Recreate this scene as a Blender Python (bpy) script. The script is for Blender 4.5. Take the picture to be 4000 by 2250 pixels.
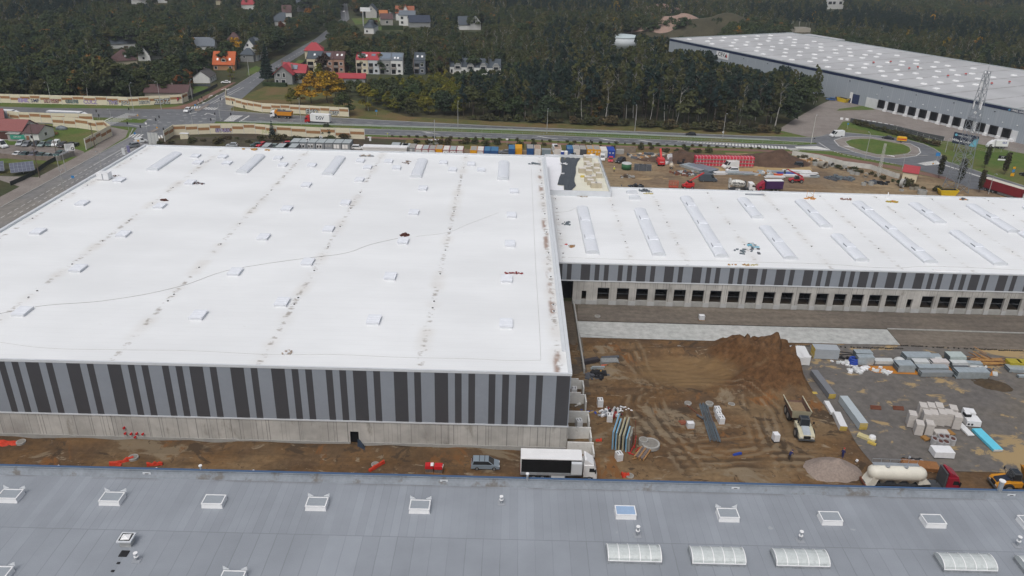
import bpy,bmesh,math,random
import numpy as np
from mathutils import Vector,Matrix
for o in list(bpy.data.objects): bpy.data.objects.remove(o)
S = bpy.context.scene; C = S.collection
R = math.radians; PI = math.pi
rng = random.Random(7)

# ---------------- camera, world, sun, exposure ----------------
FPX,PITCH,ROLL,YAW,CAMZ = 3059.0,R(24.79446),R(1.66007),R(-0.34536),75.0
def _axes():
    cp,sp = math.cos(PITCH),math.sin(PITCH)
    fw = Vector((0,cp,-sp)); up = Vector((0,sp,cp)); rt = Vector((1,0,0))
    c,s = math.cos(ROLL),math.sin(ROLL)
    r2 = c*rt + s*up; u2 = -s*rt + c*up
    Z = Matrix.Rotation(YAW,3,'Z')
    return Z @ r2,Z @ u2,Z @ fw
AX,AU,AF = _axes()
cam = bpy.data.cameras.new('camera'); camo = bpy.data.objects.new('camera',cam); C.objects.link(camo)
cam.sensor_width = 36; cam.sensor_fit = 'HORIZONTAL'; cam.lens = 36*FPX/4000; cam.clip_start = 1; cam.clip_end = 9000
camo.matrix_world = Matrix.Translation((0,0,CAMZ)) @ Matrix((AX,AU,-AF)).transposed().to_4x4()
S.camera = camo
W = bpy.data.worlds.new('World'); S.world = W; W.use_nodes = True
wn = W.node_tree.nodes; wl = W.node_tree.links
SUN_EL,SUN_RZ = R(58),R(200)
sky = wn.new('ShaderNodeTexSky'); sky.sky_type = 'NISHITA'; sky.sun_disc = False
sky.sun_elevation = SUN_EL; sky.sun_rotation = SUN_RZ; sky.air_density = 1.0; sky.dust_density = 6.0; sky.ozone_density = 1.0
hs = wn.new('ShaderNodeHueSaturation'); hs.inputs['Saturation'].default_value = 0.46
wl.new(sky.outputs[0],hs.inputs['Color']); wl.new(hs.outputs[0],wn['Background'].inputs['Color'])
wn['Background'].inputs['Strength'].default_value = 0.12
sl = bpy.data.lights.new('sun','SUN'); sl.energy = 0.8; sl.angle = R(25); sl.color = (1.0,0.985,0.96)
so = bpy.data.objects.new('sun',sl); C.objects.link(so)
so.rotation_euler = (PI/2 - SUN_EL,0,PI - SUN_RZ)
so.location = (0,0,200)
S.view_settings.view_transform = 'Standard'; S.view_settings.look = 'None'
S.view_settings.exposure = 0.0; S.view_settings.gamma = 1.0; S.view_settings.use_curve_mapping = False
HAZE = 0.00012
S.cycles.diffuse_bounces = 3; S.cycles.max_bounces = 6; S.cycles.caustics_reflective = False; S.cycles.caustics_refractive = False

# pixel of the 4000x2250 survey photo -> point on the horizontal plane at height z
def G(u,v,z=0.0):
    d = AF + AX*((u-2000)/FPX) - AU*((v-1125)/FPX)
    t = (z-CAMZ)/d.z
    return Vector((d.x*t,d.y*t,z))
def PX(p):
    d = Vector(p) - Vector((0,0,CAMZ)); w = d.dot(AF)
    return 2000+FPX*d.dot(AX)/w,1125-FPX*d.dot(AU)/w
def Fr(x0,y0,w=500.):
    k = w/2576
    return lambda x,y,z=0.0: G(x0+k*x,y0+k*y,z)
T = {(c,r): Fr(c*1000,(0,560,1120,1690)[r],1000.) for c in range(4) for r in range(4)}
ja,jb,jc,jd = Fr(0,340),Fr(500,340),Fr(1000,400),Fr(1500,400)
ye,yf,yg,yh = Fr(2000,480),Fr(2500,480),Fr(3000,480),Fr(3500,480)
s1,s2,s3,s4,s5,s6 = Fr(2200,1300),Fr(2200,1560),Fr(2650,1560),Fr(3100,1340),Fr(3500,1340),Fr(3500,1600)
lot = Fr(0,470,400.)

# ---------------- materials ----------------
_mc = {}
class N:
    def __init__(s,name):
        s.m = bpy.data.materials.new(name); s.m.use_nodes = True
        s.t = s.m.node_tree; s.b = s.t.nodes['Principled BSDF']
    def n(s,typ,ins={},**kw):
        x = s.t.nodes.new(typ)
        for k,v in kw.items(): setattr(x,k,v)
        for k,v in ins.items():
            if hasattr(v,'is_output'): s.t.links.new(v,x.inputs[k])
            else: x.inputs[k].default_value = v
        return x
    def math(s,op,a,b=0.0,clamp=False):
        return s.n('ShaderNodeMath',{0: a,1: b},operation=op,use_clamp=clamp).outputs[0]
    def pos(s): return s.n('ShaderNodeNewGeometry').outputs['Position']
    def obj(s): return s.n('ShaderNodeTexCoord').outputs['Object']
    def map(s,v,sc=(1,1,1),loc=(0,0,0),rot=(0,0,0)):
        return s.n('ShaderNodeMapping',{'Vector': v,'Scale': sc,'Location': loc,'Rotation': rot}).outputs[0]
    def noise(s,v,sc,det=4,rough=.55,dist=0.0):
        return s.n('ShaderNodeTexNoise',{'Vector': v,'Scale': sc,'Detail': det,'Roughness': rough,'Distortion': dist}).outputs['Fac']
    def ramp(s,f,a,b,lo=0.0,hi=1.0):
        return s.n('ShaderNodeMapRange',{'Value': f,'From Min': a,'From Max': b,'To Min': lo,'To Max': hi},interpolation_type='SMOOTHSTEP').outputs[0]
    def mix(s,f,a,b):
        x = s.t.nodes.new('ShaderNodeMix'); x.data_type = 'RGBA'
        for k,v in ((0,f),(6,a),(7,b)):
            if hasattr(v,'is_output'): s.t.links.new(v,x.inputs[k])
            else: x.inputs[k].default_value = v if k == 0 else (*v[:3],1)
        return x.outputs[2]
    def scale(s,c,f):
        return s.n('ShaderNodeVectorMath',{0: c if hasattr(c,'is_output') else c[:3],'Scale': f},operation='SCALE').outputs[0]
    def out(s,col,rough=.8,bump=None,bs=.3,metal=0.,spec=.3):
        if hasattr(col,'is_output'): s.t.links.new(col,s.b.inputs['Base Color'])
        else: s.b.inputs['Base Color'].default_value = (*col[:3],1)
        if hasattr(rough,'is_output'): s.t.links.new(rough,s.b.inputs['Roughness'])
        else: s.b.inputs['Roughness'].default_value = rough
        s.b.inputs['Metallic'].default_value = metal; s.b.inputs['Specular IOR Level'].default_value = spec
        if bump is not None:
            bn = s.n('ShaderNodeBump',{'Height': bump,'Strength': bs,'Distance': .1}); s.t.links.new(bn.outputs[0],s.b.inputs['Normal'])
        return s.m
def M(name,col,rough=.7,var=.18,sc=1.3,metal=0.,spec=.3,dirt=None,da=.55,local=True):
    """plain procedural material: colour broken up by two scales of noise, optional dirt colour in patches"""
    if name in _mc: return _mc[name]
    x = N(name); v = x.obj() if local else x.pos()
    f = x.math('ADD',x.math('MULTIPLY',x.noise(v,sc),.6),x.math('MULTIPLY',x.noise(v,sc*6,3),.4))
    c = x.scale(col,x.ramp(f,.25,.75,1-var,1+var))
    if dirt: c = x.mix(x.ramp(x.noise(v,sc*.7,5,.65),da,da+.12),c,dirt)
    _mc[name] = x.out(c,rough,metal=metal,spec=spec); return _mc[name]
def paint(name,col): return M(name,col,.32,.05,.8,spec=.45)

def m_membrane(name,lines,rust=None,amt=1.,base=(.765,.785,.80),grime=(.30,.27,.24)):
    x = N(name); p = x.pos(); sep = x.n('ShaderNodeSeparateXYZ',{0: p}); X,Y = sep.outputs[0],sep.outputs[1]
    d = None
    for l in lines:
        a = x.math('ABSOLUTE',x.math('SUBTRACT',X,l)); d = a if d is None else x.math('MINIMUM',d,a)
    n1 = x.noise(x.map(p,(.55,1.0,0)),.75,6,.65); n2 = x.noise(x.map(p,(.05,.12,0)),1.,3)
    n3 = x.noise(x.map(p,(.9,.5,0),(31,7,0)),1.6,4,.7)
    band = x.ramp(x.math('ADD',d,x.math('MULTIPLY',x.math('SUBTRACT',n3,.5),1.7)),.1,.72,1,0)
    sm = x.math('MULTIPLY',band,x.ramp(n1,.50,.62,0,amt),True)
    soft = x.math('MULTIPLY',x.ramp(d,.2,2.2,1,0),x.ramp(n2,.4,.7,0,.3*amt))
    seam = x.ramp(x.math('ABSOLUTE',x.math('SUBTRACT',x.math('FRACT',x.math('DIVIDE',Y,1.45)),.5)),.47,.5,0,.20)
    blot = x.ramp(x.noise(x.map(p,(.03,.06,0),(5,9,0)),1.,5,.6),.3,.75,.93,1.04)
    c = x.scale(base,blot)
    c = x.mix(seam,c,(.45,.45,.46)); c = x.mix(soft,c,(.52,.47,.40)); c = x.mix(x.math('MULTIPLY',sm,.8),c,grime)
    if rust is not None:
        rb = x.math('MULTIPLY',x.ramp(x.math('ABSOLUTE',x.math('SUBTRACT',X,rust)),.1,.9,1,0),x.ramp(x.noise(x.map(p,(.3,.12,0),(3,3,0)),1.2,3),.48,.62,0,.8))
        c = x.mix(rb,c,(.26,.15,.10))
    speck = x.ramp(x.noise(x.map(p,(.5,1.4,0),(70,0,0)),1.1,3,.7),.69,.76,0,.4)
    c = x.mix(speck,c,(.45,.43,.40))
    return x.out(c,.55,spec=.25)
def m_grooved(name,base=(.46,.45,.425)):
    x = N(name); p = x.pos(); sep = x.n('ShaderNodeSeparateXYZ',{0: p})
    xx = x.math('ADD',sep.outputs[0],x.math('MULTIPLY',sep.outputs[1],.83))
    line = x.n('ShaderNodeCombineXYZ',{0: xx}).outputs[0]
    g = x.ramp(x.noise(line,4.6,2,.5),.57,.61,0,1)
    c = x.scale(base,x.ramp(x.noise(p,.32,5,.6),.25,.75,.78,1.15))
    pan = x.n('ShaderNodeTexWhiteNoise',{'W': x.math('FLOOR',x.math('DIVIDE',xx,5.8))},noise_dimensions='1D').outputs['Value']
    c = x.scale(c,x.ramp(pan,0,1,.9,1.06))
    seamp = x.ramp(x.math('ABSOLUTE',x.math('SUBTRACT',x.math('FRACT',x.math('DIVIDE',xx,5.8)),.5)),.485,.5,0,.5)
    c = x.mix(seamp,c,(.13,.13,.125))
    c = x.mix(x.ramp(x.noise(x.map(p,(1,1,.35)),.55,5,.7),.56,.72,0,.55),c,(.17,.155,.125))
    c = x.mix(x.math('MULTIPLY',g,.62),c,(.10,.10,.098))
    return x.out(c,.85,g,-.3)
def m_greyroof(name):
    x = N(name); p = x.pos(); sep = x.n('ShaderNodeSeparateXYZ',{0: p}); X,Y = sep.outputs[0],sep.outputs[1]
    near = x.math('LESS_THAN',Y,69.6)
    wid = x.math('ADD',.985,x.math('MULTIPLY',near,.985)); q = x.math('DIVIDE',X,wid)
    wob = x.math('MULTIPLY',x.noise(x.map(p,(0,.35,0)),1.5),.06)
    fr = x.math('FRACT',x.math('ADD',q,wob)); idx = x.math('ADD',x.math('FLOOR',x.math('ADD',q,wob)),x.math('MULTIPLY',near,57.3))
    tone = x.n('ShaderNodeTexWhiteNoise',{'W': idx},noise_dimensions='1D').outputs['Value']
    vis = x.ramp(x.noise(x.map(p,(.09,.03,0)),1.,3),.35,.6,.25,1)
    ln = x.math('MULTIPLY',x.ramp(x.math('ABSOLUTE',x.math('SUBTRACT',fr,.5)),.466,.492,0,.55),vis)
    hl = x.ramp(x.math('ABSOLUTE',x.math('SUBTRACT',Y,69.6)),.02,.07,.55,0)
    c = x.scale((.268,.292,.326),x.ramp(tone,0,1,.955,1.04))
    c = x.scale(c,x.ramp(x.noise(p,.09,5,.6),.25,.75,.88,1.10)); c = x.scale(c,x.ramp(x.noise(p,9,3,.7),.2,.8,.93,1.07))
    c = x.mix(x.math('MAXIMUM',ln,hl),c,(.13,.14,.155))
    gut = x.math('MULTIPLY',x.ramp(Y,78.2,79.4,0,1),x.ramp(x.noise(x.map(p,(.16,.5,0),(0,0,0)),1.,4,.6),.43,.5,0,.85))
    c = x.mix(gut,c,(.105,.095,.09))
    pale = x.ramp(x.noise(x.map(p,(1,1,0),(9,4,0)),.5,2),.74,.77,0,.4); c = x.mix(pale,c,(.42,.44,.46))
    return x.out(c,.62,spec=.3)
def m_ground(name,cols,sc,rough=.95,bs=.5,streak=None,patch=None,spec=.15,near=None,dug=False):
    """cols: three colours mixed by noise; patch: (colour, threshold, noise scale)"""
    x = N(name); p = x.pos()
    n1 = x.noise(p,sc,6,.62); n2 = x.noise(x.map(p,(1,1,1),(40,11,0)),sc*.28,4,.6); n3 = x.noise(p,sc*7,4,.7)
    c = x.mix(x.ramp(n1,.38,.62),cols[0],cols[1]); c = x.mix(x.ramp(n2,.45,.66),c,cols[2])
    c = x.scale(c,x.ramp(n3,.25,.75,.8,1.2))
    if streak: c = x.scale(c,x.ramp(x.noise(x.map(p,(streak[0],streak[1],0)),1,4,.65),.3,.7,.82,1.16))
    bias = None
    if near: bias = x.math('MULTIPLY',x.ramp(x.n('ShaderNodeVectorMath',{0: x.map(p,(1,1.5,0)),1: (near[0],near[1]*1.5,0)},operation='DISTANCE').outputs['Value'],near[2],near[3],1,0),near[4])
    if patch:
        for col,th,s_,sx,sy in patch:
            f = x.noise(x.map(p,(sx,sy,0),(17,3,0)),s_,6,.66,.6)
            c = x.mix(x.ramp(x.math('ADD',f,bias) if bias else f,th,th+.05,0,.9),c,col)
    if dug:                                                              # freshly dug soil and wheel ruts, laid down with the terrain
        at = lambda n: x.n('ShaderNodeAttribute',attribute_name=n).outputs['Fac']
        c = x.mix(x.ramp(x.math('ADD',at('dug'),x.math('MULTIPLY',x.math('SUBTRACT',x.noise(p,.6,5,.65),.5),.7)),.22,.5,0,.9),c,x.scale((.098,.050,.022),x.ramp(x.noise(p,1.1,5,.7),.3,.7,.62,1.5)))
        tr = at('rut'); c = x.mix(x.ramp(tr,.1,1.0,0,.6),c,(.225,.175,.115)); c = x.mix(x.ramp(tr,-.1,-1.0,0,.65),c,(.058,.042,.028)); c = x.mix(x.ramp(at('pit'),.2,.7,0,.7),c,x.scale((.185,.118,.056),x.ramp(x.noise(x.map(p,(.25,1.2,0)),1,4),.3,.7,.8,1.2)))
    return x.out(c,rough,x.math('ADD',n1,n3),bs,spec=spec)
# ---------------- mesh and object helpers ----------------
class B:
    def __init__(s): s.v = []; s.f = []; s.mi = []
    def add(s,vs,fs,mi=0):
        o = len(s.v); s.v += [tuple(v) for v in vs]; s.f += [tuple(i+o for i in f) for f in fs]; s.mi += [mi]*len(fs); return s
    def box(s,x0,y0,z0,x1,y1,z1,mi=0,M=None,taper=0.):
        t = taper
        vs = [(x0,y0,z0),(x1,y0,z0),(x1,y1,z0),(x0,y1,z0),(x0+t,y0+t,z1),(x1-t,y0+t,z1),(x1-t,y1-t,z1),(x0+t,y1-t,z1)]
        if M is not None: vs = [M @ Vector(v) for v in vs]
        return s.add(vs,[(3,2,1,0),(4,5,6,7),(0,1,5,4),(1,2,6,5),(2,3,7,6),(3,0,4,7)],mi)
    def hexa(s,vs,mi=0): return s.add(vs,[(3,2,1,0),(4,5,6,7),(0,1,5,4),(1,2,6,5),(2,3,7,6),(3,0,4,7)],mi)
    def quad(s,a,b,c,d,mi=0): return s.add([a,b,c,d],[(0,1,2,3)],mi)
    def prism(s,poly,z0,z1,mi=0):
        n = len(poly); vs = [(p[0],p[1],z0) for p in poly]+[(p[0],p[1],z1) for p in poly]
        return s.add(vs,[tuple(range(n-1,-1,-1)),tuple(range(n,2*n))]+[(i,(i+1) % n,n+(i+1) % n,n+i) for i in range(n)],mi)
    def prof(s,pr,y0,y1,mi=0,ins=0.):
        """profile of (x, z) extruded along y"""
        n = len(pr); vs = [(p[0],y0,p[1]) for p in pr]+[(p[0],y1,p[1]) for p in pr]
        return s.add(vs,[tuple(range(n)),tuple(range(2*n-1,n-1,-1))]+[(i,n+i,n+(i+1) % n,(i+1) % n) for i in range(n)],mi)
    def tube(s,p,q,r0,r1=None,n=6,mi=0,cap=True):
        r1 = r0 if r1 is None else r1
        p,q = Vector(p),Vector(q); d = (q-p).normalized()
        a = d.orthogonal().normalized(); b = d.cross(a)
        vs = [p+(a*math.cos(t)+b*math.sin(t))*r0 for t in [2*PI*i/n for i in range(n)]]+[q+(a*math.cos(t)+b*math.sin(t))*r1 for t in [2*PI*i/n for i in range(n)]]
        fs = [(i,(i+1) % n,n+(i+1) % n,n+i) for i in range(n)]
        if cap: fs += [tuple(range(n-1,-1,-1)),tuple(range(n,2*n))]
        return s.add(vs,fs,mi)
    def rings(s,rs,mi=0,cap=True):
        n = len(rs[0]); vs = [v for r in rs for v in r]; fs = []
        for k in range(len(rs)-1): fs += [(k*n+i,k*n+(i+1) % n,(k+1)*n+(i+1) % n,(k+1)*n+i) for i in range(n)]
        if cap: fs += [tuple(range(n-1,-1,-1)),tuple(range((len(rs)-1)*n,len(rs)*n))]
        return s.add(vs,fs,mi)
    def lathe(s,pr,n=12,c=(0,0,0),mi=0,axis='z',cap=True):
        rs = []
        for r,h in pr:
            ring = []
            for i in range(n):
                t = 2*PI*i/n; a,b = r*math.cos(t),r*math.sin(t)
                ring.append((c[0]+a,c[1]+b,c[2]+h) if axis == 'z' else ((c[0]+h,c[1]+a,c[2]+b) if axis == 'x' else (c[0]+b,c[1]+h,c[2]+a)))
            rs.append(ring)
        return s.rings(rs,mi,cap)
    def mesh(s,name,mats,smooth=False):
        me = bpy.data.meshes.new(name); me.from_pydata(s.v,[],s.f)
        for m in (mats if isinstance(mats,(list,tuple)) else [mats]): me.materials.append(m)
        me.polygons.foreach_set('material_index',s.mi)
        if smooth: me.polygons.foreach_set('use_smooth',[True]*len(s.f))
        me.update(); return me
    def build(s,name,mats,parent=None,smooth=False,bevel=0.):
        return link(name,s.mesh(name,mats,smooth),parent,bevel)
def link(name,me,parent=None,bevel=0.):
    o = bpy.data.objects.new(name,me); C.objects.link(o)
    if parent is not None: o.parent = parent
    if bevel:
        b = o.modifiers.new('bevel','BEVEL'); b.width = bevel; b.segments = 2; b.limit_method = 'ANGLE'; b.angle_limit = R(40)
    return o
def tag(o,label=None,cat=None,group=None,kind=None):
    if label: o['label'] = label
    if cat: o['category'] = cat
    if group: o['group'] = group
    if kind: o['kind'] = kind
    return o
def thing(name,label,cat,loc=(0,0,0),rz=0.,group=None):
    o = bpy.data.objects.new(name,None); C.objects.link(o); o.empty_display_size = .5
    o.location = loc; o.rotation_euler = (0,0,rz); return tag(o,label,cat,group)
KIDS = {}
def dup(root,loc,rz,label=None,group=None,sc=None):
    r = root.copy(); C.objects.link(r); r.location = loc; r.rotation_euler = (0,0,rz)
    if sc: r.scale = (sc,sc,sc)
    if label: r['label'] = label
    if group: r['group'] = group
    for ch in KIDS[root.name]:
        c = ch.copy(); C.objects.link(c); c.parent = r
        for g in KIDS.get(ch.name,[]):
            d = g.copy(); C.objects.link(d); d.parent = c
    return r
def kids(o):
    KIDS[o.name] = [c for c in bpy.data.objects if c.parent == o]
    for c in KIDS[o.name]: KIDS[c.name] = [g for g in bpy.data.objects if g.parent == c]
    return o
def struct(name,pts,z,m):
    b = B(); b.add([(p[0],p[1],z) for p in pts],[tuple(range(len(pts)))])
    o = b.build(name,m); o['kind'] = 'structure'; return o
_txt = {}
def text(body,size,name,m,parent,loc,rot,depth=.02,align='CENTER',bold=0.):
    cu = bpy.data.curves.new('t','FONT'); cu.body = body; cu.size = size; cu.extrude = depth; cu.align_x = align; cu.align_y = 'CENTER'; cu.offset = bold; cu.resolution_u = 2
    t = bpy.data.objects.new('t',cu); C.objects.link(t)
    me = bpy.data.meshes.new_from_object(t.evaluated_get(bpy.context.evaluated_depsgraph_get()))
    bpy.data.objects.remove(t); bpy.data.curves.remove(cu)
    me.materials.clear(); me.materials.append(m)
    o = link(name,me,parent); o.location = loc; o.rotation_euler = rot; return o
def heading(a,b): return math.atan2(b[1]-a[1],b[0]-a[0])
def rot(p,a): return (p[0]*math.cos(a)-p[1]*math.sin(a),p[0]*math.sin(a)+p[1]*math.cos(a))

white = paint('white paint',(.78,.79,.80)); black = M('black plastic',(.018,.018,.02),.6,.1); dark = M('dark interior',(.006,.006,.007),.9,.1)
steel = M('galvanised steel',(.42,.45,.48),.42,.15,1.2,.55); rustm = M('rusty steel',(.16,.06,.035),.8,.3,3); grey = M('grey metal',(.30,.32,.35),.5,.1)
concrete = M('grey concrete',(.34,.34,.325),.9,.15,.8); blueedge = paint('blue coping',(.05,.105,.21)); wood = M('raw timber',(.36,.20,.085),.8,.3,2.5)
dgrey = M('dark grey metal',(.07,.075,.082),.5,.1); glass = M('dark glass',(.02,.025,.03),.08,.1,1,spec=.6)
whitewrap = M('white foil',(.72,.73,.75),.35,.08,2); orange = paint('orange',(.65,.10,.015)); red = paint('red paint',(.50,.018,.022)); yellow = paint('yellow paint',(.72,.36,.015))
cream = M('cream panel',(.68,.63,.48),.8,.07,.8); brownpanel = M('brown panel',(.33,.18,.085),.85,.12,2); soil = M('dark soil',(.07,.045,.028),.95,.35,.8,local=False)

# ---------------- the setting ----------------
g_grass = m_ground('lawn',[(.070,.118,.024),(.095,.130,.032),(.125,.120,.045)],.16)
g_lawn = m_ground('garden lawn',[(.075,.125,.028),(.10,.135,.04),(.12,.115,.045)],.2)
g_rough = m_ground('rough grass',[(.085,.095,.03),(.12,.105,.042),(.15,.105,.05)],.22,bs=.8)
g_forest = m_ground('forest floor',[(.045,.055,.026),(.06,.065,.032),(.07,.062,.034)],.08)
g_road = m_ground('wet asphalt',[(.125,.130,.140),(.145,.15,.158),(.115,.118,.127)],.06,.5,.1,streak=(.02,.55),spec=.4)
g_side = m_ground('side road asphalt',[(.17,.175,.185),(.20,.20,.205),(.21,.195,.175)],.06,.55,.1,streak=(.5,.02),spec=.35)
g_brick = m_ground('brick paving',[(.19,.105,.08),(.21,.125,.095),(.17,.11,.09)],.5,.85,.1)
g_pave = m_ground('paving',[(.22,.195,.18),(.25,.225,.205),(.20,.175,.16)],.3,.75,.1)
g_earth = m_ground('site earth',[(.148,.086,.040),(.098,.062,.036),(.19,.130,.072)],.16,.9,.9,streak=(.10,.55),patch=[((.215,.17,.115),.56,.07,1,1.6),((.060,.042,.028),.57,.16,1,1.5),((.19,.088,.032),.60,.08,1.4,1),((.25,.20,.14),.61,.35,1,2.),((.075,.05,.032),.60,.5,1.6,1)],dug=True)
g_store = m_ground('storage yard earth',[(.22,.155,.092),(.26,.20,.125),(.17,.125,.085)],.10,.9,.6,streak=(.05,.4),patch=[((.34,.245,.135),.58,.035,1,2.2),((.12,.09,.065),.6,.09,1,2)])
g_yard = m_ground('yard asphalt',[(.125,.116,.110),(.138,.128,.118),(.155,.137,.113)],.09,.75,.15,patch=[((.36,.26,.13),.585,.055,1,1.25),((.34,.25,.13),.575,.17,1.1,1.7)],near=(93,95,9,26,.17))
g_dock = m_ground('dock yard ground',[(.150,.128,.105),(.165,.142,.117),(.125,.108,.092)],.12,.8,.2,streak=(.03,.35))
g_slab = m_ground('new concrete slab',[(.40,.41,.395),(.44,.44,.425),(.36,.37,.36)],.10,.8,.1)
g_mark = M('road marking',(.66,.66,.64),.7,.12,1.5,dirt=(.3,.3,.3),da=.6,local=False)
g_mud = m_ground('dark mud',[(.055,.046,.034),(.075,.058,.040),(.06,.06,.03)],.25,.95,.8)

b = B(); gx,gy = (-4000,-129,129,4000),(-600,75,140,5000)                 # one ground sheet with an opening for the dug site
b.add([(x,y,-.03) for y in gy for x in gx],[(4*j+i,4*j+i+1,4*j+i+5,4*j+i+4) for j in range(3) for i in range(3) if (i,j) != (1,1)]); b.build('ground',g_forest)['kind'] = 'structure'
# long verges and roads run along x
far_up = [(-420,332),(-200,331.5),(-128,337),(-100,331),(-53,325.5),(0,320.2),(52,318),(104,315.5),(122,316),(131,321)]
far_lo = [(134,310),(120,307.5),(102,309.6),(52,312.4),(0,314.6),(-52,314.7),(-104,315.3),(-128,315.8),(-200,318),(-420,322)]
near_up = [(-420,318.5),(-150,309.5),(-128,310.2),(-51,309.9),(0,308),(51,305.8),(89,303.4),(112,303.0),(133,309)]
near_lo = [(158,292),(135,294.2),(98.7,296.4),(49.5,297.5),(0,300.4),(-50,300.7),(-100,301.5),(-120,301),(-128,296),(-150,303),(-420,311)]
struct('grass_verge',[(-430,250),(-128,250),(-128,285),(20,276),(105,284),(190,235),(260,190),(330,210),(240,330),(175,372),(160,380),(112,328),(100,322),(0,326),(-120,345),(-430,348)],0,g_grass)
struct('rough_meadow',[(-130,334),(-104,331),(-53,326),(0,321),(52,319),(106,316.5),(113,322),(108,327),(0,329),(-45,334),(-80,372),(-108,398),(-122,392)],.012,g_rough)
struct('meadow',[(-60,440),(-30,440),(-18,500),(-60,520)],.012,g_rough)
struct('road',far_up+far_lo,.03,g_road); struct('road',near_up+near_lo,.03,g_road)
struct('crossing',[(-150,331),(-128,337.5),(-122,331),(-118,300),(-126,296),(-131,290),(-141.5,285),(-146,303),(-148,318)],.042,g_road)
struct('side_road',[(-133.2,150),(-142,150),(-142,286),(-143,300),(-131,300),(-131.4,280),(-131.6,266)],.036,g_side)
struct('village_road',[(-148,330),(-139.5,338),(-136.6,349),(-136.5,385),(-137.6,430),(-138.5,520),(-139,570),(-147,696),(-184,870),(-215,1010),(-207,1012),(-177,872),(-140,697),(-131.5,570),(-130.5,520),(-129.5,430),(-126.5,390),(-122,340),(-119,331)],.022,g_road)
struct('footpath',[(-147.5,200),(-142.3,200),(-142.3,262),(-143.5,287),(-147,297),(-156,302),(-156,299),(-151,290),(-147.5,270)],.026,g_pave)
struct('footpath',[(-60,297.9),(0,296.9),(49,294.4),(98,294.4),(118,290.5),(138,276.5),(165,252),(215,205),(211,203),(160,249),(135,273),(106,289.5),(96,291.2),(49,291.4),(0,293.4),(-60,295)],.03,g_brick)
struct('footpath',[(-150,328),(-141,338),(-139.2,349),(-139.2,400),(-141,400),(-143,349),(-146,341),(-156,333)],.026,g_brick)
RC = Vector((157,307.5,0))
def ring(cx,cy,a,b,n=56,ang=0.,t0=0.,t1=2*PI): return [(cx+rot((a*math.cos(t0+(t1-t0)*i/n),b*math.sin(t0+(t1-t0)*i/n)),ang)[0],cy+rot((a*math.cos(t0+(t1-t0)*i/n),b*math.sin(t0+(t1-t0)*i/n)),ang)[1]) for i in range(n)]
isl = [yg(1560,385),yg(1640,470),yg(1900,570),yg(2200,640),yg(2500,655),yh(60,645),yh(230,620),yh(295,570),yh(270,500),yh(150,440),yh(0,415),yg(2400,380),yg(2100,330),yg(1850,325),yg(1680,340)]
ic = sum(isl,Vector())/len(isl)
struct('roundabout_road',[yg(1180,230),yg(1500,200),yg(1560,195),yg(2280,270),yh(0,310),yh(200,335),yh(560,430),yh(760,520),yh(880,600),yh(960,730),yh(1050,790),yh(1400,895),yh(1900,1060),yh(2576,1270),yh(2576,1440),yh(1500,1330),yh(1000,1090),yh(600,990),yh(0,830),yg(2000,720),yg(1300,570),yg(1000,440),yg(900,330)],.036,g_road)
struct('roundabout_apron',[ic+(p-ic)*1.30 for p in isl],.046,g_pave)
o = struct('roundabout_island',[ic+(p-ic)*1.0 for p in isl],.16,g_grass)
struct('access_road',[(112,328),(126,350),(150,385),(163,402),(172,392),(205,322),(215,300),(222,285),(300,265),(300,258),(216,278),(196,303),(177,330),(160,352),(147,348),(139,333),(134,322),(121,317)],.02,g_pave)
struct('dock_court',[yg(1650,-60),(158,396),(171,393),(174,377),(206,320.5),(210,306),yh(1500,410),yh(1000,370),yh(0,95)],.028,g_pave)
L00,L10,L30 = T[0,0],T[1,0],T[3,0]
for q_ in ([L00(1370,985),L00(1450,985),L00(1450,870),L00(1390,870)],[L00(1890,960),L00(2100,930),L00(2090,865),L00(1930,870)],[L10(330,690),L10(430,720),L10(510,620),L10(430,600)],[L00(2480,760),L00(2576,735),L10(60,690),L10(0,660),L00(2500,700)],[L10(430,640),L10(515,720),L10(515,620)],[L10(960,185),L10(1240,180),L10(1250,225),L10(1000,250)],[L10(1200,270),L10(1480,272),L10(1480,310),L10(1200,300)],[L30(690,1115),L30(1075,1105),L30(1010,1058),L30(720,1095)],[L10(1745,580),L10(1950,570),L10(1950,660),L10(1745,650)]): struct('lawn',q_,.034,g_lawn)
# kerbs
kb = B()
def kerb(pts,w=.3,h=.14):
    for a,b in zip(pts,pts[1:]):
        a,b = Vector((a[0],a[1],0)),Vector((b[0],b[1],0)); n = Vector((-(b-a).y,(b-a).x,0)).normalized()*w/2
        kb.hexa([a-n,b-n,b+n,a+n,a-n+Vector((0,0,h)),b-n+Vector((0,0,h)),b+n+Vector((0,0,h)),a+n+Vector((0,0,h))])
kerb(far_up[2:]); kerb(near_lo[:7]); kerb(far_lo[1:7]); kerb(near_up[2:8]); kerb([(-142,150),(-142,286),(-146.5,300)]); kerb([ic+(p-ic)*1.01 for p in isl+isl[:1]]); kerb([(-139.5,339),(-136.8,349),(-136.7,385),(-137.8,430)])
kerb([yg(1560,195),yg(2280,270),yh(200,335),yh(560,430),yh(760,520),yh(880,600),yh(960,730),yh(1050,790),yh(1400,895),yh(1900,1060),yh(2576,1270)])
o = kb.build('kerb',concrete); o['kind'] = 'structure'
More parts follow.
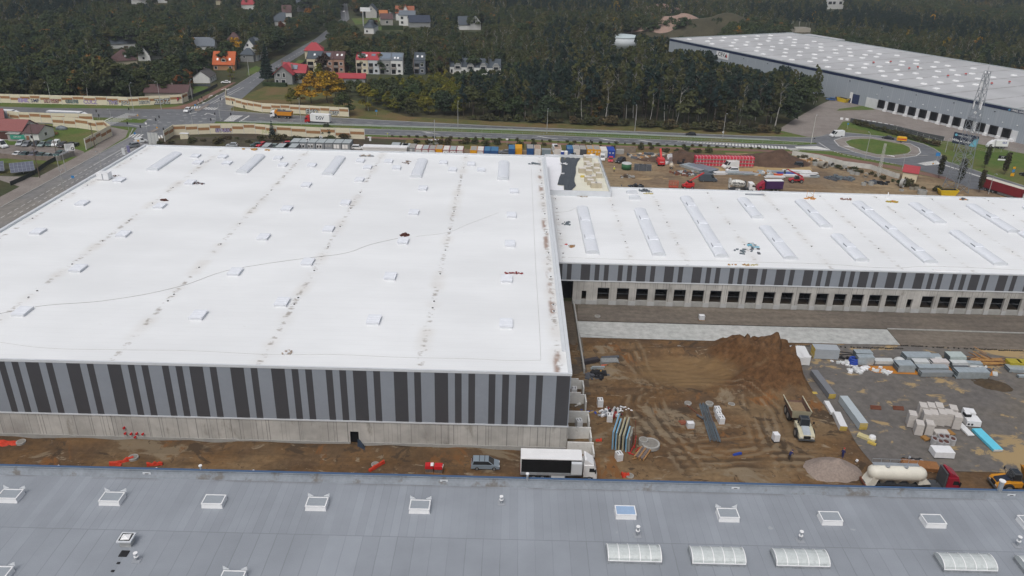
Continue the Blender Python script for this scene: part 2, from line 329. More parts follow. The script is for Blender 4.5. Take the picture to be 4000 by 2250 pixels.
# painted markings
mk = B()
def strip(a,b,w,z=.056):
    a,b = Vector((a[0],a[1],z)),Vector((b[0],b[1],z)); n = Vector((-(b-a).y,(b-a).x,0)).normalized()*w/2
    mk.quad(a-n,b-n,b+n,a+n)
def dashes(a,b,ln,gap,w):
    a,b = Vector(a),Vector(b); L = (b-a).length; t = 0
    while t < L: strip(a+(b-a)*(t/L),a+(b-a)*(min(t+ln,L)/L),w); t += ln+gap
dashes((-50,305),(0,304.1),2.2,1.8,.22); dashes((0,304.1),(92,300.2),2.2,1.8,.22); dashes((-112,305.5),(-50,305),2.2,4,.22)
dashes((-118,325),(-53,320.3),2.5,4,.2); dashes((-118,320),(-53,317.3),2.5,4,.2); dashes((-53,320),(52,315),2.5,6,.14)
strip((-53,315.3),(0,315.1),.25); strip((0,315.1),(52,312.9),.25); strip((52,312.9),(104,310.1),.25)
for p in (jd(950,615),ye(700,297),ye(1960,345),yf(160,372)):           # merge arrows
    mk.add([p+Vector((-4.2,1.7,.056)),p+Vector((-2.5,.6,.056)),p+Vector((3.0,-1.6,.056)),p+Vector((4.4,-1.9,.056)),p+Vector((2.0,-.9,.056)),p+Vector((-2.2,1.5,.056))],[(0,1,2,3,4,5)])
for i in range(34):                                                            # hatched wedge before the roundabout
    t = i/33; a = yf(750,375).lerp(yg(330,505),t); w = .3+3.6*min(1,t*1.6); strip(a+Vector((0,-w/2,0)),a+Vector((.9,w/2,0)),.75)
for i in range(14): t = i/13; a = yg(560,480).lerp(yg(960,470),t); b_ = yg(600,520).lerp(yg(1250,548),t); strip(a,b_,.8)
strip(yf(750,375),yg(330,505),.2); strip(yg(590,515),yg(1260,552),.25); strip(yg(1020,400),yg(1260,552),.3)
for i in range(4): strip(yg(385+20*i,512+13*i),yg(580+18*i,515+13*i),.5)
dashes(yg(1270,560),yg(1460,620),.7,.7,.4)
for i in range(26): t = i/25; a = ic+(isl[1].lerp(isl[4],t)-ic)*1.02; strip(a+(a-ic).normalized()*.2,ic+(a-ic)*1.17,.45)
for k in range(len(isl)):
    a,b_ = ic+(isl[k]-ic)*1.33,ic+(isl[(k+1) % len(isl)]-ic)*1.33; strip(a,b_,.28)
for i in range(16): t = i/15; strip(yh(440,815).lerp(yh(800,760),t),yh(470,822).lerp(yh(900,835),t) if 0 else yh(600,860).lerp(yh(905,835),t),.4)
for i in range(22): t = i/21; a = yh(920,840).lerp(yh(1740,1110),t); strip(a,a+Vector((1.5,-1.2,0)),.35)
dashes(yg(1500,640),yh(0,830),1.2,.5,.3)
# junction zebra crossings, stop lines and lane dashes
def zebra(a,b,n,length,w=.55):
    a,b = Vector(a),Vector(b); d = (b-a)/max(1,n-1); u = Vector((-d.y,d.x,0)).normalized()*length/2
    for i in range(n): strip(a+d*i-u,a+d*i+u,w)
zebra(ja(2150,745),ja(2640,545),11,5.5); zebra(jb(1290,415),jb(1440,410),4,4.5); zebra(jb(1545,430),jb(1765,440),5,4.5); zebra(jb(60,985),jb(260,985),4,5); zebra(jb(560,1010),jb(680,1000),3,5)
for i in range(9): t = i/8; strip(jb(1930,690).lerp(jb(2110,690),t),jb(2100,570).lerp(jb(2310,575),t),.3)
strip(jb(2240,700),jb(2440,580),.5); strip(ja(2080,695),ja(2270,602),.5); strip(jb(1230,543),jb(1390,505),.45); strip(jb(1540,560),jb(1600,528),.4); strip(jb(1600,528),jb(1760,572),.3); strip(jb(0,750),jb(330,808),.3); strip(jb(330,808),jb(440,768),.3)
for y0,x0,x1 in ((548,780,1130),(575,1100,1500),(632,1130,1700),(600,300,560),(655,0,480),(668,420,620),(690,1040,1500),(715,600,900),(768,500,900),(640,1480,1900),(650,1500,1900)): dashes(jb(x0,y0-8),jb(x1,y0+4),1.6,2.2,.3)
dashes((-137,160),(-137,250),2,1.2,.18); strip((-137.2,250),(-137.2,276),.2); dashes((-134.4,200),(-134.4,262),1.5,1.5,.16); strip((-135.6,262),(-135.6,285),.2); strip((-134.0,262),(-134.0,280),.16)
strip(jb(1650,330),jb(2250,10),.25); strip(jb(1720,330),jb(2330,10),.25); dashes((-132.5,400),(-134.5,560),3,3,.2); dashes(jb(1390,330),jb(1700,180),2,2,.25); dashes((-143,697),(-180,871),4,4,.3)
for a,b_ in ((jb(1630,190),jb(1700,165)),(jb(1760,195),jb(1810,165)),(jb(1880,55),jb(1950,35)),(jb(1985,65),jb(2040,35)),(jb(1500,330),jb(1550,310))): strip(a,b_,.7)
o = mk.build('road_marking',g_mark); o['kind'] = 'structure'
struct('traffic_island',[jb(1330,485),jb(1420,495),jb(1560,420),jb(1660,345),jb(1600,340),jb(1480,400)],.17,g_pave); struct('traffic_island',[jb(400,910),jb(520,910),jb(650,845),jb(600,835)],.17,g_pave)
struct('traffic_island',[jb(0,610),jb(230,610),jb(250,595),jb(0,585)],.17,g_pave)
# storage yard behind the halls, earth bank and brush between it and the road
struct('storage_yard',[(-110,224),(10,224),(27,206),(155,206),(200,206),(172,236),(146,262),(122,282),(100,288),(24,290),(-40,291),(-120,292),(-131,290),(-131,224)],.02,g_store)
struct('muddy_bank',[(-130,297),(-131,272),(-108,262),(-40,283),(-40,294.5),(-105,298)],.034,g_mud)
struct('brush_strip',[(-40,283),(24,285),(80,286),(80,291),(-40,295)],.034,g_rough)
struct('pale_sand',[yf(1000,890),yf(2576,850),yg(850,890),yg(900,960),yg(100,990),yf(1900,985),yf(1500,985)],.034,M('pale sand',(.36,.26,.13),.95,.2,.25,local=False))
# workshop lot to the left of the side road
struct('workshop_yard',[lot(-60,760),lot(150,620),lot(450,620),lot(1200,670),lot(1900,720),lot(2100,780),lot(2150,880),lot(1500,960),lot(-60,960)],.02,m_ground('lot gravel',[(.17,.145,.13),(.21,.185,.17),(.12,.105,.095)],.3,.8,.3))
struct('garden_path',[lot(-60,1330),lot(250,1250),lot(330,1190),lot(270,1130),lot(520,1150),lot(480,1230),lot(200,1330),lot(-60,1400)],.016,g_rough)
struct('driveway',[lot(-60,1400),lot(600,1420),lot(1050,1440),lot(1450,1440),T[0,1](330,480),T[0,1](0,370)],.018,g_pave)
# ---------------- the new white warehouse ----------------
lightclad = M('light grey cladding',(.262,.290,.330),.45,.05,.3,spec=.4,local=False); darkclad = M('dark grey cladding',(.064,.065,.072),.45,.06,.3,spec=.4,local=False)
grooved = m_grooved('grooved concrete'); trim = paint('pale flashing',(.60,.63,.66)); memb = m_membrane('roof membrane',(-104.5,-83.4,-59.2,-37.2,-13.1,8.1),rust=7.9)
opal = M('opal rooflight sheet',(.76,.79,.84),.25,.04,1.5,spec=.5); curbm = M('rooflight kerb',(.66,.68,.71),.6,.08,2)
PATTERN = 'D2 L1 D1 L2 D2 L1 D1 L2 D2 L1 D1 L1 D1 L2 D1 L1 D1 L1'.split()
def cladding(x0,x1,y,z0,z1,xs,unit,parent,name='cladding'):
    """striped sheet cladding; a D2 of the pattern starts at x = xs"""
    b = B(); per = 24*unit; k0 = math.floor((x0-xs)/per)-1; x = xs+k0*per; i = 0
    while x < x1:
        p = PATTERN[i % len(PATTERN)]; w = int(p[1])*unit; a,c = max(x,x0),min(x+w,x1)
        if c > a: b.box(a,y,z0,c,y+.22,z1,0 if p[0] == 'L' else 1)
        x += w; i += 1
    return b.build(name,[lightclad,darkclad],parent)
def hatch(root,x,y,z,w=2.1,l=3.0,ribs=4):
    k = B().box(-w/2,-l/2,0,w/2,l/2,.42,taper=-.0).build('skylight',curbm,root); k.location = (x,y,z)
    d = B(); d.box(-w/2-.06,-l/2-.06,.42,w/2+.06,l/2+.06,.50)
    for i in range(1,ribs): d.box(-w/2,-l/2+i*l/ribs-.03,.50,w/2,-l/2+i*l/ribs+.03,.53)
    d.build('skylight_lid',opal,k); return k
def barrel(root,x,y0,y1,z,w=2.6,vents=(),ribstep=1.15,h=.55,seal=None):
    k = B(); k.box(-w/2,0,0,w/2,y1-y0,.38); k = k.build('barrel_rooflight',curbm,root); k.location = (x,y0,z)
    d = B(); n = 9; L = y1-y0
    arc = [(-w/2*math.cos(PI*i/(n-1)),.38+h*math.sin(PI*i/(n-1))) for i in range(n)]
    d.prof(arc,.05,L-.05)
    d.build('vault',opal,k)
    r = B(); m = max(2,int(L/ribstep)); arc2 = [(-(w/2+.03)*math.cos(PI*i/(n-1)),.39+(h+.03)*math.sin(PI*i/(n-1))) for i in range(n)]
    for j in range(m+1):
        yy = j*L/m
        for a,c in zip(arc2,arc2[1:]): r.quad((a[0],yy-.03,a[1]),(c[0],yy-.03,c[1]),(c[0],yy+.03,c[1]),(a[0],yy+.03,a[1]))
    r.prof(arc2,-.04,0.0); r.build('ribs',trim if seal is None else seal,k)
    for t in vents:
        v = B(); yy = t*L; v.box(-w*.36,yy-1.0,.38+h*.72,w*.36,yy+1.0,.38+h*1.06+.05)
        v.build('vent_flap',opal,k)
        v = B().box(-w*.37,yy-1.0,.5,-w*.35,yy+1.0,.38+h*1.02+.1).build('vent_frame',grey,k)
    return k
def drain(root,x,y,z):
    b = B(); b.lathe([(.36,0),(.36,.03)],12,mi=0); b.lathe([(.19,.03),(.17,.10)],10,mi=1); o = b.build('roof_drain',[white,black],root); o.location = (x,y,z)
WX0,WX1,WY0,WY1,WZ = -106.6,9.9,101.2,223.4,14.15
wh = thing('warehouse','large white roofed warehouse with striped grey cladding above a concrete base','warehouse',(0,0,0))
# doorway bay is cut out of the front wall by building it from two lengths
dx = G(1000+965*.3882,1690+110*.3882,0).x; b = B()
b.box(WX0,WY0,-.4,dx,WY0+.4,4.75); b.box(dx+1.35,WY0,-.4,WX1,WY0+.4,4.75); b.box(dx,WY0,2.9,dx+1.35,WY0+.4,4.75); b.box(dx,WY0,-.4,dx+1.35,WY0+.4,.35)
b.box(WX0,WY0+.4,-.4,WX0+.4,WY1,4.75); b.box(WX1-.4,WY0+.4,-.4,WX1,WY1,4.75); b.box(WX0+.4,WY1-.4,-.4,WX1-.4,WY1,4.75)
b.build('wall',grooved,wh)
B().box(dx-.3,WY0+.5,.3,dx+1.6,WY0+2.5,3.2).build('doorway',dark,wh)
B().box(WX0,WY0-.12,-.4,dx-.1,WY0-.005,.95).build('plinth',concrete,wh); B().box(dx+1.45,WY0-.12,-.4,WX1,WY0-.005,.95).build('plinth',concrete,wh)
cladding(WX0,WX1,WY0-.04,5.0,14.0,9.75-80*1.02,1.02,wh)
b = B(); b.box(WX0,WY0+.3,4.75,WX0+.25,WY1,13.7); b.box(WX1-.25,WY0+.3,4.75,WX1,WY1,13.7); b.box(WX0+.3,WY1-.25,4.75,WX1-.3,WY1,13.7); b.build('cladding',darkclad,wh)
B().box(WX0,WY0-.12,4.752,WX1+.05,WY0+.3,4.998).build('flashing',trim,wh)
B().box(WX0+.05,WY0+.25,13.72,WX1-.05,WY1-.05,WZ).build('roof',memb,wh)
b = B(); b.box(WX0-.1,WY0-.1,14.005,WX1+.1,WY0+.22,14.42); b.build('coping',trim,wh)
b = B(); b.box(WX0-.15,WY0+.23,13.9,WX0+.5,WY1-.3,14.6); b.build('parapet',trim,wh)
b = B(); b.box(WX1-.45,WY0+.23,13.9,WX1+.12,WY1-.3,14.55); b.box(WX1-1.05,WY0+7,WZ+.01,WX1-.46,WY1-2,WZ+.2); b.build('parapet',trim,wh)
B().box(WX0-.15,WY1-.29,13.9,WX1+.12,WY1+.2,14.6).build('parapet',trim,wh)
sk = [(0,1120,220,235),(0,1120,1995,272),(1000,1120,1185,320),(2000,1120,-60,355),(1000,1120,262,140),
      (0,560,785,1245),(0,560,2365,1280),(1000,560,520,1180),(1000,560,1350,1325),(2000,560,-55,1350),(0,560,380,875),(0,560,1240,900),(1000,560,75,930),(1000,560,730,850),(1000,560,1480,970),(2000,560,-20,998),
      (0,560,825,590),(0,560,1608,618),(1000,560,310,645),(1000,560,900,585),(1000,560,1588,682),(2000,560,-5,710),(0,560,1200,358),(0,560,1912,382),(1000,560,505,408),(1000,560,1040,355),(1000,560,1678,442),(2000,560,20,470),
      (0,560,1990,183),(0,560,1965,118),(0,560,2240,125),(0,560,2285,188),(1000,560,220,138),(1000,560,270,205),(1000,560,560,210),(1000,560,1050,165),(1000,560,1122,230),(1000,560,1335,170),(1000,560,1415,235),(1000,560,1885,183),(1000,560,1978,253),(1000,560,2165,198),(1000,560,2265,258),(0,1120,-330,240)]
for a,c,x,y in sk:
    p = G(a+x*.3882,c+y*.3882,WZ+.5); hatch(wh,p.x,p.y,WZ)
for a,f_,q in (((0,560),(1512,262),(1785,82)),((0,560),(2400,288),(2640,105)),((1000,560),(712,310),(850,122)),((1000,560),(1600,335),(1680,148)),((1000,560),(2484,360),(2494,170))):
    p0 = G(a[0]+f_[0]*.3882,a[1]+f_[1]*.3882,WZ+.4); p1 = G(a[0]+q[0]*.3882,a[1]+q[1]*.3882,WZ+.9)
    barrel(wh,(p0.x+p1.x)/2,p0.y,p1.y,WZ,3.0)
for x in (-104.4,-83.3,-59.1,-37.1,-13.0,8.2):
    for k in range(7):
        if x < -100 and k < 1: continue
        drain(wh,x,113.1+12.07*k,WZ) if k else drain(wh,x,122.5,WZ)
    drain(wh,x,197.6,WZ); drain(wh,x,209.5,WZ)
for i,(x,y) in enumerate(((1248,1420),(1260,1475),(1318,1480),(1375,1478),(1437,1482),(1360,1512))):
    p = G(x*.3882,1120+y*.3882,0); z = 0
    # height on the wall plane
    d = AF+AX*((x*.3882-2000)/FPX)-AU*((1120+y*.3882-1125)/FPX); t = (WY0-.2)/d.y; z = CAMZ+d.z*t; xx = d.x*t
    b = B(); b.tube((xx,WY0+.02,z),(xx,WY0-.3,z),.13,.13,8); b.tube((xx,WY0-.3,z),(xx,WY0-.38,z),.19,.19,8); b.build('fire_inlet',red,wh)

# ---------------- the lower logistics hall and its annex ----------------
HX0,HX1,HY0,HY1,HZ = 10.35,200.,154.8,209.,9.8
hall = thing('logistics_hall','long low white roofed hall with striped band over a row of open loading bays','warehouse',(0,0,0))
def wallz(u,v,y):
    d = AF+AX*((u-2000)/FPX)-AU*((v-1125)/FPX); t = y/d.y; return d.x*t,CAMZ+d.z*t
b = B(); opens = []
for k,(c,x0,x1) in enumerate([(2000,860,978),(2000,1055,1178),(2000,1250,1370),(2000,1440,1562),(2000,1630,1750),(2000,1815,1935),(2000,1995,2115),(2000,2175,2297),(2000,2360,2475),(2000,2535,2655),(3000,140,260),(3000,318,440),(3000,495,618),(3000,675,800),(3000,855,978),(3000,1030,1155),(3000,1205,1335),(3000,1565,1690),(3000,1743,1870),(3000,1923,2052),(3000,2100,2228),(3000,2275,2410),(3000,2455,2585),(3000,2630,2760)]):
    xa,_ = wallz(c+x0*.3882,1120+60*.3882,HY0); xb,_ = wallz(c+x1*.3882,1120+60*.3882,HY0); opens.append((xa,xb,1.15,4.15))
for c,x0,x1 in ((2000,700,748),(3000,1418,1474)):
    xa,_ = wallz(c+x0*.3882,1120+80*.3882,HY0); xb,_ = wallz(c+x1*.3882,1120+80*.3882,HY0); opens.append((xa,xb,1.1,3.3))
opens.sort(); WL = 14.2; x = WL
fl = B(); back = B()
for xa,xb,za,zb in opens:
    b.box(x,HY0,-.1,xa,HY0+.6,5.6); b.box(xa,HY0,zb,xb,HY0+.6,5.6); fl.box(xa,HY0+.25,-.1,xb,HY0+.6,za-.003); x = xb
b.box(x,HY0,-.1,HX1,HY0+.6,5.6); b.build('wall',grooved,hall); fl.build('dock_ledge',concrete,hall)
pl = B(); x = WL
for xa,xb,za,zb in opens:
    pl.box(x,HY0-.07,-.1,xa,HY0-.004,1.05); x = xb
pl.build('dock_plinth',M('pale concrete',(.42,.43,.43),.85,.1),hall)
for xa,xb,za,zb in opens:
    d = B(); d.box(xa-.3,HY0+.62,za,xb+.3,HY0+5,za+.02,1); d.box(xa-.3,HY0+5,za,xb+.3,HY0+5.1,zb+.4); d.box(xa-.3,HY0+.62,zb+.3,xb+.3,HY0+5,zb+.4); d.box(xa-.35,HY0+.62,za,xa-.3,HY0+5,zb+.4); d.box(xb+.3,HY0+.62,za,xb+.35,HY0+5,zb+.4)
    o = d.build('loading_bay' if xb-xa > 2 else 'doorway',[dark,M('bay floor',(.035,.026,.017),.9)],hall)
    if xb-xa > 2: r_ = B(); r_.box(xa,HY0+.3,zb-.25,xb,HY0+.35,zb-.18); r_.box(xa,HY0+.3,za+1.5,xb,HY0+.33,za+1.53); r_.build('door_track',grey,o)
cladding(HX0,HX1,HY0-.06,5.85,9.62,27.6+.05,1.0,hall)
B().box(HX0,HY0-.13,5.603,HX1,HY0+.5,5.848).build('flashing',trim,hall)
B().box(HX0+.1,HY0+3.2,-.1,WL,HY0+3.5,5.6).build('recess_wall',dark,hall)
B().box(HX0+.1,HY0+.25,9.3,HX1,HY1-.1,HZ).build('roof',m_membrane('hall membrane',(11.9,26.75,38.75,54.2,69.7,85.15,100.7,116.1,131.6,147.),amt=.62),hall)
B().box(HX0,HY0-.14,9.625,HX1,HY0+.2,9.9).build('coping',trim,hall)
b = B(); b.box(27.2,HY1-.09,0,HX1,HY1+.25,10.1); b.build('parapet',trim,hall)
for (c,xf,yf_),(c2,xb,yb),vents in ((((2000),812,1100),(2000,708,625),(.28,.68)),((2000,1487,1120),(2000,1285,645),(.3,.75)),((2000,2120,1135),(2000,1745,525),(.13,.5,.83)),((2000,2485,745),(2000,2315,540),(.55,)),
        ((3000,252,1155),(3000,-40,822),(.5,)),((3000,603,835),(3000,315,560),(.5,)),((3000,965,1175),(3000,685,905),(.5,)),((3000,1665,1195),(3000,890,575),(.16,.5,.85)),((3000,1755,795),(3000,1462,590),(.5,)),((3000,2370,1215),(3000,1865,868),(.5,)),((3000,2500,888),(3000,2035,605),(.5,)),((3000,3100,1230),(3000,2600,880),(.5,)),((3000,2950,820),(3000,2610,620),(.5,))):
    p0 = G(c+xf*.3882,560+yf_*.3882,HZ+.4); p1 = G(c2+xb*.3882,560+yb*.3882,HZ+.9); barrel(hall,(p0.x+p1.x)/2,p0.y,p1.y,HZ,3.0,vents)
for (xf,yf_,xb,yb) in ((1240,555,1236,520),(1212,498,1208,465)):
    p0 = T[2,1](xf,yf_,HZ+.4); p1 = T[2,1](xb,yb,HZ+.9); barrel(hall,p0.x,p0.y,p1.y,HZ,3.0)
for x in (26.75,38.75,54.2,69.7,85.15,100.7,116.1,131.6): [drain(hall,x,y,HZ) for y in (168.1,182.,194.5,206.5)]
for y in (160,172,182,190,198): drain(hall,12.,y,HZ)
AX0,AX1,AY0,AY1,AZ = 10.35,26.9,201.2,236.6,10.6
an = thing('warehouse_annex','unfinished annex between the halls with a partly covered flat roof','building',(0,0,0))
b = B(); b.box(AX0,AY0,0,AX1,AY1,AZ-.2); b.build('wall',grooved,an)
B().box(AX0+.1,AY0+.3,AZ-.19,AX1-.3,AY1-.3,AZ).build('insulation_deck',M('mineral wool deck',(.66,.65,.55),.9,.06,.4),an)
pts = [ye(680,690,AZ),ye(960,700,AZ),ye(990,850,AZ),ye(1000,1010,AZ),ye(950,1130,AZ),ye(915,1260,AZ),ye(1040,1270,AZ),ye(1040,1370,AZ),ye(760,1375,AZ)]
b = B(); b.add([(p.x,p.y,AZ+.03) for p in pts],[tuple(range(len(pts)))]); b.build('roof_membrane',M('bright membrane',(.80,.81,.85),.5,.04,.3),an)
b = B(); b.box(AX0,AY0-.25,9.6,AX1,AY0+.3,11.2); b.build('parapet',trim,an)
b = B(); b.box(AX1-.3,AY0+.31,10.2,AX1+.2,AY1,11.4); b.build('parapet',trim,an); B().box(AX0,AY1-.3,10.2,AX1-.31,AY1+.2,11.4).build('parapet',trim,an)
b = B()
for k in range(9): b.tube((AX1-.05,AY0+2+k*4,11.4),(AX1-.05,AY0+2+k*4,12.3),.05,n=5)
b.tube((AX1-.05,AY0+2,12.3),(AX1-.05,AY0+34,12.3),.05,n=5); b.tube((AX1-.05,AY0+2,11.9),(AX1-.05,AY0+34,11.9),.04,n=5); b.build('edge_guardrail',steel,an)

# ---------------- grey roofed hall in front ----------------
FY,FZ = 79.99,11.0
gh = thing('grey_hall','grey felt roofed hall with blue edged parapet in the foreground','warehouse',(0,0,0))
B().box(-140,5,0,150,FY-.4,FZ-.4).build('wall',grey,gh)
B().box(-140.1,4.9,FZ-.39,150.1,FY-.62,FZ).build('roof',m_greyroof('felt roof'),gh)
feltp = M('parapet felt',(.20,.225,.255),.6,.2,.5,dirt=(.13,.125,.12),da=.55,local=False)
b = B(); b.prof([(-140,FZ-.4),(150,FZ-.4),(150,FZ+.75),(-140,FZ+.75)],FY-.6,FY-.25); b.build('parapet',feltp,gh)
b = B(); b.hexa([(-140,FY-1.15,FZ+.002),(150,FY-1.15,FZ+.002),(150,FY-.605,FZ+.002),(-140,FY-.605,FZ+.002),(-140,FY-.75,FZ+.4),(150,FY-.75,FZ+.4),(150,FY-.605,FZ+.65),(-140,FY-.605,FZ+.65)]); b.build('parapet_fillet',feltp,gh)
B().box(-140,FY-.42,FZ+.752,150,FY-.16,FZ+.86).build('coping',blueedge,gh); B().box(-140,FY-.61,FZ+.752,150,FY-.423,FZ+.80).build('coping',feltp,gh)
frost = M('frosted pane',(.30,.33,.36),.25,.08,1,spec=.5); bluepane = M('blue sky pane',(.30,.42,.60),.2,.08,1,spec=.5)
def smokevent(p,w=2.5,l=1.75,pane=None,flaps=True):
    k = B(); k.box(-w/2,-l/2,0,w/2,l/2,.55,taper=.06); k = k.build('smoke_vent',white,gh); k.location = (p.x,p.y,FZ)
    f = B(); f.box(-w/2+.02,-l/2+.02,.553,w/2-.02,-l/2+.14,.70); f.box(-w/2+.02,l/2-.14,.553,w/2-.02,l/2-.02,.70); f.box(-w/2+.02,-l/2+.143,.553,-w/2+.14,l/2-.143,.70); f.box(w/2-.14,-l/2+.143,.553,w/2-.02,l/2-.143,.70); f.build('vent_frame',white,k)
    B().box(-w/2+.143,-l/2+.143,.553,w/2-.143,l/2-.143,.66).build('pane',pane or frost,k)
    if flaps:
        for s in (-1,1):
            q = B(); x0,x1 = s*(w/2-.62),s*(w/2+.05); q.add([(x0,l/2+.05,.75),(x1,l/2+.12,.62),(x1,l/2+.16,1.12),(x0,l/2+.05,.80),(x0,l/2+.08,.75),(x1,l/2+.15,.62),(x1,l/2+.19,1.12),(x0,l/2+.08,.80)],[(0,1,2,3),(7,6,5,4),(0,4,5,1),(1,5,6,2),(2,6,7,3),(3,7,4,0)]); q.build('wind_deflector',trim,k)
for (c,x,y,fl_) in ((0,105,640,1),(0,1130,668,1),(0,2155,695,0),(1000,615,720,1),(1000,1650,748,1),(2000,1140,805,0),(2000,2170,832,1),(3000,625,865,0),(3000,1660,893,0),(3000,2640,905,0),(0,-20,1430,1),(0,2340,1475,1)):
    smokevent(G(c+x*.3882,1690+y*.3882,FZ+.3),pane=bluepane if (c,x) == (2000,1140) else None,flaps=fl_)
pale = M('weathered vault sheet',(.50,.54,.54),.3,.16,.9,spec=.5,dirt=(.34,.37,.37),da=.58)
def crossbarrel(p,L=6.,w=2.4,h=.75):
    k = B().box(-L/2,-w/2,0,L/2,w/2,.42).build('barrel_rooflight',M('stained kerb',(.27,.29,.31),.8,.3,2),gh); k.location = (p.x,p.y,FZ)
    n = 9; arc = [(w/2*math.cos(PI*i/(n-1)),.42+h*math.sin(PI*i/(n-1))) for i in range(n)]; d = B()
    d.rings([[(-L/2+.05,a,z) for a,z in arc],[(L/2-.05,a,z) for a,z in arc]]); d.build('vault',pale,k); r = B()
    arc2 = [(a*1.03,z+.03) for a,z in arc]
    for j in range(6):
        xx = -L/2+.05+(L-.1)*j/5
        for a,c in zip(arc2,arc2[1:]): r.quad((xx-.05,a[0],a[1]),(xx+.05,a[0],a[1]),(xx+.05,c[0],c[1]),(xx-.05,c[0],c[1]))
    r.box(-L/2,-w/2-.05,.36,L/2,-w/2+.03,.46); r.build('ribs',white,k)
for c,x,y in ((2000,1222,1215),(2000,2060,1240),(3000,320,1262),(3000,1985,1305),(3000,2800,1335)): crossbarrel(G(c+x*.3882,1690+y*.3882,FZ+.4))
def flue(p,h=1.4,r=.13,plate=True):
    b = B()
    if plate: b.box(-.45,-.45,0,.45,.45,.06)
    b.tube((0,0,0),(0,0,h),r,n=8,mi=1); b.lathe([(.26,h*.55),(.26,h*.62)],10,mi=2); b.lathe([(.24,h),(.24,h+.08)],10,mi=2); o = b.build('roof_flue',[grey,steel,white],gh); o.location = (p.x,p.y,FZ)
for c,x,y,h in ((2000,1260,1035,1.3),(3000,320,1085,1.3),(3000,2505,1140,1.3),(0,1378,1285,1.0),(1000,2468,710,1.0)): flue(G(c+x*.3882,1690+y*.3882,FZ),h)
for c,x,y in ((0,597,370),(0,1580,395),(0,2555,418),(1000,965,448),(1000,1945,475),(2000,348,505),(2000,1328,528),(2000,2308,560),(3000,710,585),(3000,1688,612)):
    p = G(c+x*.3882,1690+y*.3882,FZ); b = B(); b.tube((0,0,0),(0,0,.55),.09,n=6); b.lathe([(.16,.5),(.13,.62)],8); o = b.build('vent_pipe',white,gh); o.location = p
for c,x,y in ((0,45,372),(0,1600,412),(1000,522,450),(1000,2160,490),(2000,1142,540),(3000,140,580),(3000,1670,625)):
    p = G(c+x*.3882,1690+y*.3882,FZ); o = B().lathe([(.2,0),(.22,.12),(.08,.25)],10).build('roof_drain',black,gh); o.location = p
for c,x,y,h in ((0,2030,420,1.3),(2000,152,520,1.6),(3000,2310,630,2.2)):
    p = G(c+x*.3882,1690+y*.3882,FZ); b = B(); b.tube((0,0,0),(0,0,h),.14 if h < 2 else .3,n=10,mi=0); b.lathe([(.22 if h < 2 else .4,h),(.22 if h < 2 else .4,h+.12)],10,mi=1); o = b.build('exhaust_stack',[grey if h < 1.4 else steel,white],gh); o.location = p
for c,x,y in ((0,1510,375),(1000,1898,448),(2000,2232,528),(3000,2418,605)):
    p = G(c+x*.3882,1690+y*.3882,FZ+.3); b = B(); b.box(-.5,-.06,0,.5,0,.35); b.box(-.22,-.08,.14,.22,-.061,.22,1); o = b.build('overflow_plate',[trim,black],gh); o.location = (p.x,FY-.76,FZ+.25)
p = T[0,3](1285,1120,FZ); b = B(); b.box(-.62,-.5,0,.62,.5,.8); k = b.build('exhaust_cowl',M('weathered cowl',(.36,.37,.37),.6,.2),gh); k.location = p
b = B(); b.box(-.8,-.75,.8,.8,.75,1.0); b.build('cowl_rim',trim,k); b = B(); b.box(-.62,-.58,1.003,.62,.58,1.03); b.build('cowl_mouth',black,k)
b = B(); b.add([(-.45,-.5,1.04),(.5,-.42,1.04),(.42,.5,1.04),(-.5,.42,1.04),(0,0,1.22)],[(0,1,4),(1,2,4),(2,3,4),(3,0,4)]); b.build('cowl_sheet',white,k)
for x,y,w_,l_ in ((1250,1220,.45,.45),(1192,1315,.16,.12),(1135,1395,.16,.12)):
    p = T[0,3](x,y,FZ); o = B().box(-w_,-l_,0,w_,l_,.08).build('roof_grate',black,gh); o.location = p

# ---------------- the far distribution hall ----------------
U = Vector((.4722,-.8815,0)); Wd = Vector((.8815,.4722,0)); CO = Vector((98.8,518.6,0)); CZ = 13.0
far = thing('distribution_hall','huge pale grey distribution hall with navy band, dock doors and dotted flat roof','warehouse',CO,math.atan2(U.y,U.x))
def cu(u,v,z):                                                     # photo pixel -> hall coordinates
    p = G(u,v,z)-CO; return p.dot(U),p.dot(Wd)
LU,LW = 330.,106.
cladpale = M('pale grey cladding',(.42,.44,.47),.5,.05,.1,spec=.4); navy = paint('navy',(.012,.022,.065))
x = N('ceva cladding'); p_ = x.obj(); sp = x.n('ShaderNodeSeparateXYZ',{0: p_}); jl = x.ramp(x.math('ABSOLUTE',x.math('SUBTRACT',x.math('FRACT',x.math('DIVIDE',sp.outputs[0],6.4)),.5)),.475,.5,0,.5)
fine = x.ramp(x.math('SINE',x.math('MULTIPLY',sp.outputs[0],6.0)),-1,1,.96,1.03)
cladpale = x.out(x.mix(jl,x.scale((.325,.365,.41),fine),(.56,.58,.6)),.5,spec=.4)
x = N('far roof'); p_ = x.obj(); sp = x.n('ShaderNodeSeparateXYZ',{0: p_}); v1 = x.math('ABSOLUTE',x.math('SUBTRACT',x.math('FRACT',x.math('DIVIDE',x.math('ADD',sp.outputs[0],4.5),16.3)),.5))
st = x.math('MULTIPLY',x.ramp(v1,.43,.495,0,.9),x.ramp(x.noise(x.map(p_,(.2,.25,0)),1.,4),.3,.55))
v2 = x.ramp(x.math('ABSOLUTE',x.math('SUBTRACT',sp.outputs[1],-47)),.3,.7,.55,0); c = x.scale((.44,.445,.455),x.ramp(x.noise(x.map(p_,(.02,.035,0)),1.,5),.3,.7,.87,1.1))
c = x.mix(x.math('MAXIMUM',st,v2),c,(.24,.235,.235)); roofm2 = x.out(c,.6)
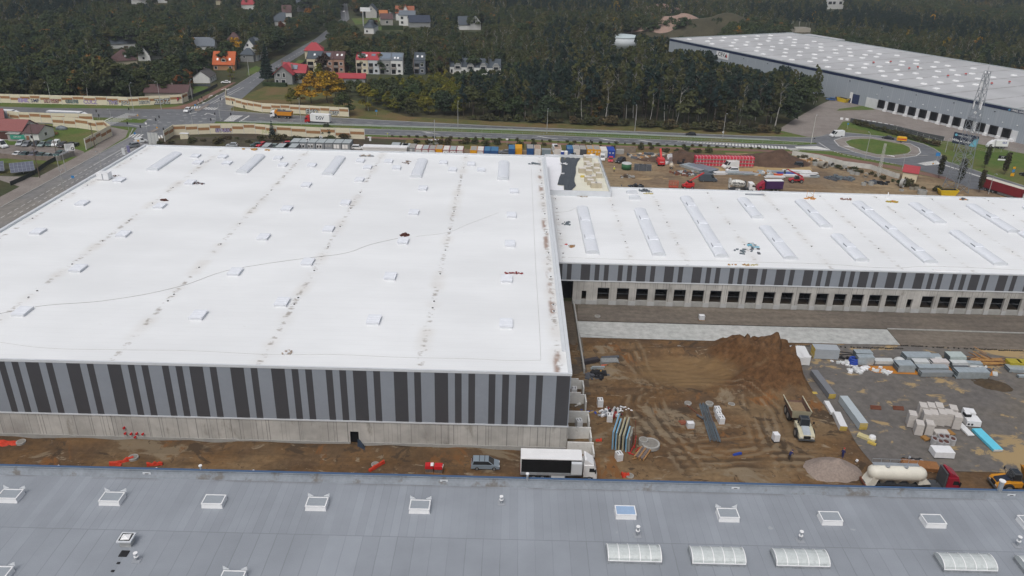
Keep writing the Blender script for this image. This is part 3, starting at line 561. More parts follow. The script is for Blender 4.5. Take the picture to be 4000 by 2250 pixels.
sy = 1 if Vector((-U.y,U.x)).dot(Vector((Wd.x,Wd.y))) > 0 else -1     # local +y versus the depth of the hall
def cb(name,m,u0,w0,z0,u1,w1,z1,par=far): return B().box(u0,min(sy*w0,sy*w1),z0,u1,max(sy*w0,sy*w1),z1).build(name,m,par)
cb('wall',cladpale,0,0,0,LU,LW,11.55); cb('fascia',navy,-.1,-.1,11.553,LU+.1,LW+.1,12.8); cb('roof',roofm2,.4,.4,12.803,LU-.4,LW-.4,12.83); 
b = B()
for (u0,w0,u1,w1) in ((-.1,-.1,LU+.1,.35),(-.1,LW-.35,LU+.1,LW+.1),(-.1,.353,.35,LW-.353)): b.box(u0,min(sy*w0,sy*w1),12.804,u1,max(sy*w0,sy*w1),13.25)
b.build('parapet',M('parapet grey',(.38,.42,.44),.6,.1,.3),far)
cb('wall',M('side block',(.40,.41,.43),.6),-.0+3,LW+.1,0,34,LW+14,12.2)
dk = [(t,0) for t in ((1140,1108),(1237,1130),(1343,1155),(1450,1180),(1557,1205),(1665,1230),(1775,1255),(1887,1283),(2005,1312),(2127,1345),(2250,1372),(2380,1408))]
us = [cu(3000+t[0]*.3882,t[1]*.3882,0)[0] for t,_ in dk]; n = len(us); ua = us[0]; ub = us[-1]; st_ = (ub-ua)/(n-1)
cb('dock_wall',M('white dock wall',(.62,.64,.66),.6,.08),ua-9,-.25,0,ub+4.4,-.01,4.5)
for k in range(n):
    u_ = ua+st_*k; d = B()
    d.box(u_-1.7,min(sy*-.95,sy*-.26),1.0,u_-1.3,max(sy*-.95,sy*-.26),4.3); d.box(u_+1.3,min(sy*-.95,sy*-.26),1.0,u_+1.7,max(sy*-.95,sy*-.26),4.3); d.box(u_-1.7,min(sy*-.95,sy*-.26),4.303,u_+1.7,max(sy*-.95,sy*-.26),4.75)
    q = d.build('dock_shelter',black,far); cb('dock_door',dark,u_-1.297,-.4,1.0,u_+1.297,-.26,4.3,q); cb('dock_base',white,u_+1.9,-1.4,0,u_+st_-1.9,-.26,1.1,q)
q = cb('gate',M('blue steel door',(.025,.04,.105),.5),us[0]-17.2,-.1,0,us[0]-13.2,-.01,4.6) ; cb('dock_wall',white,us[0]-19,-.06,0,us[0]-17.3,-.005,5.2); cb('door',M('blue steel door',(.1,.1,.1)),us[0]-18.9,-.12,0,us[0]-17.9,-.07,2.2)
for k in range(14): cb('wall_lamp',black,30+k*18.6,-.35,10.1,30.4+k*18.6,-.01,10.4)
for k in range(16): cb('wall_lamp',white,ua-4+k*6.2,-.3,6.6,ua-3.6+k*6.2,-.01,6.9)
# roof hatches: rows read off the photo, staggered bays
hh = B().box(-1.15,-1.15,0,1.15,1.15,.5,taper=.25).mesh('skylight',white); cnt = 0
for i,u_ in enumerate((7.5,18.7,29.1,39.9,50.5,61.4,72.4,83.1,94,101.8,118.9,127.4,138,149,160,171,181.5,192.3,203,214)):
    for w_ in (9.3 if i % 2 == 0 else 14.8,26.5,38.2,55.5,67.2,79 if i % 2 == 0 else 84.6):
        pw = CO+U*u_+Wd*w_; q = PX((pw.x,pw.y,13))
        if q[0] < 4010 and cnt < 99: o = link('skylight',hh,far); o.location = (u_,sy*w_,12.83); cnt += 1
fan = B(); fan.lathe([(.5,0),(.45,.6),(.3,.7)],8,mi=0); fan.lathe([(.62,.75),(.62,1.0),(.3,1.3)],8,mi=1); fme = fan.mesh('roof_fan',[grey,paint('fan red',(.42,.06,.05))])
for t in ((1060,640),(1232,632),(1418,700),(1505,688),(1808,775),(1988,758),(2248,852),(2427,838)):
    a,w_ = cu(3000+t[0]*.3882,t[1]*.3882,CZ); o = link('roof_fan',fme,far); o.location = (a,sy*w_,12.83)
sgn = M('white sign',(.75,.76,.77),.5,.03); ink = M('black ink',(.02,.02,.025),.5,.05)
def farface(u,v):                                                   # photo pixel -> point on the long wall
    d = AF+AX*((u-2000)/FPX)-AU*((v-1125)/FPX); t = Vector(CO-Vector((0,0,CAMZ))).dot(Wd)/d.dot(Wd); p = Vector((0,0,CAMZ))+d*t
    return (p-CO).dot(U),p.z
u_,z_ = farface(2000+2118*.3882,557*.3882)
sg = cb('company_sign',sgn,u_-5.2,-.2,z_-2.0,u_+5.2,-.01,z_+2.0)
fr = (PI/2,0,0) if sy > 0 else (PI/2,0,PI)
text('CEV',3.1,'sign_lettering',ink,sg,(u_-.9,sy*-.215,z_+.35),fr,bold=.03); b = B(); b.prof([(u_+2.0,z_-.8),(u_+3.2,z_+1.5),(u_+3.2,z_-.8)],-.23,-.21,0); b.prof([(u_+3.25,z_-.8),(u_+3.25,z_+1.5),(u_+4.4,z_-.8)],-.23,-.21,1); b.build('sign_logo',[ink,red],sg)
u_,z_ = farface(3000+2450*.3882,1120*.3882)
text('UNIQ LOGISTIC',1.05,'fascia_lettering',white,far,(u_,sy*-.13,12.15),fr,align='LEFT',bold=.02); b = B(); b.prof([(u_-1.6,11.75),(u_-.5,11.75),(u_-.4,12.2),(u_-.9,12.65)],sy*-.15-.01,sy*-.15); b.build('fascia_logo',paint('logo blue',(.10,.32,.52)),far)
# ---------------- the building site: earth, yards, slab ----------------
yard_edge = [T[3,2](150,590),s4(60,480),s4(190,640),s4(300,830),s4(420,1030),s4(590,1240),s4(860,1400),T[3,2](790,1400),T[3,3](880,100),T[3,3](960,210),T[3,3](1040,300),T[3,3](1100,380)]
yard_top = [T[3,2](4000,690),T[3,2](2576,640),T[3,2](1340,600)]
yp = yard_edge+[T[3,3](1640,388),T[3,3](2050,398),T[3,3](3600,440),Vector((150,120,0))]+yard_top+[T[3,2](900,583)]
struct('asphalt_yard',yp,.10,g_yard)
ap = [T[2,2](650,352),T[2,2](2576,405),T[3,2](1195,435),T[3,2](1330,592),T[3,2](0,565),T[2,2](690,515)]
struct('concrete_apron',ap,.14,g_slab)
struct('dock_yard',[(15.4,154.8),(15.0,T[2,2](660,353).y),T[2,2](650,345),T[2,2](2576,398),T[3,2](1195,428),T[3,2](1345,596),T[3,2](4000,690),(190,154.8)],.08,g_dock)
struct('lane',[(9.9,118),(15.2,118),(15.2,156),(9.9,156)],.115,m_ground('lane ground',[(.105,.085,.065),(.13,.105,.08),(.09,.07,.055)],.2,.85,.3))
def nz(x,y,s,seed):                                               # smooth value noise
    r = np.random.RandomState(seed).rand(64,64); X = np.abs(x/s+97.3) % 63; Y = np.abs(y/s+41.7) % 63
    i,j = X.astype(int),Y.astype(int); a,b_ = X-i,Y-j; a,b_ = a*a*(3-2*a),b_*b_*(3-2*b_); i2,j2 = (i+1) % 64,(j+1) % 64
    return r[i,j]*(1-a)*(1-b_)+r[i2,j]*a*(1-b_)+r[i,j2]*(1-a)*b_+r[i2,j2]*a*b_
def grid(name,x0,x1,y0,y1,st,hf,m):
    xs,ys = np.arange(x0,x1+st,st),np.arange(y0,y1+st,st); Xg,Yg = np.meshgrid(xs,ys); Zg = hf(Xg,Yg); at = {}
    if isinstance(Zg,tuple): Zg,at = Zg
    vs = np.stack([Xg.ravel(),Yg.ravel(),Zg.ravel()],1); n,k = len(ys),len(xs); id_ = np.arange(n*k).reshape(n,k)
    fs = np.stack([id_[:-1,:-1].ravel(),id_[:-1,1:].ravel(),id_[1:,1:].ravel(),id_[1:,:-1].ravel()],1)
    me = bpy.data.meshes.new(name); me.from_pydata(vs.tolist(),[],fs.tolist()); me.materials.append(m); me.polygons.foreach_set('use_smooth',[True]*len(fs)); me.update()
    for k_,v_ in at.items(): me.attributes.new(k_,'FLOAT','POINT').data.foreach_set('value',v_.ravel())
    return link(name,me)
rc = T[2,2](1950,1290); pit = T[2,2](1750,850)
mounds = [(T[2,2](2250,720),5,3.2,1.9),(T[2,2](2480,800),6,4.5,2.3),(T[3,2](80,760),5,6,2.6),(T[3,2](170,930),4.2,5,2.3),(T[2,2](2480,1010),6,3.2,1.7),(T[2,2](2200,610),3.5,2,1.3),(T[2,2](2560,620),9,1.6,1.0)]
def site_h(X,Y):
    h = .34*(nz(X,Y,7,1)-.5)+.30*(nz(X,Y,2.2,2)-.5)+.14*(nz(X,Y,.9,3)-.5)
    dug = 0*X; rut = 0*X
    for (c,a,b_,hh) in mounds: g = np.exp(-((X-c.x)/a)**2-((Y-c.y)/b_)**2); h = h+hh*g*(.6+.6*nz(X,Y,1.6,5)+.35*nz(X,Y,.8,6)); dug = np.maximum(dug,g)
    d = np.sqrt(((X-pit.x)/11)**2+((Y-pit.y)/6.5)**2); h = h-.7*np.clip(1.15-d,0,1)**.7+.5*np.exp(-((d-1.25)/.14)**2)*(Y > pit.y-2)
    r = np.sqrt((X-rc.x)**2+((Y-rc.y)*1.12)**2); w = np.exp(-((r-12.5)/2.6)**2); sn = np.sin(r*3.6+5*nz(X,Y,5,8)+2*nz(X,Y,1.5,4)); h = h+w*.1*sn; rut = rut+w*sn*(.35+.8*nz(X,Y,4,9)); pitm = np.clip(1.5-1.3*d,0,1)
    for (p,q) in ((s3(0,1020),s3(1700,880)),(s2(1800,380),s2(2500,1300)),(s3(1750,500),s3(2100,1300)),(s3(200,1200),s3(2576,1180)),(s3(300,1300),s3(2576,1330)),(s1(1200,400),s1(1900,1000)),(s1(1400,300),s1(1850,1443)),(s2(1500,0),s2(1900,1000)),(s2(1900,200),s2(2500,1000)),(s3(1500,100),s3(1650,900)),(s3(300,1400),s3(2000,1220))):
        dx,dy = q.x-p.x,q.y-p.y; L = math.hypot(dx,dy); t = ((X-p.x)*dx+(Y-p.y)*dy)/L; s_ = np.abs(((X-p.x)*dy-(Y-p.y)*dx)/L+1.4*(nz(X,Y,9,11)-.5)); m = (t > -2) & (t < L+2)
        h = h-m*.1*np.exp(-((s_-1.0)/.3)**2)+m*.06*np.exp(-((s_-1.6)/.28)**2); rut = rut+m*(.3+.7*nz(X,Y,3,13))*(np.exp(-((s_-1.65)/.4)**2)-np.exp(-((s_-.95)/.4)**2)+.6*np.exp(-(s_/.35)**2))
    fr = (Y < 102) & (X < 10.5); h = np.where(fr,.16*(nz(X,Y,5,1)-.5)+.10*(nz(X,Y,1.4,2)-.5)+.55*np.clip((Y-98.2)/2,0,1)**2*(.3+nz(X,Y,4,6)),h)
    flat = np.clip((11.5-X)/3,0,1)*np.clip((Y-104)/3,0,1); h = h*(1-flat)
    ys = [p.y for p in yard_edge][::-1]; xs = [p.x for p in yard_edge][::-1]; xb = np.interp(Y,ys,xs,left=400)
    xb = np.where(Y < ys[0],400,xb); k = np.clip((xb-X)/1.6,0,1); tb = np.clip((T[2,2](1500,535).y+.0-Y)/1.5,0,1)
    far_ = X > 10.5; z0 = 0*X
    return np.where(X > 9.6,(h+.05)*k*tb+.02,h+.03),{'dug': np.where(far_,dug,z0),'rut': np.where(far_,rut,np.where(Y < 98,.5*np.sin(Y*2.2+2*nz(X,Y,9,8))*nz(X,Y,12,3),z0-.5)),'pit': np.where(far_,pitm,z0)}
o = grid('site_ground',-130,130,74,141,.42,site_h,g_earth); o['kind'] = 'structure'
def heap(name,label,cat,c,a,b_,hh,m,seed=1,rough=.35,n=34,rz=0.,kind=None):
    def hf(X,Y):
        d = np.sqrt((X/a)**2+(Y/b_)**2); return hh*np.clip(1-d,0,1)**.8*(1-rough+2*rough*nz(X,Y,max(a,b_)/3.5,seed))+.25*rough*hh*(nz(X,Y,max(a,b_)/9,seed+1)-.5)*np.clip(1.2-d,0,1)-.08
    o = grid(name,-a*1.1,a*1.1,-b_*1.1,b_*1.1,2.2*max(a,b_)/n,hf,m); o.location = (c.x,c.y,.02); o.rotation_euler.z = rz; return tag(o,label,cat)
heap('gravel_pile','pinkish gravel heap beside the white silo trailer','gravel pile',T[3,3](650,385),4.6,3.4,2.3,M('gravel',(.27,.22,.19),.95,.25,3),3,.2)
darksoil = M('turned soil',(.085,.052,.036),.95,.4,.5,local=False)
heap('soil_heap','long dark soil bank behind the red wrapped stacks','soil heap',yf(1500,760),30,6.5,3.4,darksoil,5,.45,60)
heap('soil_heap','tall dark soil heap beside the roundabout road','soil heap',yg(130,800),13,7,4.6,darksoil,9,.4,40)
heap('soil_heap','dark soil heap behind the boom lift and scrap','soil heap',yf(850,720),8,5,3.0,darksoil,12,.4)
heap('soil_heap','low crumbled earth heap on the asphalt yard in front of metal profiles','soil heap',s5(1920,850),4.0,2.6,.75,M('crumbled earth',(.07,.05,.03),.95,.4,1.2),14,.6,40,-.4)
heap('soil_heap','weedy dark earth bank behind the cream barrier near the cabins','soil heap',jb(1850,1090),19,7,1.6,M('weedy soil',(.06,.052,.034),.95,.45,.35,dirt=(.075,.08,.028),da=.55,local=False),15,.5,50)
pinksand = M('pink sand',(.27,.19,.155),.95,.2,.3,local=False)
heap('sand_heap','big pinkish sand heap far behind the wood','sand heap',T[2,0](1680,345),40,26,17,pinksand,21,.12,40)
heap('sand_heap','long reddish soil heap far behind the wood','sand heap',T[2,0](1400,215),75,22,15,M('reddish soil',(.16,.105,.085),.95,.3,.1,local=False),22,.35,50)
heap('soil_heap','overgrown dark mound behind the far distribution hall','soil heap',T[2,0](2030,365),66,26,17,M('overgrown mound',(.055,.05,.03),.95,.4,.12,local=False),23,.25,50)

# retaining wall of the lane and the half built block rooms
def wall_seg(b,a,c,h,w=.24,mi=0,z=0.):
    a,c = Vector((a[0],a[1],0)),Vector((c[0],c[1],0)); n = Vector((-(c-a).y,(c-a).x,0)).normalized()*w/2; u = Vector((0,0,h)); z = Vector((0,0,z))
    b.hexa([a-n+z,c-n+z,c+n+z,a+n+z,a-n+u,c-n+u,c+n+u,a+n+u],mi)
b = B(); wall_seg(b,T[2,2](725,880),T[2,2](612,150),1.1,.3); tag(b.build('retaining_wall',concrete),'thin concrete retaining wall running back from the warehouse corner','wall')
blockm = M('white block',(.62,.62,.60),.8,.10,2.2,dirt=(.48,.47,.45),da=.6)
br = thing('block_rooms','half built white block rooms without a roof along the warehouse corner','building',(10,82,0))
yw = [s1(180,1140).y,s1(200,1425).y,s2(200,470).y,s2(200,795).y,s2(200,1010).y-1.2]
xr = [s1(395,1150).x,s1(440,1425).x,s2(500,470).x,s2(540,800).x,s2(580,1030).x]
for k in range(5):
    b = B(); b.box(.0-.05,yw[k]-82-.12,0,xr[k]-10-.9,yw[k]-82+.12,2.3); b.box(xr[k]-10-.9,yw[k]-82-.12,0,xr[k]-10,yw[k]-82+.12,1.9 if k < 2 else 2.3); b.box(xr[k]-10-.24,yw[k]-82-2.3,0,xr[k]-10,yw[k]-82-.121,1.9)
    b.build('block_wall',blockm,br)
    B().box(0,yw[k]-82-4,.0,xr[k]-10-.25,yw[k]-82-.13,.09).build('floor_slab',M('screed',(.12,.095,.065),.95,.25),br)
B().box(-.05,10.2,2.7,1.5,10.8,4.6).build('bay_lintel',trim,br)

# ---------------- noise barriers ----------------
pinkp = M('purple spray',(.24,.16,.40),.7,.2); navys = M('navy spray',(.05,.06,.13),.7,.2); lilac = M('lilac spray',(.42,.36,.52),.7,.15); silver = M('silver spray',(.48,.50,.49),.5,.1); greygreen = M('grey green spray',(.20,.27,.26),.7,.2); pinks = M('pink spray',(.55,.33,.30),.7,.15); darks = M('dark spray',(.035,.04,.04),.7,.2); reds = M('red spray',(.40,.04,.06),.7,.1)
def barrier(label,pts,h,bands,panel=5.2,art=(),face=1):
    """pts: ground line; bands: heights of the brown block per panel; art: (t, text, size, material, outline)"""
    o0 = Vector((pts[0][0],pts[0][1],0)); root = thing('noise_barrier',label,'noise barrier',o0); i = 0
    segs = []
    for a,c in zip(pts,pts[1:]):
        a,c = Vector((a[0],a[1],0))-o0,Vector((c[0],c[1],0))-o0; n = max(1,round((c-a).length/panel))
        for k in range(n): segs.append((a.lerp(c,k/n),a.lerp(c,(k+1)/n)))
    for a,c in segs:
        d = (c-a); L = d.length; an = math.atan2(d.y,d.x); b = B(); b.box(.09,-.07,.12,L-.09,.07,h)
        z0 = bands[i % len(bands)]*h; i += 1
        for s in (-1,1): b.box(.1,s*.071 if s > 0 else -.086,z0,L-.1,.086 if s > 0 else -.071,z0+.27*h,1)
        for k in range(1,4): b.box(.09,-.08,k*h/4-.012,L-.09,.08,k*h/4+.012,2)
        p = b.build('panel',[cream,brownpanel,M('panel joint',(.45,.42,.33),.9)],root); p.location = a; p.rotation_euler.z = an
        q = B().box(-.09,-.13,0,.09,.13,h+.04).build('post',M('pale post',(.55,.55,.52),.8),root); q.location = a; q.rotation_euler.z = an
    q = B().box(-.09,-.13,0,.09,.13,h+.04).build('post',_mc['pale post'],root); q.location = segs[-1][1]; q.rotation_euler.z = an
    T_ = sum((c-a).length for a,c in segs)
    for t,body,sz,m,mo in art:
        s_ = t*T_
        for a,c in segs:
            L = (c-a).length
            if s_ <= L: break
            s_ -= L
        d = (c-a).normalized(); an = math.atan2(d.y,d.x); p = a+d*s_; nrm = Vector((d.y,-d.x,0))
        if mo is not None: text(body,sz,'graffiti',mo,root,p+nrm*.095+Vector((0,0,h*.33)),(PI/2,0,an),.004,bold=.09*sz)
        text(body,sz,'graffiti',m,root,p+nrm*.115+Vector((0,0,h*.33)),(PI/2,0,an),.004,bold=.02*sz)
    return root,segs,o0
bl,segs,o0 = barrier('long graffiti covered cream barrier in front of the left wood',[ja(-420,300),ja(30,320),ja(1030,345),ja(2400,375),jb(20,385),jb(860,345),jb(1100,330),jb(1215,280)],3.9,(.50,.60,.50,.36,.5,.6,.45,.33,.5,.6),4.6,
    ((.215,'SINK',2.0,lilac,pinkp),(.27,'SMF',2.1,navys,None),(.345,'ROCES',2.0,pinks,darks),(.44,'GREBS',1.9,greygreen,darks),(.525,'CULZ',2.3,pinkp,None),(.63,'TMS',2.2,lilac,darks),(.69,'JOU',2.0,silver,darks),(.775,'XSOV',1.7,silver,darks),(.85,'ZDZ',2.9,silver,darks)))
p = jb(985,335)-o0; b = B(); b.prof([(-1.5,2.75),(-.9,2.95),(0,3.0),(.9,2.95),(1.5,2.75),(1.2,1.8),(.55,.95),(0,.6),(-.55,.95),(-1.2,1.8)],-.01,0,0); b.prof([(-1.2,2.6),(0,2.78),(1.2,2.6),(.95,1.8),(0,.95),(-.95,1.8)],-.03,-.011,1); b.prof([(-.3,2.6),(.3,2.6),(.3,1.4),(-.3,1.4)],-.05,-.031,2); b.prof([(-.28,2.1),(.28,2.1),(.28,1.7),(-.28,1.7)],-.06,-.051,0); q = b.build('graffiti',[darks,reds,sgn],bl); q.location = p+Vector((0,-.14,0)); q.rotation_euler.z = .04
barrier('cream barrier with brown blocks beside the parked white trailers',[ja(-300,640),ja(30,660),ja(410,705),ja(1060,730),ja(1890,745)],4.0,(.55,.45,.36,.48,.60),4.9,((.2,'PS',1.3,M('faint spray',(.42,.36,.24),.8),None),))
barrier('cream barrier wrapping the workshop lawn by the junction',[ja(1080,800),ja(1540,825),ja(1800,860),ja(1960,885),ja(2110,880),ja(2260,985),ja(2050,1095),ja(1740,1265)],4.0,(.42,.38,.55,.45,.55,.6,.5),4.4)
barrier('cream barrier curving along the left of the brown tall grass',[jb(1990,190),jb(1975,350),jb(2180,400),jb(2540,480),jc(130,200),jc(880,235),jc(1300,262),jc(1870,292)],3.9,(.45,.5,.55,.40,.55,.6,.5),4.6,((.13,'RK',2.0,reds,darks),(.2,'MOA',1.8,pinks,None),(.62,'CUPRUM',1.4,darks,None),(.80,'EMO',2.6,silver,darks),(.92,'OSP',2.3,silver,darks)))
barrier('cream barrier with brown blocks behind the grey site office row',[jb(745,1100),jb(930,975),jb(1180,965),jb(1660,945),jb(2110,940),jb(2570,945),jc(430,675),jc(1310,712),jc(2190,745)],4.0,(.5,.42,.58,.5,.38,.55,.28,.45,.6),5.4,((.33,'SPARK',1.9,lilac,navys),(.53,'JUN',1.7,M('yellow green spray',(.5,.52,.25),.8),None)))
# ---------------- houses ----------------
rf_orange = M('orange roof tiles',(.44,.105,.035),.75,.14,2); rf_red = M('red roof sheet',(.33,.045,.055),.6,.12,2); rf_dark = M('slate grey roof',(.062,.078,.095),.6,.15,2); rf_brown = M('brown roof tiles',(.095,.055,.055),.75,.15,2); rf_grey = M('grey roof sheet',(.13,.15,.175),.6,.15,1.5)
w_white = M('white render',(.66,.67,.66),.85,.07,.6); w_cream = M('cream render',(.60,.54,.40),.85,.07,.6); w_pink = M('salmon brick',(.36,.22,.16),.85,.12,2); w_grey = M('grey render',(.26,.27,.27),.85,.12,.8); w_blue = M('pale blue render',(.50,.54,.57),.85,.06,.6); w_dk = M('slate render',(.13,.15,.18),.8,.1,1)
wframe = paint('window frame',(.62,.62,.62)); solarm = M('solar panel',(.16,.20,.25),.25,.12,3,spec=.5); chim = M('chimney render',(.20,.17,.15),.9,.15)
def window(par,x,y,z,w,h,ax='f'):
    """frame and pane; ax: f front (-y), b right (+x), l left (-x)"""
    def bx(n,m,o,i,pr,p):
        b = B()
        if ax == 'f': b.box(x-w/2-o,y-i,z-o,x+w/2+o,y-pr,z+h+o)
        elif ax == 'b': b.box(x+pr,y-w/2-o,z-o,x+i,y+w/2+o,z+h+o)
        else: b.box(x-i,y-w/2-o,z-o,x-pr,y+w/2+o,z+h+o)
        return b.build(n,m,p)
    f = bx('window',wframe,.12,.07,-.05,par); bx('pane',glass,-.06,.09,.071,f)
def house(name,label,p0,p1,depth,eave,ridge,axis,wm,rm,wins=(),side=(),left=(),chimneys=(),over=.45,cat='house',group=None,solar=(),roofwin=(),hip=0.,base=0.):
    L = (Vector(p1)-Vector(p0)).xy.length; h = thing(name,label,cat,(p0[0],p0[1],base),heading(p0,p1),group)
    D = depth; b = B()
    if axis == 'x': b.rings([[(0,0,-1),(0,D,-1),(0,D,eave),(0,D/2,ridge-.15),(0,0,eave)],[(L,0,-1),(L,D,-1),(L,D,eave),(L,D/2,ridge-.15),(L,0,eave)]]) if not hip else b.box(0,0,-1,L,D,eave)
    elif axis == 'y': b.rings([[(0,0,-1),(L,0,-1),(L,0,eave),(L/2,0,ridge-.15),(0,0,eave)],[(0,D,-1),(L,D,-1),(L,D,eave),(L/2,D,ridge-.15),(0,D,eave)]])
    else: b.box(0,0,-1,L,D,eave)
    b.build('wall',wm,h); r = B(); t = .18; o = over
    if axis == 'x':
        k = (ridge-eave)/(D/2); e0,e1 = eave-o*k,eave-o*k; q = hip
        for s,yy in ((0,-o),(1,D+o)):
            r.hexa([(-o,yy,e0),(L+o,yy,e0),(L+o-q,D/2,ridge),(-o+q,D/2,ridge),(-o,yy,e0+t),(L+o,yy,e0+t),(L+o-q,D/2,ridge+t),(-o+q,D/2,ridge+t)] if s == 0 else [(L+o,yy,e0),(-o,yy,e0),(-o+q,D/2,ridge),(L+o-q,D/2,ridge),(L+o,yy,e0+t),(-o,yy,e0+t),(-o+q,D/2,ridge+t),(L+o-q,D/2,ridge+t)])
        if hip:
            r.add([(L+o,-o,e0+t),(L+o,D+o,e0+t),(L+o-q,D/2,ridge+t)],[(0,1,2)]); r.add([(-o,D+o,e0+t),(-o,-o,e0+t),(-o+q,D/2,ridge+t)],[(0,1,2)])
    elif axis == 'y':
        k = (ridge-eave)/(L/2); e0 = eave-o*k
        r.hexa([(-o,D+o,e0),(-o,-o,e0),(L/2,-o,ridge),(L/2,D+o,ridge),(-o,D+o,e0+t),(-o,-o,e0+t),(L/2,-o,ridge+t),(L/2,D+o,ridge+t)])
        r.hexa([(L+o,-o,e0),(L+o,D+o,e0),(L/2,D+o,ridge),(L/2,-o,ridge),(L+o,-o,e0+t),(L+o,D+o,e0+t),(L/2,D+o,ridge+t),(L/2,-o,ridge+t)])
    else: r.box(-o,-o,eave+.002,L+o,D+o,eave+.25)
    ro = r.build('roof',rm,h)
    for x,y,z in chimneys: B().box(x*L-.4,y*D-.35,z-1.6,x*L+.4,y*D+.35,z+.7).build('chimney',chim,ro)
    for f,z,w,hh in wins: window(h,f*L,0,z,w,hh)
    for f,z,w,hh in side: window(h,L,f*D,z,w,hh,'b')
    for f,z,w,hh in left: window(h,0,f*D,z,w,hh,'l')
    def onroof(f,g,w,l,m,nm,th=.12):                             # g: 0 eave .. 1 ridge on the front slope
        k = (ridge-eave)/(D/2) if axis == 'x' else 0; y0 = D/2*g; z0 = eave+k*y0+t+.02; dy = l/2/math.hypot(1,k)
        q = B(); q.hexa([(f*L-w/2,y0-dy,z0-dy*k),(f*L+w/2,y0-dy,z0-dy*k),(f*L+w/2,y0+dy,z0+dy*k),(f*L-w/2,y0+dy,z0+dy*k),(f*L-w/2,y0-dy,z0-dy*k+th),(f*L+w/2,y0-dy,z0-dy*k+th),(f*L+w/2,y0+dy,z0+dy*k+th),(f*L-w/2,y0+dy,z0+dy*k+th)]); q.build(nm,m,ro)
    for f,g in roofwin: onroof(f,g,1.0,1.4,white,'roof_window')
    for f,g,w,l in solar: onroof(f,g,w,l,solarm,'solar_panel')
    return h,L
t00,t10,t20,t30 = T[0,0],T[1,0],T[2,0],T[3,0]
VIS = []                                                              # (u0, v0, u1, v1, y): parts of the view kept open in front of a thing
def vis(c,x0,y0,x1,y1,y): VIS.append((c*1000+x0*.3882,y0*.3882,c*1000+x1*.3882,y1*.3882,y))
h1,L = house('family_house','house with bright orange tiled roof and small dormer beside the village road',t00(2150,705),t00(2362,708),11,3.2,9.0,'x',M('tan brick',(.40,.22,.12),.85,.12,2),rf_orange,[(.12,.6,1.4,1.5),(.8,.6,1.4,1.5)],[(.5,4.2,1.4,1.6)],roofwin=((.2,.35),(.78,.35)),chimneys=((.45,.6,9),)); vis(0,2120,525,2430,680,t00(2150,700).y)
b = B(); b.prof([(L*.5-1.6,4.2),(L*.5+1.6,4.2),(L*.5+1.6,5.6),(L*.5,6.8),(L*.5-1.6,5.6)],.9,3.6); d_ = b.build('dormer',M('tan brick',()),h1); window(d_,L*.5,.9,4.4,1.7,1.3)
b = B(); b.hexa([(L*.5-2,.6,5.45),(L*.5,.6,7.0),(L*.5,4,7.0),(L*.5-2,4,5.45),(L*.5-2,.6,5.6),(L*.5,.6,7.15),(L*.5,4,7.15),(L*.5-2,4,5.6)]); b.hexa([(L*.5,.6,7.0),(L*.5+2,.6,5.45),(L*.5+2,4,5.45),(L*.5,4,7.0),(L*.5,.6,7.15),(L*.5+2,.6,5.6),(L*.5+2,4,5.6),(L*.5,4,7.15)]); b.build('dormer_roof',rf_orange,d_)
house('bungalow','small white gabled bungalow with dark roof by the village road',t00(1948,835),t00(2115,838),(t00(2200,800)-t00(2115,838)).xy.length,2.9,5.8,'y',w_white,M('old slab roof',(.095,.09,.088),.85,.2,2),side=((.2,.9,1.1,1.3),(.5,.9,1.1,1.3),(.8,.9,1.1,1.3)),chimneys=((.5,.6,5.9),),over=.3); vis(0,1945,700,2205,838,t00(2115,838).y)
house('long_shed','long low shed with brown roof behind the graffiti barrier',t00(1460,985),t00(1890,990),9,2.6,5.2,'x',M('old plaster',(.36,.32,.27),.9,.2),rf_brown,chimneys=((.6,.5,5.3),)); vis(0,1440,855,1915,965,t00(1460,990).y)
house('family_house','white gabled house with slate roof among trees left of the orange roof',t00(1395,612),t00(1515,612),10,3.4,7.6,'y',w_white,rf_dark,[(.45,3.5,1.1,1.5),(.45,.8,1.2,1.3)]); house('house_wing','slate roofed wing of the white gabled house among trees',t00(1515,600),t00(1625,600),9,3.2,7.8,'x',w_white,rf_dark,roofwin=((.7,.4),(.2,.3)),chimneys=((-.1,.5,7.6),),cat='house'); vis(0,1380,455,1650,590,t00(1395,612).y)
house('family_house','house with broad brown hipped roof half hidden by the big round tree',t00(1190,665),t00(1385,650),13,2.8,7.6,'x',w_cream,rf_brown,roofwin=((.5,.35),),hip=5); vis(0,1160,500,1415,610,t00(1190,660).y)
house('family_house','house with wide slate roof deepest among the left trees',t00(1125,490),t00(1370,480),12,3.0,8.2,'x',w_white,rf_dark,chimneys=((.62,.5,8.2),)); vis(0,1125,358,1390,440,t00(1125,490).y)
house('long_house','long house with grey roof behind the tree with yellow top',t00(1960,515),t00(2160,515),11,3.2,7.5,'x',w_white,rf_grey,[(.9,.6,1.5,2.0)]); vis(0,1990,375,2200,455,t00(1960,515).y)
house('family_house','brown hipped roof house behind the tree with orange side',t00(2290,450),t00(2420,450),10,3.4,7.2,'x',w_grey,rf_brown,hip=4); vis(0,2300,348,2400,395,t00(2290,450).y)
f9 = Fr(780,120,400*2576/1456)
def v9(x0,y0,x1,y1,y): VIS.append((780+x0*.2747,120+y0*.2747,780+x1*.2747,120+y1*.2747,y))
q = 2576/1456
def F9(x,y): return f9(x*1.0,y*1.0)
h8,L8 = house('tall_house','tall white house with steep slate blue gables right of the orange roof',F9(640,425),F9(820,430),11,6.8,12.2,'y',w_white,rf_dark,[(.35,8.0,1.2,1.4)],[(.25,4.4,1.2,1.5),(.65,4.4,1.2,1.5),(.4,1.2,1.3,1.6)]); v9(635,60,915,420,F9(640,425).y)
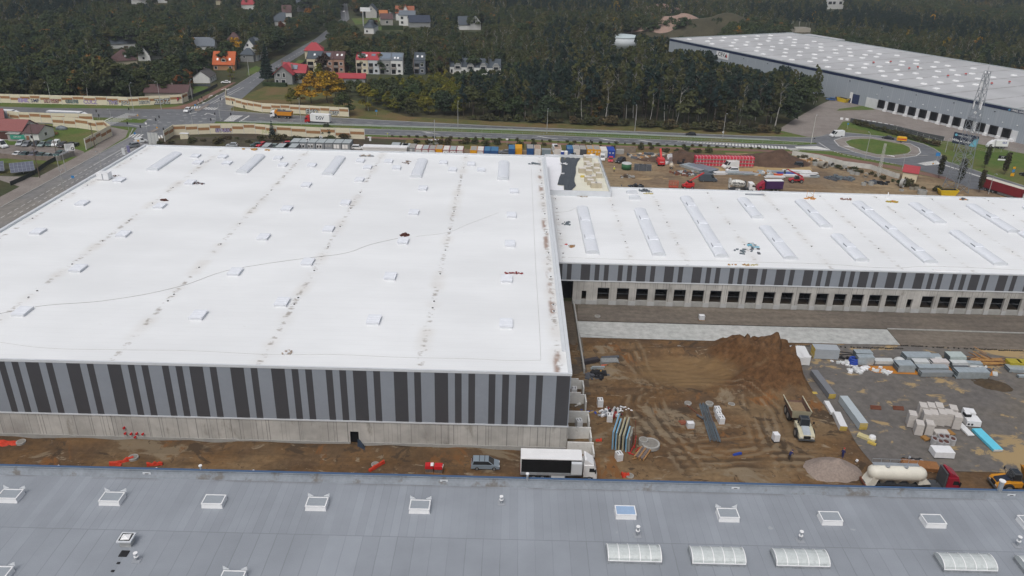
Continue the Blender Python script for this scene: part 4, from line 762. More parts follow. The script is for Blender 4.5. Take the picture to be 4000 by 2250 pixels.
b = B(); b.rings([[(L8*.5,5,6.6),(L8*.5,11,6.6),(L8*.5,8,12.0)],[(L8+3.5,5,6.6),(L8+3.5,11,6.6),(L8+3.5,8,12.0)]]); b.build('roof',rf_dark,h8); B().box(L8+.01,5.3,-1,L8+3.2,10.7,6.7).build('wall',w_white,h8)
house('family_house','grey rendered house with hipped slate roof in front of the tall white house',F9(585,440),F9(770,445),9,4.2,7.4,'x',w_grey,rf_dark,[(.3,2.2,1.1,1.2)],[(.5,1.0,1.2,1.4)],hip=3.5); v9(585,265,800,430,F9(585,440).y)
h,L = house('red_roof_villa','grey villa with many red roof planes beside the dark spruce',t10(190,845),t10(370,850),12,5.2,9.0,'y',w_grey,rf_red,[(.25,3.6,1.5,1.7),(.55,3.4,1.2,2.1),(.15,.8,1.4,1.3),(.5,.6,2.0,1.6)],chimneys=((.9,.4,8.5),(.2,.8,9.6)),over=.8); vis(1,140,650,435,845,t10(190,845).y)
b = B(); b.rings([[(L*.3,4,5.0),(L*.3,13,5.0),(L*.3,8.5,9.6)],[(L+6,4,5.0),(L+6,13,5.0),(L+6,8.5,8.6)]]); ro = b.build('roof',rf_red,h); B().box(L+.01,4.6,-1,L+5.2,12.4,5.0).build('wall',w_grey,h)
b = B(); b.hexa([(L*.9,5.2,6.6),(L*.9+2.4,5.2,6.6),(L*.9+2.4,7.0,8.3),(L*.9,7.0,8.3),(L*.9,5.1,6.75),(L*.9+2.4,5.1,6.75),(L*.9+2.4,6.9,8.45),(L*.9,6.9,8.45)]); b.build('solar_panel',solarm,ro)
house('family_house','cream house with clean red hipped roof behind the left terrace',t10(495,590),t10(680,590),11,4.8,8.6,'x',w_cream,rf_red,chimneys=((.5,.5,8.6),),hip=4.5); vis(1,490,450,690,560,t10(495,590).y)
def unit(label,x0,x1,yb,wm,rm,eave,**kw):
    p0,p1 = t10(x0,yb),t10(x1,yb+(x1-x0)*.03); W_ = (Vector(p1)-p0).length
    h,L = house('terraced_house',label,p0,p1,10.5,eave,eave+3.3,'x',wm,rm,[(.72,1.1,1.5,1.4),(.72,4.2,1.5,1.4)],over=.12,group=None,**kw)
    b = B(); b.box(.5,-.06,3.0,L*.45,-.01,5.7); k = b.build('loggia',dark,h); b = B(); b.box(.4,-.5,2.9,L*.47,-.061,3.9); b.build('balcony',M('balcony concrete',(.30,.28,.26),.9),k); B().box(.5,-.05,.3,L*.42,-.011,2.4).build('terrace_door',dark,h)
    B().box(-.12,-.2,-1,.12,10.7,eave+.9).build('party_wall',M('party wall',(.25,.2,.19),.9),h) ; return h
unit('left terraced house with dark grey roof and cream walls',518,665,728,w_cream,rf_dark,7.2,roofwin=((.5,.5),)); unit('middle terraced house of brick with red brown roof and solar panels',665,780,730,w_pink,rf_brown,7.2,solar=((.55,.5,2.6,3.0),)); unit('end terraced house of salmon brick with brown roof and white gable',780,893,732,w_pink,rf_brown,7.2,roofwin=((.35,.5),(.75,.5))); vis(1,515,505,945,690,t10(700,730).y)
unit('cream terraced house with red roof and solar panels at the left end of the four',1010,1130,742,w_cream,rf_red,7.4,solar=((.55,.5,2.6,3.2),),roofwin=((.2,.5),(.85,.5))); unit('pale blue terraced house with red roof and dormer, second of the four',1130,1243,744,w_blue,rf_red,7.4,solar=((.45,.6,2.2,1.6),)); unit('grey terraced house with solar covered roof, third of the four',1243,1357,746,w_grey,rf_grey,7.4,solar=((.5,.5,6.0,4.2),)); unit('white terraced house with dark frames at the right end of the four',1357,1478,748,w_white,rf_grey,7.4,solar=((.5,.6,5.6,3.0),),roofwin=((.35,.3),(.6,.3))); vis(1,1005,505,1490,735,t10(1200,748).y)
unit('free standing narrow slate grey town house with white right gable',1590,1705,745,w_dk,rf_dark,7.4,roofwin=((.3,.45),(.7,.45))); vis(1,1585,535,1750,740,t10(1600,748).y); p = t10(1705,745); tag(B().box(0,0,0,.12,10.6,8.6).build('gable_panel',w_white),'white gable slab of the narrow slate grey town house','wall').location = p+Vector((.01,.1,0))
for k in range(4):
    x0 = 1950+k*128; nm = ('leftmost','second','third','rightmost')[k]
    h,L = house('terraced_house','%s house of the new slate roofed terrace behind the wood' % nm,t10(x0,742+k*4),t10(x0+128,745+k*4),11,3.8,7.8,'x',w_white,rf_dark,[(.15,.5,1.2,2.0)],over=.1); b = B(); b.prof([(L*.35,2.6),(L*.9,2.6),(L*.9,4.6),(L*.75,5.9),(L*.5,5.9),(L*.35,4.6)],-.25,3.2); k_ = b.build('dormer',w_grey,h); window(k_,L*.62,-.25,2.9,2.6,1.5); B().box(-.1,-.1,3.9,.1,11,8.1).build('party_wall',rf_dark,h)
vis(1,1950,548,2460,690,t10(1960,745).y)
house('garage_row','long low garage row with a plain red roof behind the yellow maples',t10(700,835),t10(1098,840),7,2.6,4.4,'x',w_grey,rf_red,cat='garage'); vis(1,815,738,1105,785,t10(800,835).y)
house('barn','small white barn with dark roof on the far village road',t10(1105,180),t10(1215,182),18,6,10.5,'y',M('barn render',(.44,.43,.42),.9,.1),rf_dark,[(.5,6.5,1.5,1.5)]); vis(1,1100,55,1225,175,t10(1105,180).y)
house('shed','small shed with bright orange roof left of the orange roofed farmhouse',t10(1250,218),t10(1328,218),10,5,8.5,'x',w_cream,M('vivid orange roof',(.38,.14,.05),.7)); vis(1,1245,148,1330,215,t10(1250,218).y)
house('shed','grey shed with dark roof in front of the orange roofed farmhouse',t10(1262,256),t10(1378,256),12,5,8.5,'x',M('shed plaster',(.34,.33,.31),.9),rf_brown,[(.5,1.5,2,2)]); vis(1,1262,183,1380,252,t10(1262,256).y)
h,L = house('farmhouse','farmhouse with orange roof and pointed cross gable far behind the terraces',t10(1408,205),t10(1590,208),14,6,11,'x',w_white,M('muted orange roof',(.27,.095,.05),.8),over=.5); b = B(); b.rings([[(L*.32,-.5,6),(L*.75,-.5,6),(L*.535,-.5,12)],[(L*.32,8,6),(L*.75,8,6),(L*.535,8,12)]]); b.build('gable',w_white,h); b = B()
for s in (-1,1): a = L*.535; e = a+s*L*.24; b.hexa([(min(a,e),-1,12.2 if s > 0 else 5.6),(max(a,e),-1,5.6 if s > 0 else 12.2),(max(a,e),8,5.6 if s > 0 else 12.2),(min(a,e),8,12.2 if s > 0 else 5.6),(min(a,e),-1,12.6 if s > 0 else 6),(max(a,e),-1,6 if s > 0 else 12.6),(max(a,e),8,6 if s > 0 else 12.6),(min(a,e),8,12.6 if s > 0 else 6)])
b.build('roof',M('muted orange roof',()),h); house('outbuilding','flat grey outbuilding left of the orange roofed farmhouse',t10(1350,195),t10(1408,195),10,7,7,'flat',M('outbuilding grey',(.42,.43,.43),.9),rf_grey,over=.1); vis(1,1350,118,1592,195,t10(1408,205).y)
house('family_house','white two storey house with low grey roof in front of the farmhouse',t10(1440,258),t10(1598,262),14,8,11,'x',w_white,rf_grey,[(.2,1.5,2,2),(.2,5,2,2),(.75,1,2,4)]); house('garage','garage with dark roof at the right of the white two storey house',t10(1545,275),t10(1755,275),12,4,8.5,'x',w_grey,M('black solar roof',(.035,.045,.07),.4)); vis(1,1440,172,1755,262,t10(1440,262).y)
house('pavilion','small house with dark pyramid roof beside the tall billboard',t10(1090,338),t10(1185,342),13,4.5,9,'x',w_white,rf_dark,[(.3,1,1.5,1.5)],hip=6); vis(1,1085,243,1190,338,t10(1090,340).y)
h,L = house('family_house','white gabled house with slate roofs at the right edge of the village',t10(2150,300),t10(2262,300),16,5.5,11,'y',w_white,rf_dark,[(.4,5.0,1.6,3)]); house('house_wing','slate roofed wing of the white gabled house at the right edge of the village',t10(2045,300),t10(2150,300),12,4,9.5,'x',w_white,rf_dark,cat='house'); vis(1,2040,178,2275,298,t10(2150,300).y)
for nm,lab,x0,x1,yb,wm,rm,e,r_,hp,vv in (('family_house','grey gabled house far off left of the village road',415,535,118,w_grey,rf_dark,6,11,0,(410,55,540,112)),('family_house','small house with brown roof far off left of the road',270,360,172,w_white,rf_brown,4,9,0,(268,98,362,160)),('family_house','house with slate roof above the red autumn tree',190,300,258,w_white,rf_dark,3.5,9,0,(185,190,300,240))):
    house(nm,lab,t10(x0,yb),t10(x1,yb),12,e,r_,'x',wm,rm,hip=hp); vis(1,*vv,t10(x0,yb).y)
for lab,x0,x1,yb,wm,rm,vv in (('house with red hipped roof at the top edge left of the village road',2430,2570,95,w_white,rf_red,(2425,22,2572,70)),('red roofed house cut by the top edge of the view',1325,1465,42,w_white,rf_red,(1320,0,1470,18)),('cream house cut by the top edge near the village',2175,2225,50,w_cream,rf_brown,(2170,0,2230,40)),('white house in the trees at the far top left',1590,1680,30,w_white,rf_brown,(1590,0,1685,20))):
    house('family_house',lab,t00(x0,yb),t00(x1,yb),13,4.5,11,'x',wm,rm,hip=4); vis(0,*vv,t00(x0,yb).y)
house('flat_roofed_building','white flat roofed building alone in the forest at the top right',t30(590,92),t30(752,90),22,11,11,'flat',M('weathered white',(.60,.61,.60),.9,.1),M('pale flat roof',(.52,.50,.44),.8,.1),[(.15,5,5,3),(.4,5,4,3),(.8,5,4,3)],cat='building',over=.3); vis(3,585,22,760,90,t30(590,92).y)
house('ruin','pale roofless ruin behind the distribution hall',t30(270,325),t30(425,325),10,3.2,3.2,'flat',M('ruin plaster',(.45,.42,.36),.9,.2),M('ruin top',(.30,.28,.24),.9,.3),cat='ruin',over=-.4); vis(3,262,262,430,322,t30(270,325).y)
tk = thing('storage_tank','low round white storage tank behind the wood','tank',t20(1112,490)+Vector((0,10,0))); B().lathe([(12,0),(12,7)],28).build('shell',M('tank paint',(.55,.60,.63),.5,.06),tk,True); B().lathe([(12.2,7.01),(12.2,7.4),(.5,8.6)],28).build('roof',M('tank roof',(.50,.58,.60),.5,.06),tk); vis(2,1040,418,1185,450,t20(1112,490).y)
vis(2,1150,120,2080,345,t20(1700,345).y-20); vis(2,1700,245,2350,350,540)
# workshop at the left edge and the hut by the roundabout
h,L = house('workshop','workshop with long red brown roof and white gable beside the parked cars',lot(-300,480),lot(600,510),10,3.6,6.4,'x',w_white,M('red brown sheet roof',(.23,.085,.08),.65,.12,2),cat='workshop'); B().box(L*.30,-.06,.2,L*.62,-.005,3.0).build('gate',M('dark shed boards',(.09,.04,.035),.8,.2),h)
house('workshop_annex','white annex with brown lean roof and black corner post by the lawn',lot(600,520),lot(1000,535),9.5,3.0,4.9,'x',w_white,rf_brown,[(.55,1.1,.8,1.1)],[(.45,1.2,1.3,1.2)],cat='workshop',over=.4); b = B(); b.box(-.0,-.05,0,.9,-.0,2.1); tag(b.build('side_door',M('brown door',(.26,.12,.07),.6)),'brown door leaf against the white workshop annex','door').location = lot(690,530)+Vector((0,-.02,0))
house('kiosk','small lean to kiosk with grey sheet roof and green banner',lot(215,520),lot(510,530),4.5,2.6,3.2,'flat',M('kiosk boards',(.36,.33,.33),.8,.1),M('kiosk sheet roof',(.38,.38,.36),.6,.2,1.5),cat='kiosk',over=.35); b = B(); b.box(0,-.05,0,5.2,0,1.7); k = tag(b.build('banner',paint('banner green',(.06,.30,.22))),'green banner with pale lettering hung on the kiosk','banner'); k.location = lot(285,525)+Vector((0,-.06,.8)); text('OPONY',.8,'lettering',w_white,k,(2.6,-.07,.85),(PI/2,0,0))
house('small_house','house with red roof cut by the left edge above the workshop',lot(-500,180),lot(130,130),9,3,5.5,'x',w_white,M('red brown sheet roof',()),cat='house')
p0,p1 = yh(105,1160),yh(395,1205)
house('hut','small cream hut with red roof beside the roundabout road',p0,p1,5.0,3.2,4.9,'x',M('hut cream',(.66,.58,.42),.8,.08),rf_red,over=.3,cat='hut')
# ---------------- trees ----------------
def leafmat(name,cols,isl=.2,aut=None):
    """cols: palette picked per tree; leaves vary one by one and in clumps"""
    x = N(name); oi = x.n('ShaderNodeObjectInfo').outputs['Random']; g = x.n('ShaderNodeNewGeometry')
    rp = x.n('ShaderNodeValToRGB',{0: oi}); e = rp.color_ramp.elements
    while len(e) < len(cols): e.new(.5)
    for i,c in enumerate(cols): e[i].position = i/max(1,len(cols)-1); e[i].color = (*c,1)
    rp.color_ramp.interpolation = 'LINEAR'
    c = x.scale(rp.outputs[0],x.ramp(g.outputs['Random Per Island'],0,1,1-isl,1+isl))
    c = x.scale(c,x.ramp(x.noise(x.obj(),.55,3),.3,.7,.78,1.2))
    if aut: c = x.mix(x.math('MULTIPLY',x.ramp(x.noise(x.obj(),.28,3),.52,.64),x.math('GREATER_THAN',x.math('FRACT',x.math('MULTIPLY',oi,7.3)),aut[1])),c,aut[0])
    m = x.out(c,.85,spec=.12); return m
L_broad = leafmat('broadleaf foliage',[(0.032,0.050,0.023),(0.059,0.071,0.028),(0.040,0.063,0.028),(0.081,0.078,0.031),(0.034,0.054,0.033),(0.052,0.065,0.023),(0.028,0.045,0.028)],aut=((0.190,0.092,0.026),.94))
L_olive = leafmat('olive birch foliage',[(0.081,0.086,0.036),(0.065,0.076,0.033),(0.100,0.095,0.041),(0.057,0.071,0.036),(0.087,0.099,0.036),(0.081,0.078,0.046)])
L_pine = leafmat('pine needles',[(0.021,0.039,0.031),(0.028,0.045,0.033),(0.019,0.037,0.036),(0.034,0.050,0.031)])
L_spruce = leafmat('spruce needles',[(0.015,0.028,0.023),(0.021,0.035,0.028)])
L_yellow = leafmat('yellow maple foliage',[(.34,.19,.018),(.20,.15,.020),(.42,.22,.015),(.15,.14,.022)],.4)
L_ygreen = leafmat('yellow green foliage',[(.12,.125,.020),(.10,.105,.022),(.16,.14,.022)],.35)
L_red = leafmat('rusty foliage',[(.16,.065,.022),(.11,.04,.028),(.20,.09,.02)],.35)
L_dark = leafmat('dark red brown foliage',[(.045,.030,.022),(.055,.038,.022)],.3)
L_hedge = leafmat('hedge foliage',[(.025,.045,.018),(.035,.05,.02)],.3)
L_scrub = leafmat('scrub foliage',[(.06,.055,.028),(.045,.05,.024),(.075,.058,.03),(.05,.065,.024)],.4)
bark = M('bark',(.075,.058,.045),.95,.3,2); birchbark = M('birch bark',(.42,.41,.38),.8,.25,1.2,dirt=(.06,.055,.05),da=.6)
def leaves(lobes,n,size,seed,flat=.35,droop=0.):
    r = np.random.RandomState(seed); w = np.array([l[3]*l[4]*l[5] for l in lobes])**.66; w /= w.sum(); V = np.zeros((n*4,3)); k = r.choice(len(lobes),n,p=w)
    L = np.array(lobes)[k]; d = r.normal(size=(n,3)); d /= np.linalg.norm(d,axis=1)[:,None]; d[:,2] = np.abs(d[:,2])*.55+d[:,2]*.45
    rad = r.uniform(.25,1,n)**.45; P = L[:,:3]+d*L[:,3:6]*rad[:,None]
    nm = d*.9+r.normal(size=(n,3))*.55; nm[:,2] += flat; nm /= np.linalg.norm(nm,axis=1)[:,None]
    a = np.cross(nm,r.normal(size=(n,3))); a /= np.linalg.norm(a,axis=1)[:,None]; b = np.cross(nm,a); s = size*r.uniform(.55,1.25,n)[:,None]; a = a*s; b = b*s*r.uniform(.5,.9,n)[:,None]
    V[0::4] = P-a; V[1::4] = P-b*.9+nm*s*.12; V[2::4] = P+a; V[3::4] = P+b*.9-nm*s*.1; V[:,2] -= droop*0
    return V,np.arange(n*4).reshape(n,4)
def leafmesh(name,lobes,n,size,seed,m,flat=.35):
    V,F = leaves(lobes,n,size,seed,flat); me = bpy.data.meshes.new(name); me.from_pydata(V.tolist(),[],F.tolist()); me.materials.append(m); me.update(); return me
def trunk(h,r,m,seed,limbs=5,bare=.35,fork=False,lean=.04):
    q = random.Random(seed); b = B(); p = Vector((0,0,-.3)); pts = [p]
    for i in range(4): p = p+Vector((q.uniform(-lean,lean)*h,q.uniform(-lean,lean)*h,h*.24)); pts.append(p)
    for i in range(4): b.tube(pts[i],pts[i+1],r*(1-.22*i),r*(1-.22*(i+1)),6)
    for i in range(limbs):
        t = q.uniform(bare,.92); k = min(3,int(t*4)); s = pts[k].lerp(pts[k+1],t*4-k); a = q.uniform(0,2*PI); l = h*q.uniform(.16,.3)*(1.15-t*.6)
        e = s+Vector((math.cos(a)*l*.75,math.sin(a)*l*.75,l*.75)); b.tube(s,e,r*.34,r*.1,4); b.tube(s.lerp(e,.6),s.lerp(e,.6)+Vector((math.cos(a+.9)*l*.4,math.sin(a+.9)*l*.4,l*.5)),r*.18,r*.06,4)
    return b.mesh('trunk',m)
def lob_broad(q,h,w,n=9,lo=.22):
    L = [(0,0,h*.58,w*.30,w*.30,h*.30)]
    for i in range(n):
        t = q.uniform(lo,.86); a = q.uniform(0,2*PI)+i*2.4; rr = w*.34*math.sin(PI*min(1,max(.12,(t-lo+.15)/(1.08-lo))))**.7; s = q.uniform(.15,.24)*w
        L.append((math.cos(a)*rr,math.sin(a)*rr,h*t,s,s,s*q.uniform(.75,1.05)))
    L.append((q.uniform(-.08,.08)*w,q.uniform(-.08,.08)*w,h*.86,w*.16,w*.16,h*.12)); return L
def lob_slim(q,h,w,n=10,lo=.45):
    L = []
    for i in range(n): t = lo+(1-lo)*(i+.5)/n; a = q.uniform(0,2*PI); rr = w*.20*(1.1-abs(t-(lo+.25))*1.1); s = w*q.uniform(.14,.22)*(1.15-t*.5); L.append((math.cos(a)*rr,math.sin(a)*rr,h*(t-.02),s,s,s*1.5))
    return L
def lob_cone(h,w,n=9,lo=.12):
    return [(0,0,h*(lo+(.97-lo)*i/n),w*.5*(1-i/n*.93),w*.5*(1-i/n*.93),h*.055) for i in range(n+1)]
PROTO = {}
def proto(kind,name,label,cat,crown_me,trunk_me,h):
    PROTO[kind] = [name,label,cat,crown_me,trunk_me,h]
q = random.Random(3)
for i in range(5): proto('broad%d' % i,'broadleaf_tree','','tree',leafmesh('crown',lob_broad(q,13,10.5+i*.6),1500,.60,10+i,L_broad),trunk(10.5,.24,bark,i),13)
for i in range(4): proto('birch%d' % i,'birch_tree','','tree',leafmesh('crown',lob_slim(q,22,6.5,13,.40),900,.55,30+i,L_olive,.1),trunk(20.5,.16,birchbark,40+i,8,.45,lean=.03),22)
for i in range(3): proto('pine%d' % i,'pine_tree','','tree',leafmesh('crown',lob_slim(q,20,7.5,10,.50),900,.55,50+i,L_pine),trunk(19,.2,bark,60+i,6,.5,lean=.015),20)
proto('spruce0','spruce_tree','','tree',leafmesh('crown',lob_cone(19,7.5,13,.14),1700,.55,70,L_spruce),trunk(18,.26,bark,71,0),19)
proto('spruce1','spruce_tree','','tree',leafmesh('crown',lob_cone(11,5,9,.04),900,.42,72,leafmat('blue spruce needles',[(.030,.048,.048),(.026,.040,.034)])),trunk(10,.16,bark,73,0),11)
for i in range(3): proto('yellow%d' % i,'maple_tree','','tree',leafmesh('crown',lob_broad(q,13,10.5,10),1500,.50,80+i,L_yellow),trunk(10,.24,bark,80+i),13)
for i in range(2): proto('ygreen%d' % i,'broadleaf_tree','','tree',leafmesh('crown',lob_broad(q,10,7,8),1000,.48,90+i,L_ygreen),trunk(8,.18,bark,90+i),10)
proto('rusty0','maple_tree','','tree',leafmesh('crown',lob_broad(q,10,7,8),900,.5,95,L_red),trunk(8,.2,bark,95),10)
proto('darkred0','broadleaf_tree','','tree',leafmesh('crown',lob_broad(q,9,7.5,8),900,.5,96,L_dark),trunk(7,.2,bark,96),9)
proto('poplar0','columnar_tree','','tree',leafmesh('crown',[(0,0,1.2+.42*i,.55+.25*math.sin(PI*i/11),.55+.25*math.sin(PI*i/11),.5) for i in range(11)],520,.26,97,L_dark and leafmat('columnar foliage',[(.030,.034,.018),(.05,.042,.022)])),trunk(4.6,.07,bark,97,0),6)
for i in range(3): proto('shrub%d' % i,'shrub','','shrub',leafmesh('crown',[(q.uniform(-.9,.9),q.uniform(-.7,.7),q.uniform(.5,1.3),.9,.9,.7) for _ in range(5)],380,.26,100+i,L_scrub),None,2)
FIRST = set(); NIND = 0
def tree(kind,p,h,label,group=None,rz=None):
    global NIND; NIND += 1
    name,_,cat,cme,tme,h0 = PROTO[kind]; s = h/h0
    t = thing(name,label,cat,(p[0],p[1],0),rng.uniform(0,2*PI) if rz is None else rz,group); t.scale = (s*rng.uniform(.92,1.1),s*rng.uniform(.92,1.1),s)
    link('crown',cme,t)
    if tme: link('trunk',tme,t)
    return t
def blocked(p,h,w):
    u,v1 = PX((p[0],p[1],0)); _,v0 = PX((p[0],p[1],h)); r = FPX*w/math.hypot(p[0],p[1])*.5
    for a,b,c,d,y in VIS:
        if p[1] < y+2 and u+r > a and u-r < c and v0 < d and v1 > b: return True
    return False
def lerpx(pts,x):
    for (a,b),(c,d) in zip(pts,pts[1:]):
        if a <= x <= c: return b+(d-b)*(x-a)/(c-a)
    return None
CEVALINE = [(2610,205),(2660,186),(2790,200),(2798,236),(2850,238),(2960,268),(3000,285),(3060,250),(3110,268),(3200,300)]   # crown tops in front of the far hall's wall
def inpoly(x,y,P):
    c = False; n = len(P)
    for i in range(n):
        a,b = P[i],P[(i+1) % n]
        if (a[1] > y) != (b[1] > y) and x < (b[0]-a[0])*(y-a[1])/(b[1]-a[1])+a[0]: c = not c
    return c
# ground that stays free of trees
FREE = [[(-152,300),(-152,338),(-144,345),(-143,700),(-190,900),(-225,1020),(-200,1020),(-172,872),(-135,697),(-126,570),(-124,392),(-108,398),(-80,372),(-45,333),(-20,332.5),(-20,300)],
        [t10(1740,560),t10(1960,570),t10(1960,700),t10(1740,660)],[(112,326),(126,352),(150,388),(162,404),(176,402),(176,330),(140,300),(112,300)],
        [tuple((CO+U*a+Wd*b).xy) for a,b in ((-4,-4),(60,-5),(150,-14),(155,-60),(400,-80),(400,112),(36,112),(36,122),(-4,122))],
        [t10(960,170),t10(1260,160),t10(1250,225),t10(1000,260)],[t10(1220,260),t10(1480,268),t10(1480,310),t10(1220,300)],[t00(1930,900),t00(2090,865),t00(2100,930),t00(1890,960)],[t00(1380,960),t00(1450,870),t00(1450,985),t00(1370,985)],[t10(330,650),t10(510,610),t10(510,720),t10(430,730)],
        [t00(2300,770),t00(2560,700),t00(2576,760),t00(2300,850)],[t10(190,600),t10(450,500),t10(420,470),t10(190,560)]]
for a_,yv in (((0,690,150,850),(100,800)),((190,560,310,660),(250,620)),((300,500,430,600),(370,560)),((420,440,560,530),(490,490)),((560,385,720,460),(640,430)),((865,0,945,195),(900,110)),((330,610,420,660),(370,640)),((960,160,1100,240),(1000,230)),((1230,250,1480,300),(1300,290))): vis(1,*a_,t10(*yv).y)
vis(0,2120,640,2576,850,t00(2400,790).y); vis(0,1900,860,2110,960,t00(2000,900).y)
cand = []
q = random.Random(11)
def stand(x,y):                                                      # which stand a point belongs to
    if -62 < x < 118 and y < 560: return 'centre'
    if x < -150 and y < 480: return 'left'
    return 'village' if (-330 < x < 30 and y < 720) else 'far'
Y = 333.
while Y < 1160:
    st = 5.6 if Y < 420 else (6.4 if Y < 600 else 7.6)
    hw = Y*.70+70; X = -hw+q.uniform(0,st)
    while X < hw:
        x,y = X+q.uniform(-.42,.42)*st,Y+q.uniform(-.42,.42)*st; X += st
        wd = stand(x,y); nvar = math.sin(x*.021+1.3)+math.sin(y*.017+x*.008)
        lim = 345+max(0,(-x-128))*-.03 if x < -128 else (399-(x+122)*1.0 if x < -80 else (372-(x+80)*1.15 if x < -45 else (334 if x < -10 else 330-(x)*.05)))
        if y < lim: continue
        if any(inpoly(x,y,P) for P in FREE): continue
        z = q.random()
        if wd == 'centre':
            edge = x > 25 and x > 100-(y-330)*.55
            if x < -22 and y < 410: kind,h = ('broad%d' % q.randrange(5),q.uniform(7,11)) if z < .42 else ('ygreen%d' % q.randrange(2),q.uniform(6,9))
            elif y > 395 and x < 20: kind,h = ('broad%d' % q.randrange(5),q.uniform(8,13)) if z < .6 else ('birch%d' % q.randrange(4),q.uniform(13,17))
            elif x < 28: kind,h = ('pine%d' % q.randrange(3),q.uniform(13,18)) if z < .62 else (('birch%d' % q.randrange(4),q.uniform(14,19)) if z < .75 else ('broad%d' % q.randrange(5),q.uniform(9,14)))
            else: kind,h = ('pine%d' % q.randrange(3),q.uniform(16,22)) if z < .40 else (('birch%d' % q.randrange(4),q.uniform(18,24)) if z < .86 else ('broad%d' % q.randrange(5),q.uniform(10,15)))
        elif wd in ('left','village'): kind,h = ('broad%d' % q.randrange(5),q.uniform(8.5,14.5)) if z < .74 else (('birch%d' % q.randrange(4),q.uniform(12,18)) if z < .84 else (('pine%d' % q.randrange(3),q.uniform(11,16)) if z < .94 else ('rusty0' if z < .96 else 'ygreen0',q.uniform(7,11))))
        else:
            zz = z*.55+.225+.24*nvar                                 # stands of one kind
            kind,h = ('broad%d' % q.randrange(5),q.uniform(11,16)) if zz < .44 else (('birch%d' % q.randrange(4),q.uniform(14,19)) if zz < .66 else ('pine%d' % q.randrange(3),q.uniform(14,18)))
            if z > .9965: kind = 'yellow0'
        u,v0 = PX((x,y,h)); t = lerpx(CEVALINE,u)
        if t is not None and y < 520 and v0 < t:
            h = h*.999; _,vb = PX((x,y,0)); h *= max(.25,(vb-t-q.uniform(0,12))/max(1,vb-v0))
            if h < 6: continue
        w = h*.78 if 'broad' in kind or 'yg' in kind else h*.33
        if blocked((x,y),h,w):
            h *= .5
            if h > 7 or kind[:4] in ('birc','pine') or blocked((x,y),h,w*.5): continue
        cand.append((y,x,y,kind,h,wd))
    Y += st*.9
# named single trees
tree('spruce0',t10(118,835),20,'tall black green spruce on bare trunk beside the village road')
for k,(x,y,h) in enumerate(((560,1040,14.5),(715,1035,14.8),(800,1000,13))): tree('yellow%d' % k,t10(x,y),h,('golden yellow maple with dark gaps, leftmost of the three behind the barrier','tallest golden maple, middle of the three behind the barrier','golden maple at the right of the three behind the barrier')[k])
tree('yellow1',t10(450,1055),8.5,'low yellow orange maple at the foot of the golden maples'); tree('ygreen0',t10(640,830),10,'yellow green tree in front of the left terrace')
tree('ygreen1',t10(1105,1115),12.5,'bright yellow green tree standing alone against the dark wood edge'); tree('ygreen0',t10(360,1060),8,'green yellow tree at the left end of the golden maples')
tree('broad1',t00(1100,1000),19,'very broad dark round tree behind the graffiti barrier'); tree('broad3',t00(380,960),14,'dark rounded tree at the left edge behind the barrier')
tree('darkred0',t10(680,760),12,'dark brown tree in front of the left terraced houses'); tree('darkred0',t10(1870,770),11,'dark red brown tree left of the slate roofed terrace'); tree('spruce0',t10(1540,790),16,'dark conifer between the white terrace end and the slate grey house')
tree('spruce1',t10(1235,560),11,'blue grey spruce behind the red roofed terraces'); tree('rusty0',t10(260,340),9,'small red autumn tree below the slate roof near the road'); tree('rusty0',t10(540,230),12,'orange autumn tree far left of the village road'); tree('yellow2',t30(425,265),13,'orange yellow tree alone above the distribution hall')
tree('rusty0',t00(1915,440),12,'rusty orange tree above the long grey roof'); tree('yellow0',t00(1850,560),12,'dark tree with yellow orange top left of the long grey roof'); tree('yellow1',t00(2370,560),11,'tree with orange yellow side between orange roof and brown roof'); tree('rusty0',t20(235,580),8,'deep red bush in the wood behind the dark pines'); tree('rusty0',t00(1400,450),9,'tree with orange crown beside the slate roofs')
tree('broad2',t10(905,500),14,'broad olive tree with bare birches in front of the far road'); tree('spruce1',t00(2390,690),8,'blue green spruce at the right corner of the orange roofed house'); tree('ygreen1',t00(2330,800),6,'small yellowing tree in front of the orange roofed house')
tree('spruce1',jc(330,690),6.5,'lone young spruce in front of the cream barrier near the site office'); tree('broad2',jc(1430,700),5.2,'bare brown bush in front of the cream barrier near the site office'); tree('broad4',jc(1800,255),10,'leaning bushy tree over the end of the far cream barrier')
for k,(fn,x,y,h) in enumerate(((yh,860,1110,8.2),(yh,1780,915,8.4),(yh,2170,1040,8.2),(yh,1670,1400,7.8),(yh,1270,1230,9.),)):
    tree('poplar0',fn(x,y),h,('dark columnar tree on the verge between the hut and the traffic island','dark columnar tree on the lawn below the parcel van','dark columnar tree on the lawn left of the yellow sign','dark columnar tree beside the end of the red trailer','dark columnar tree seen through the lattice tower')[k])
cand.sort()
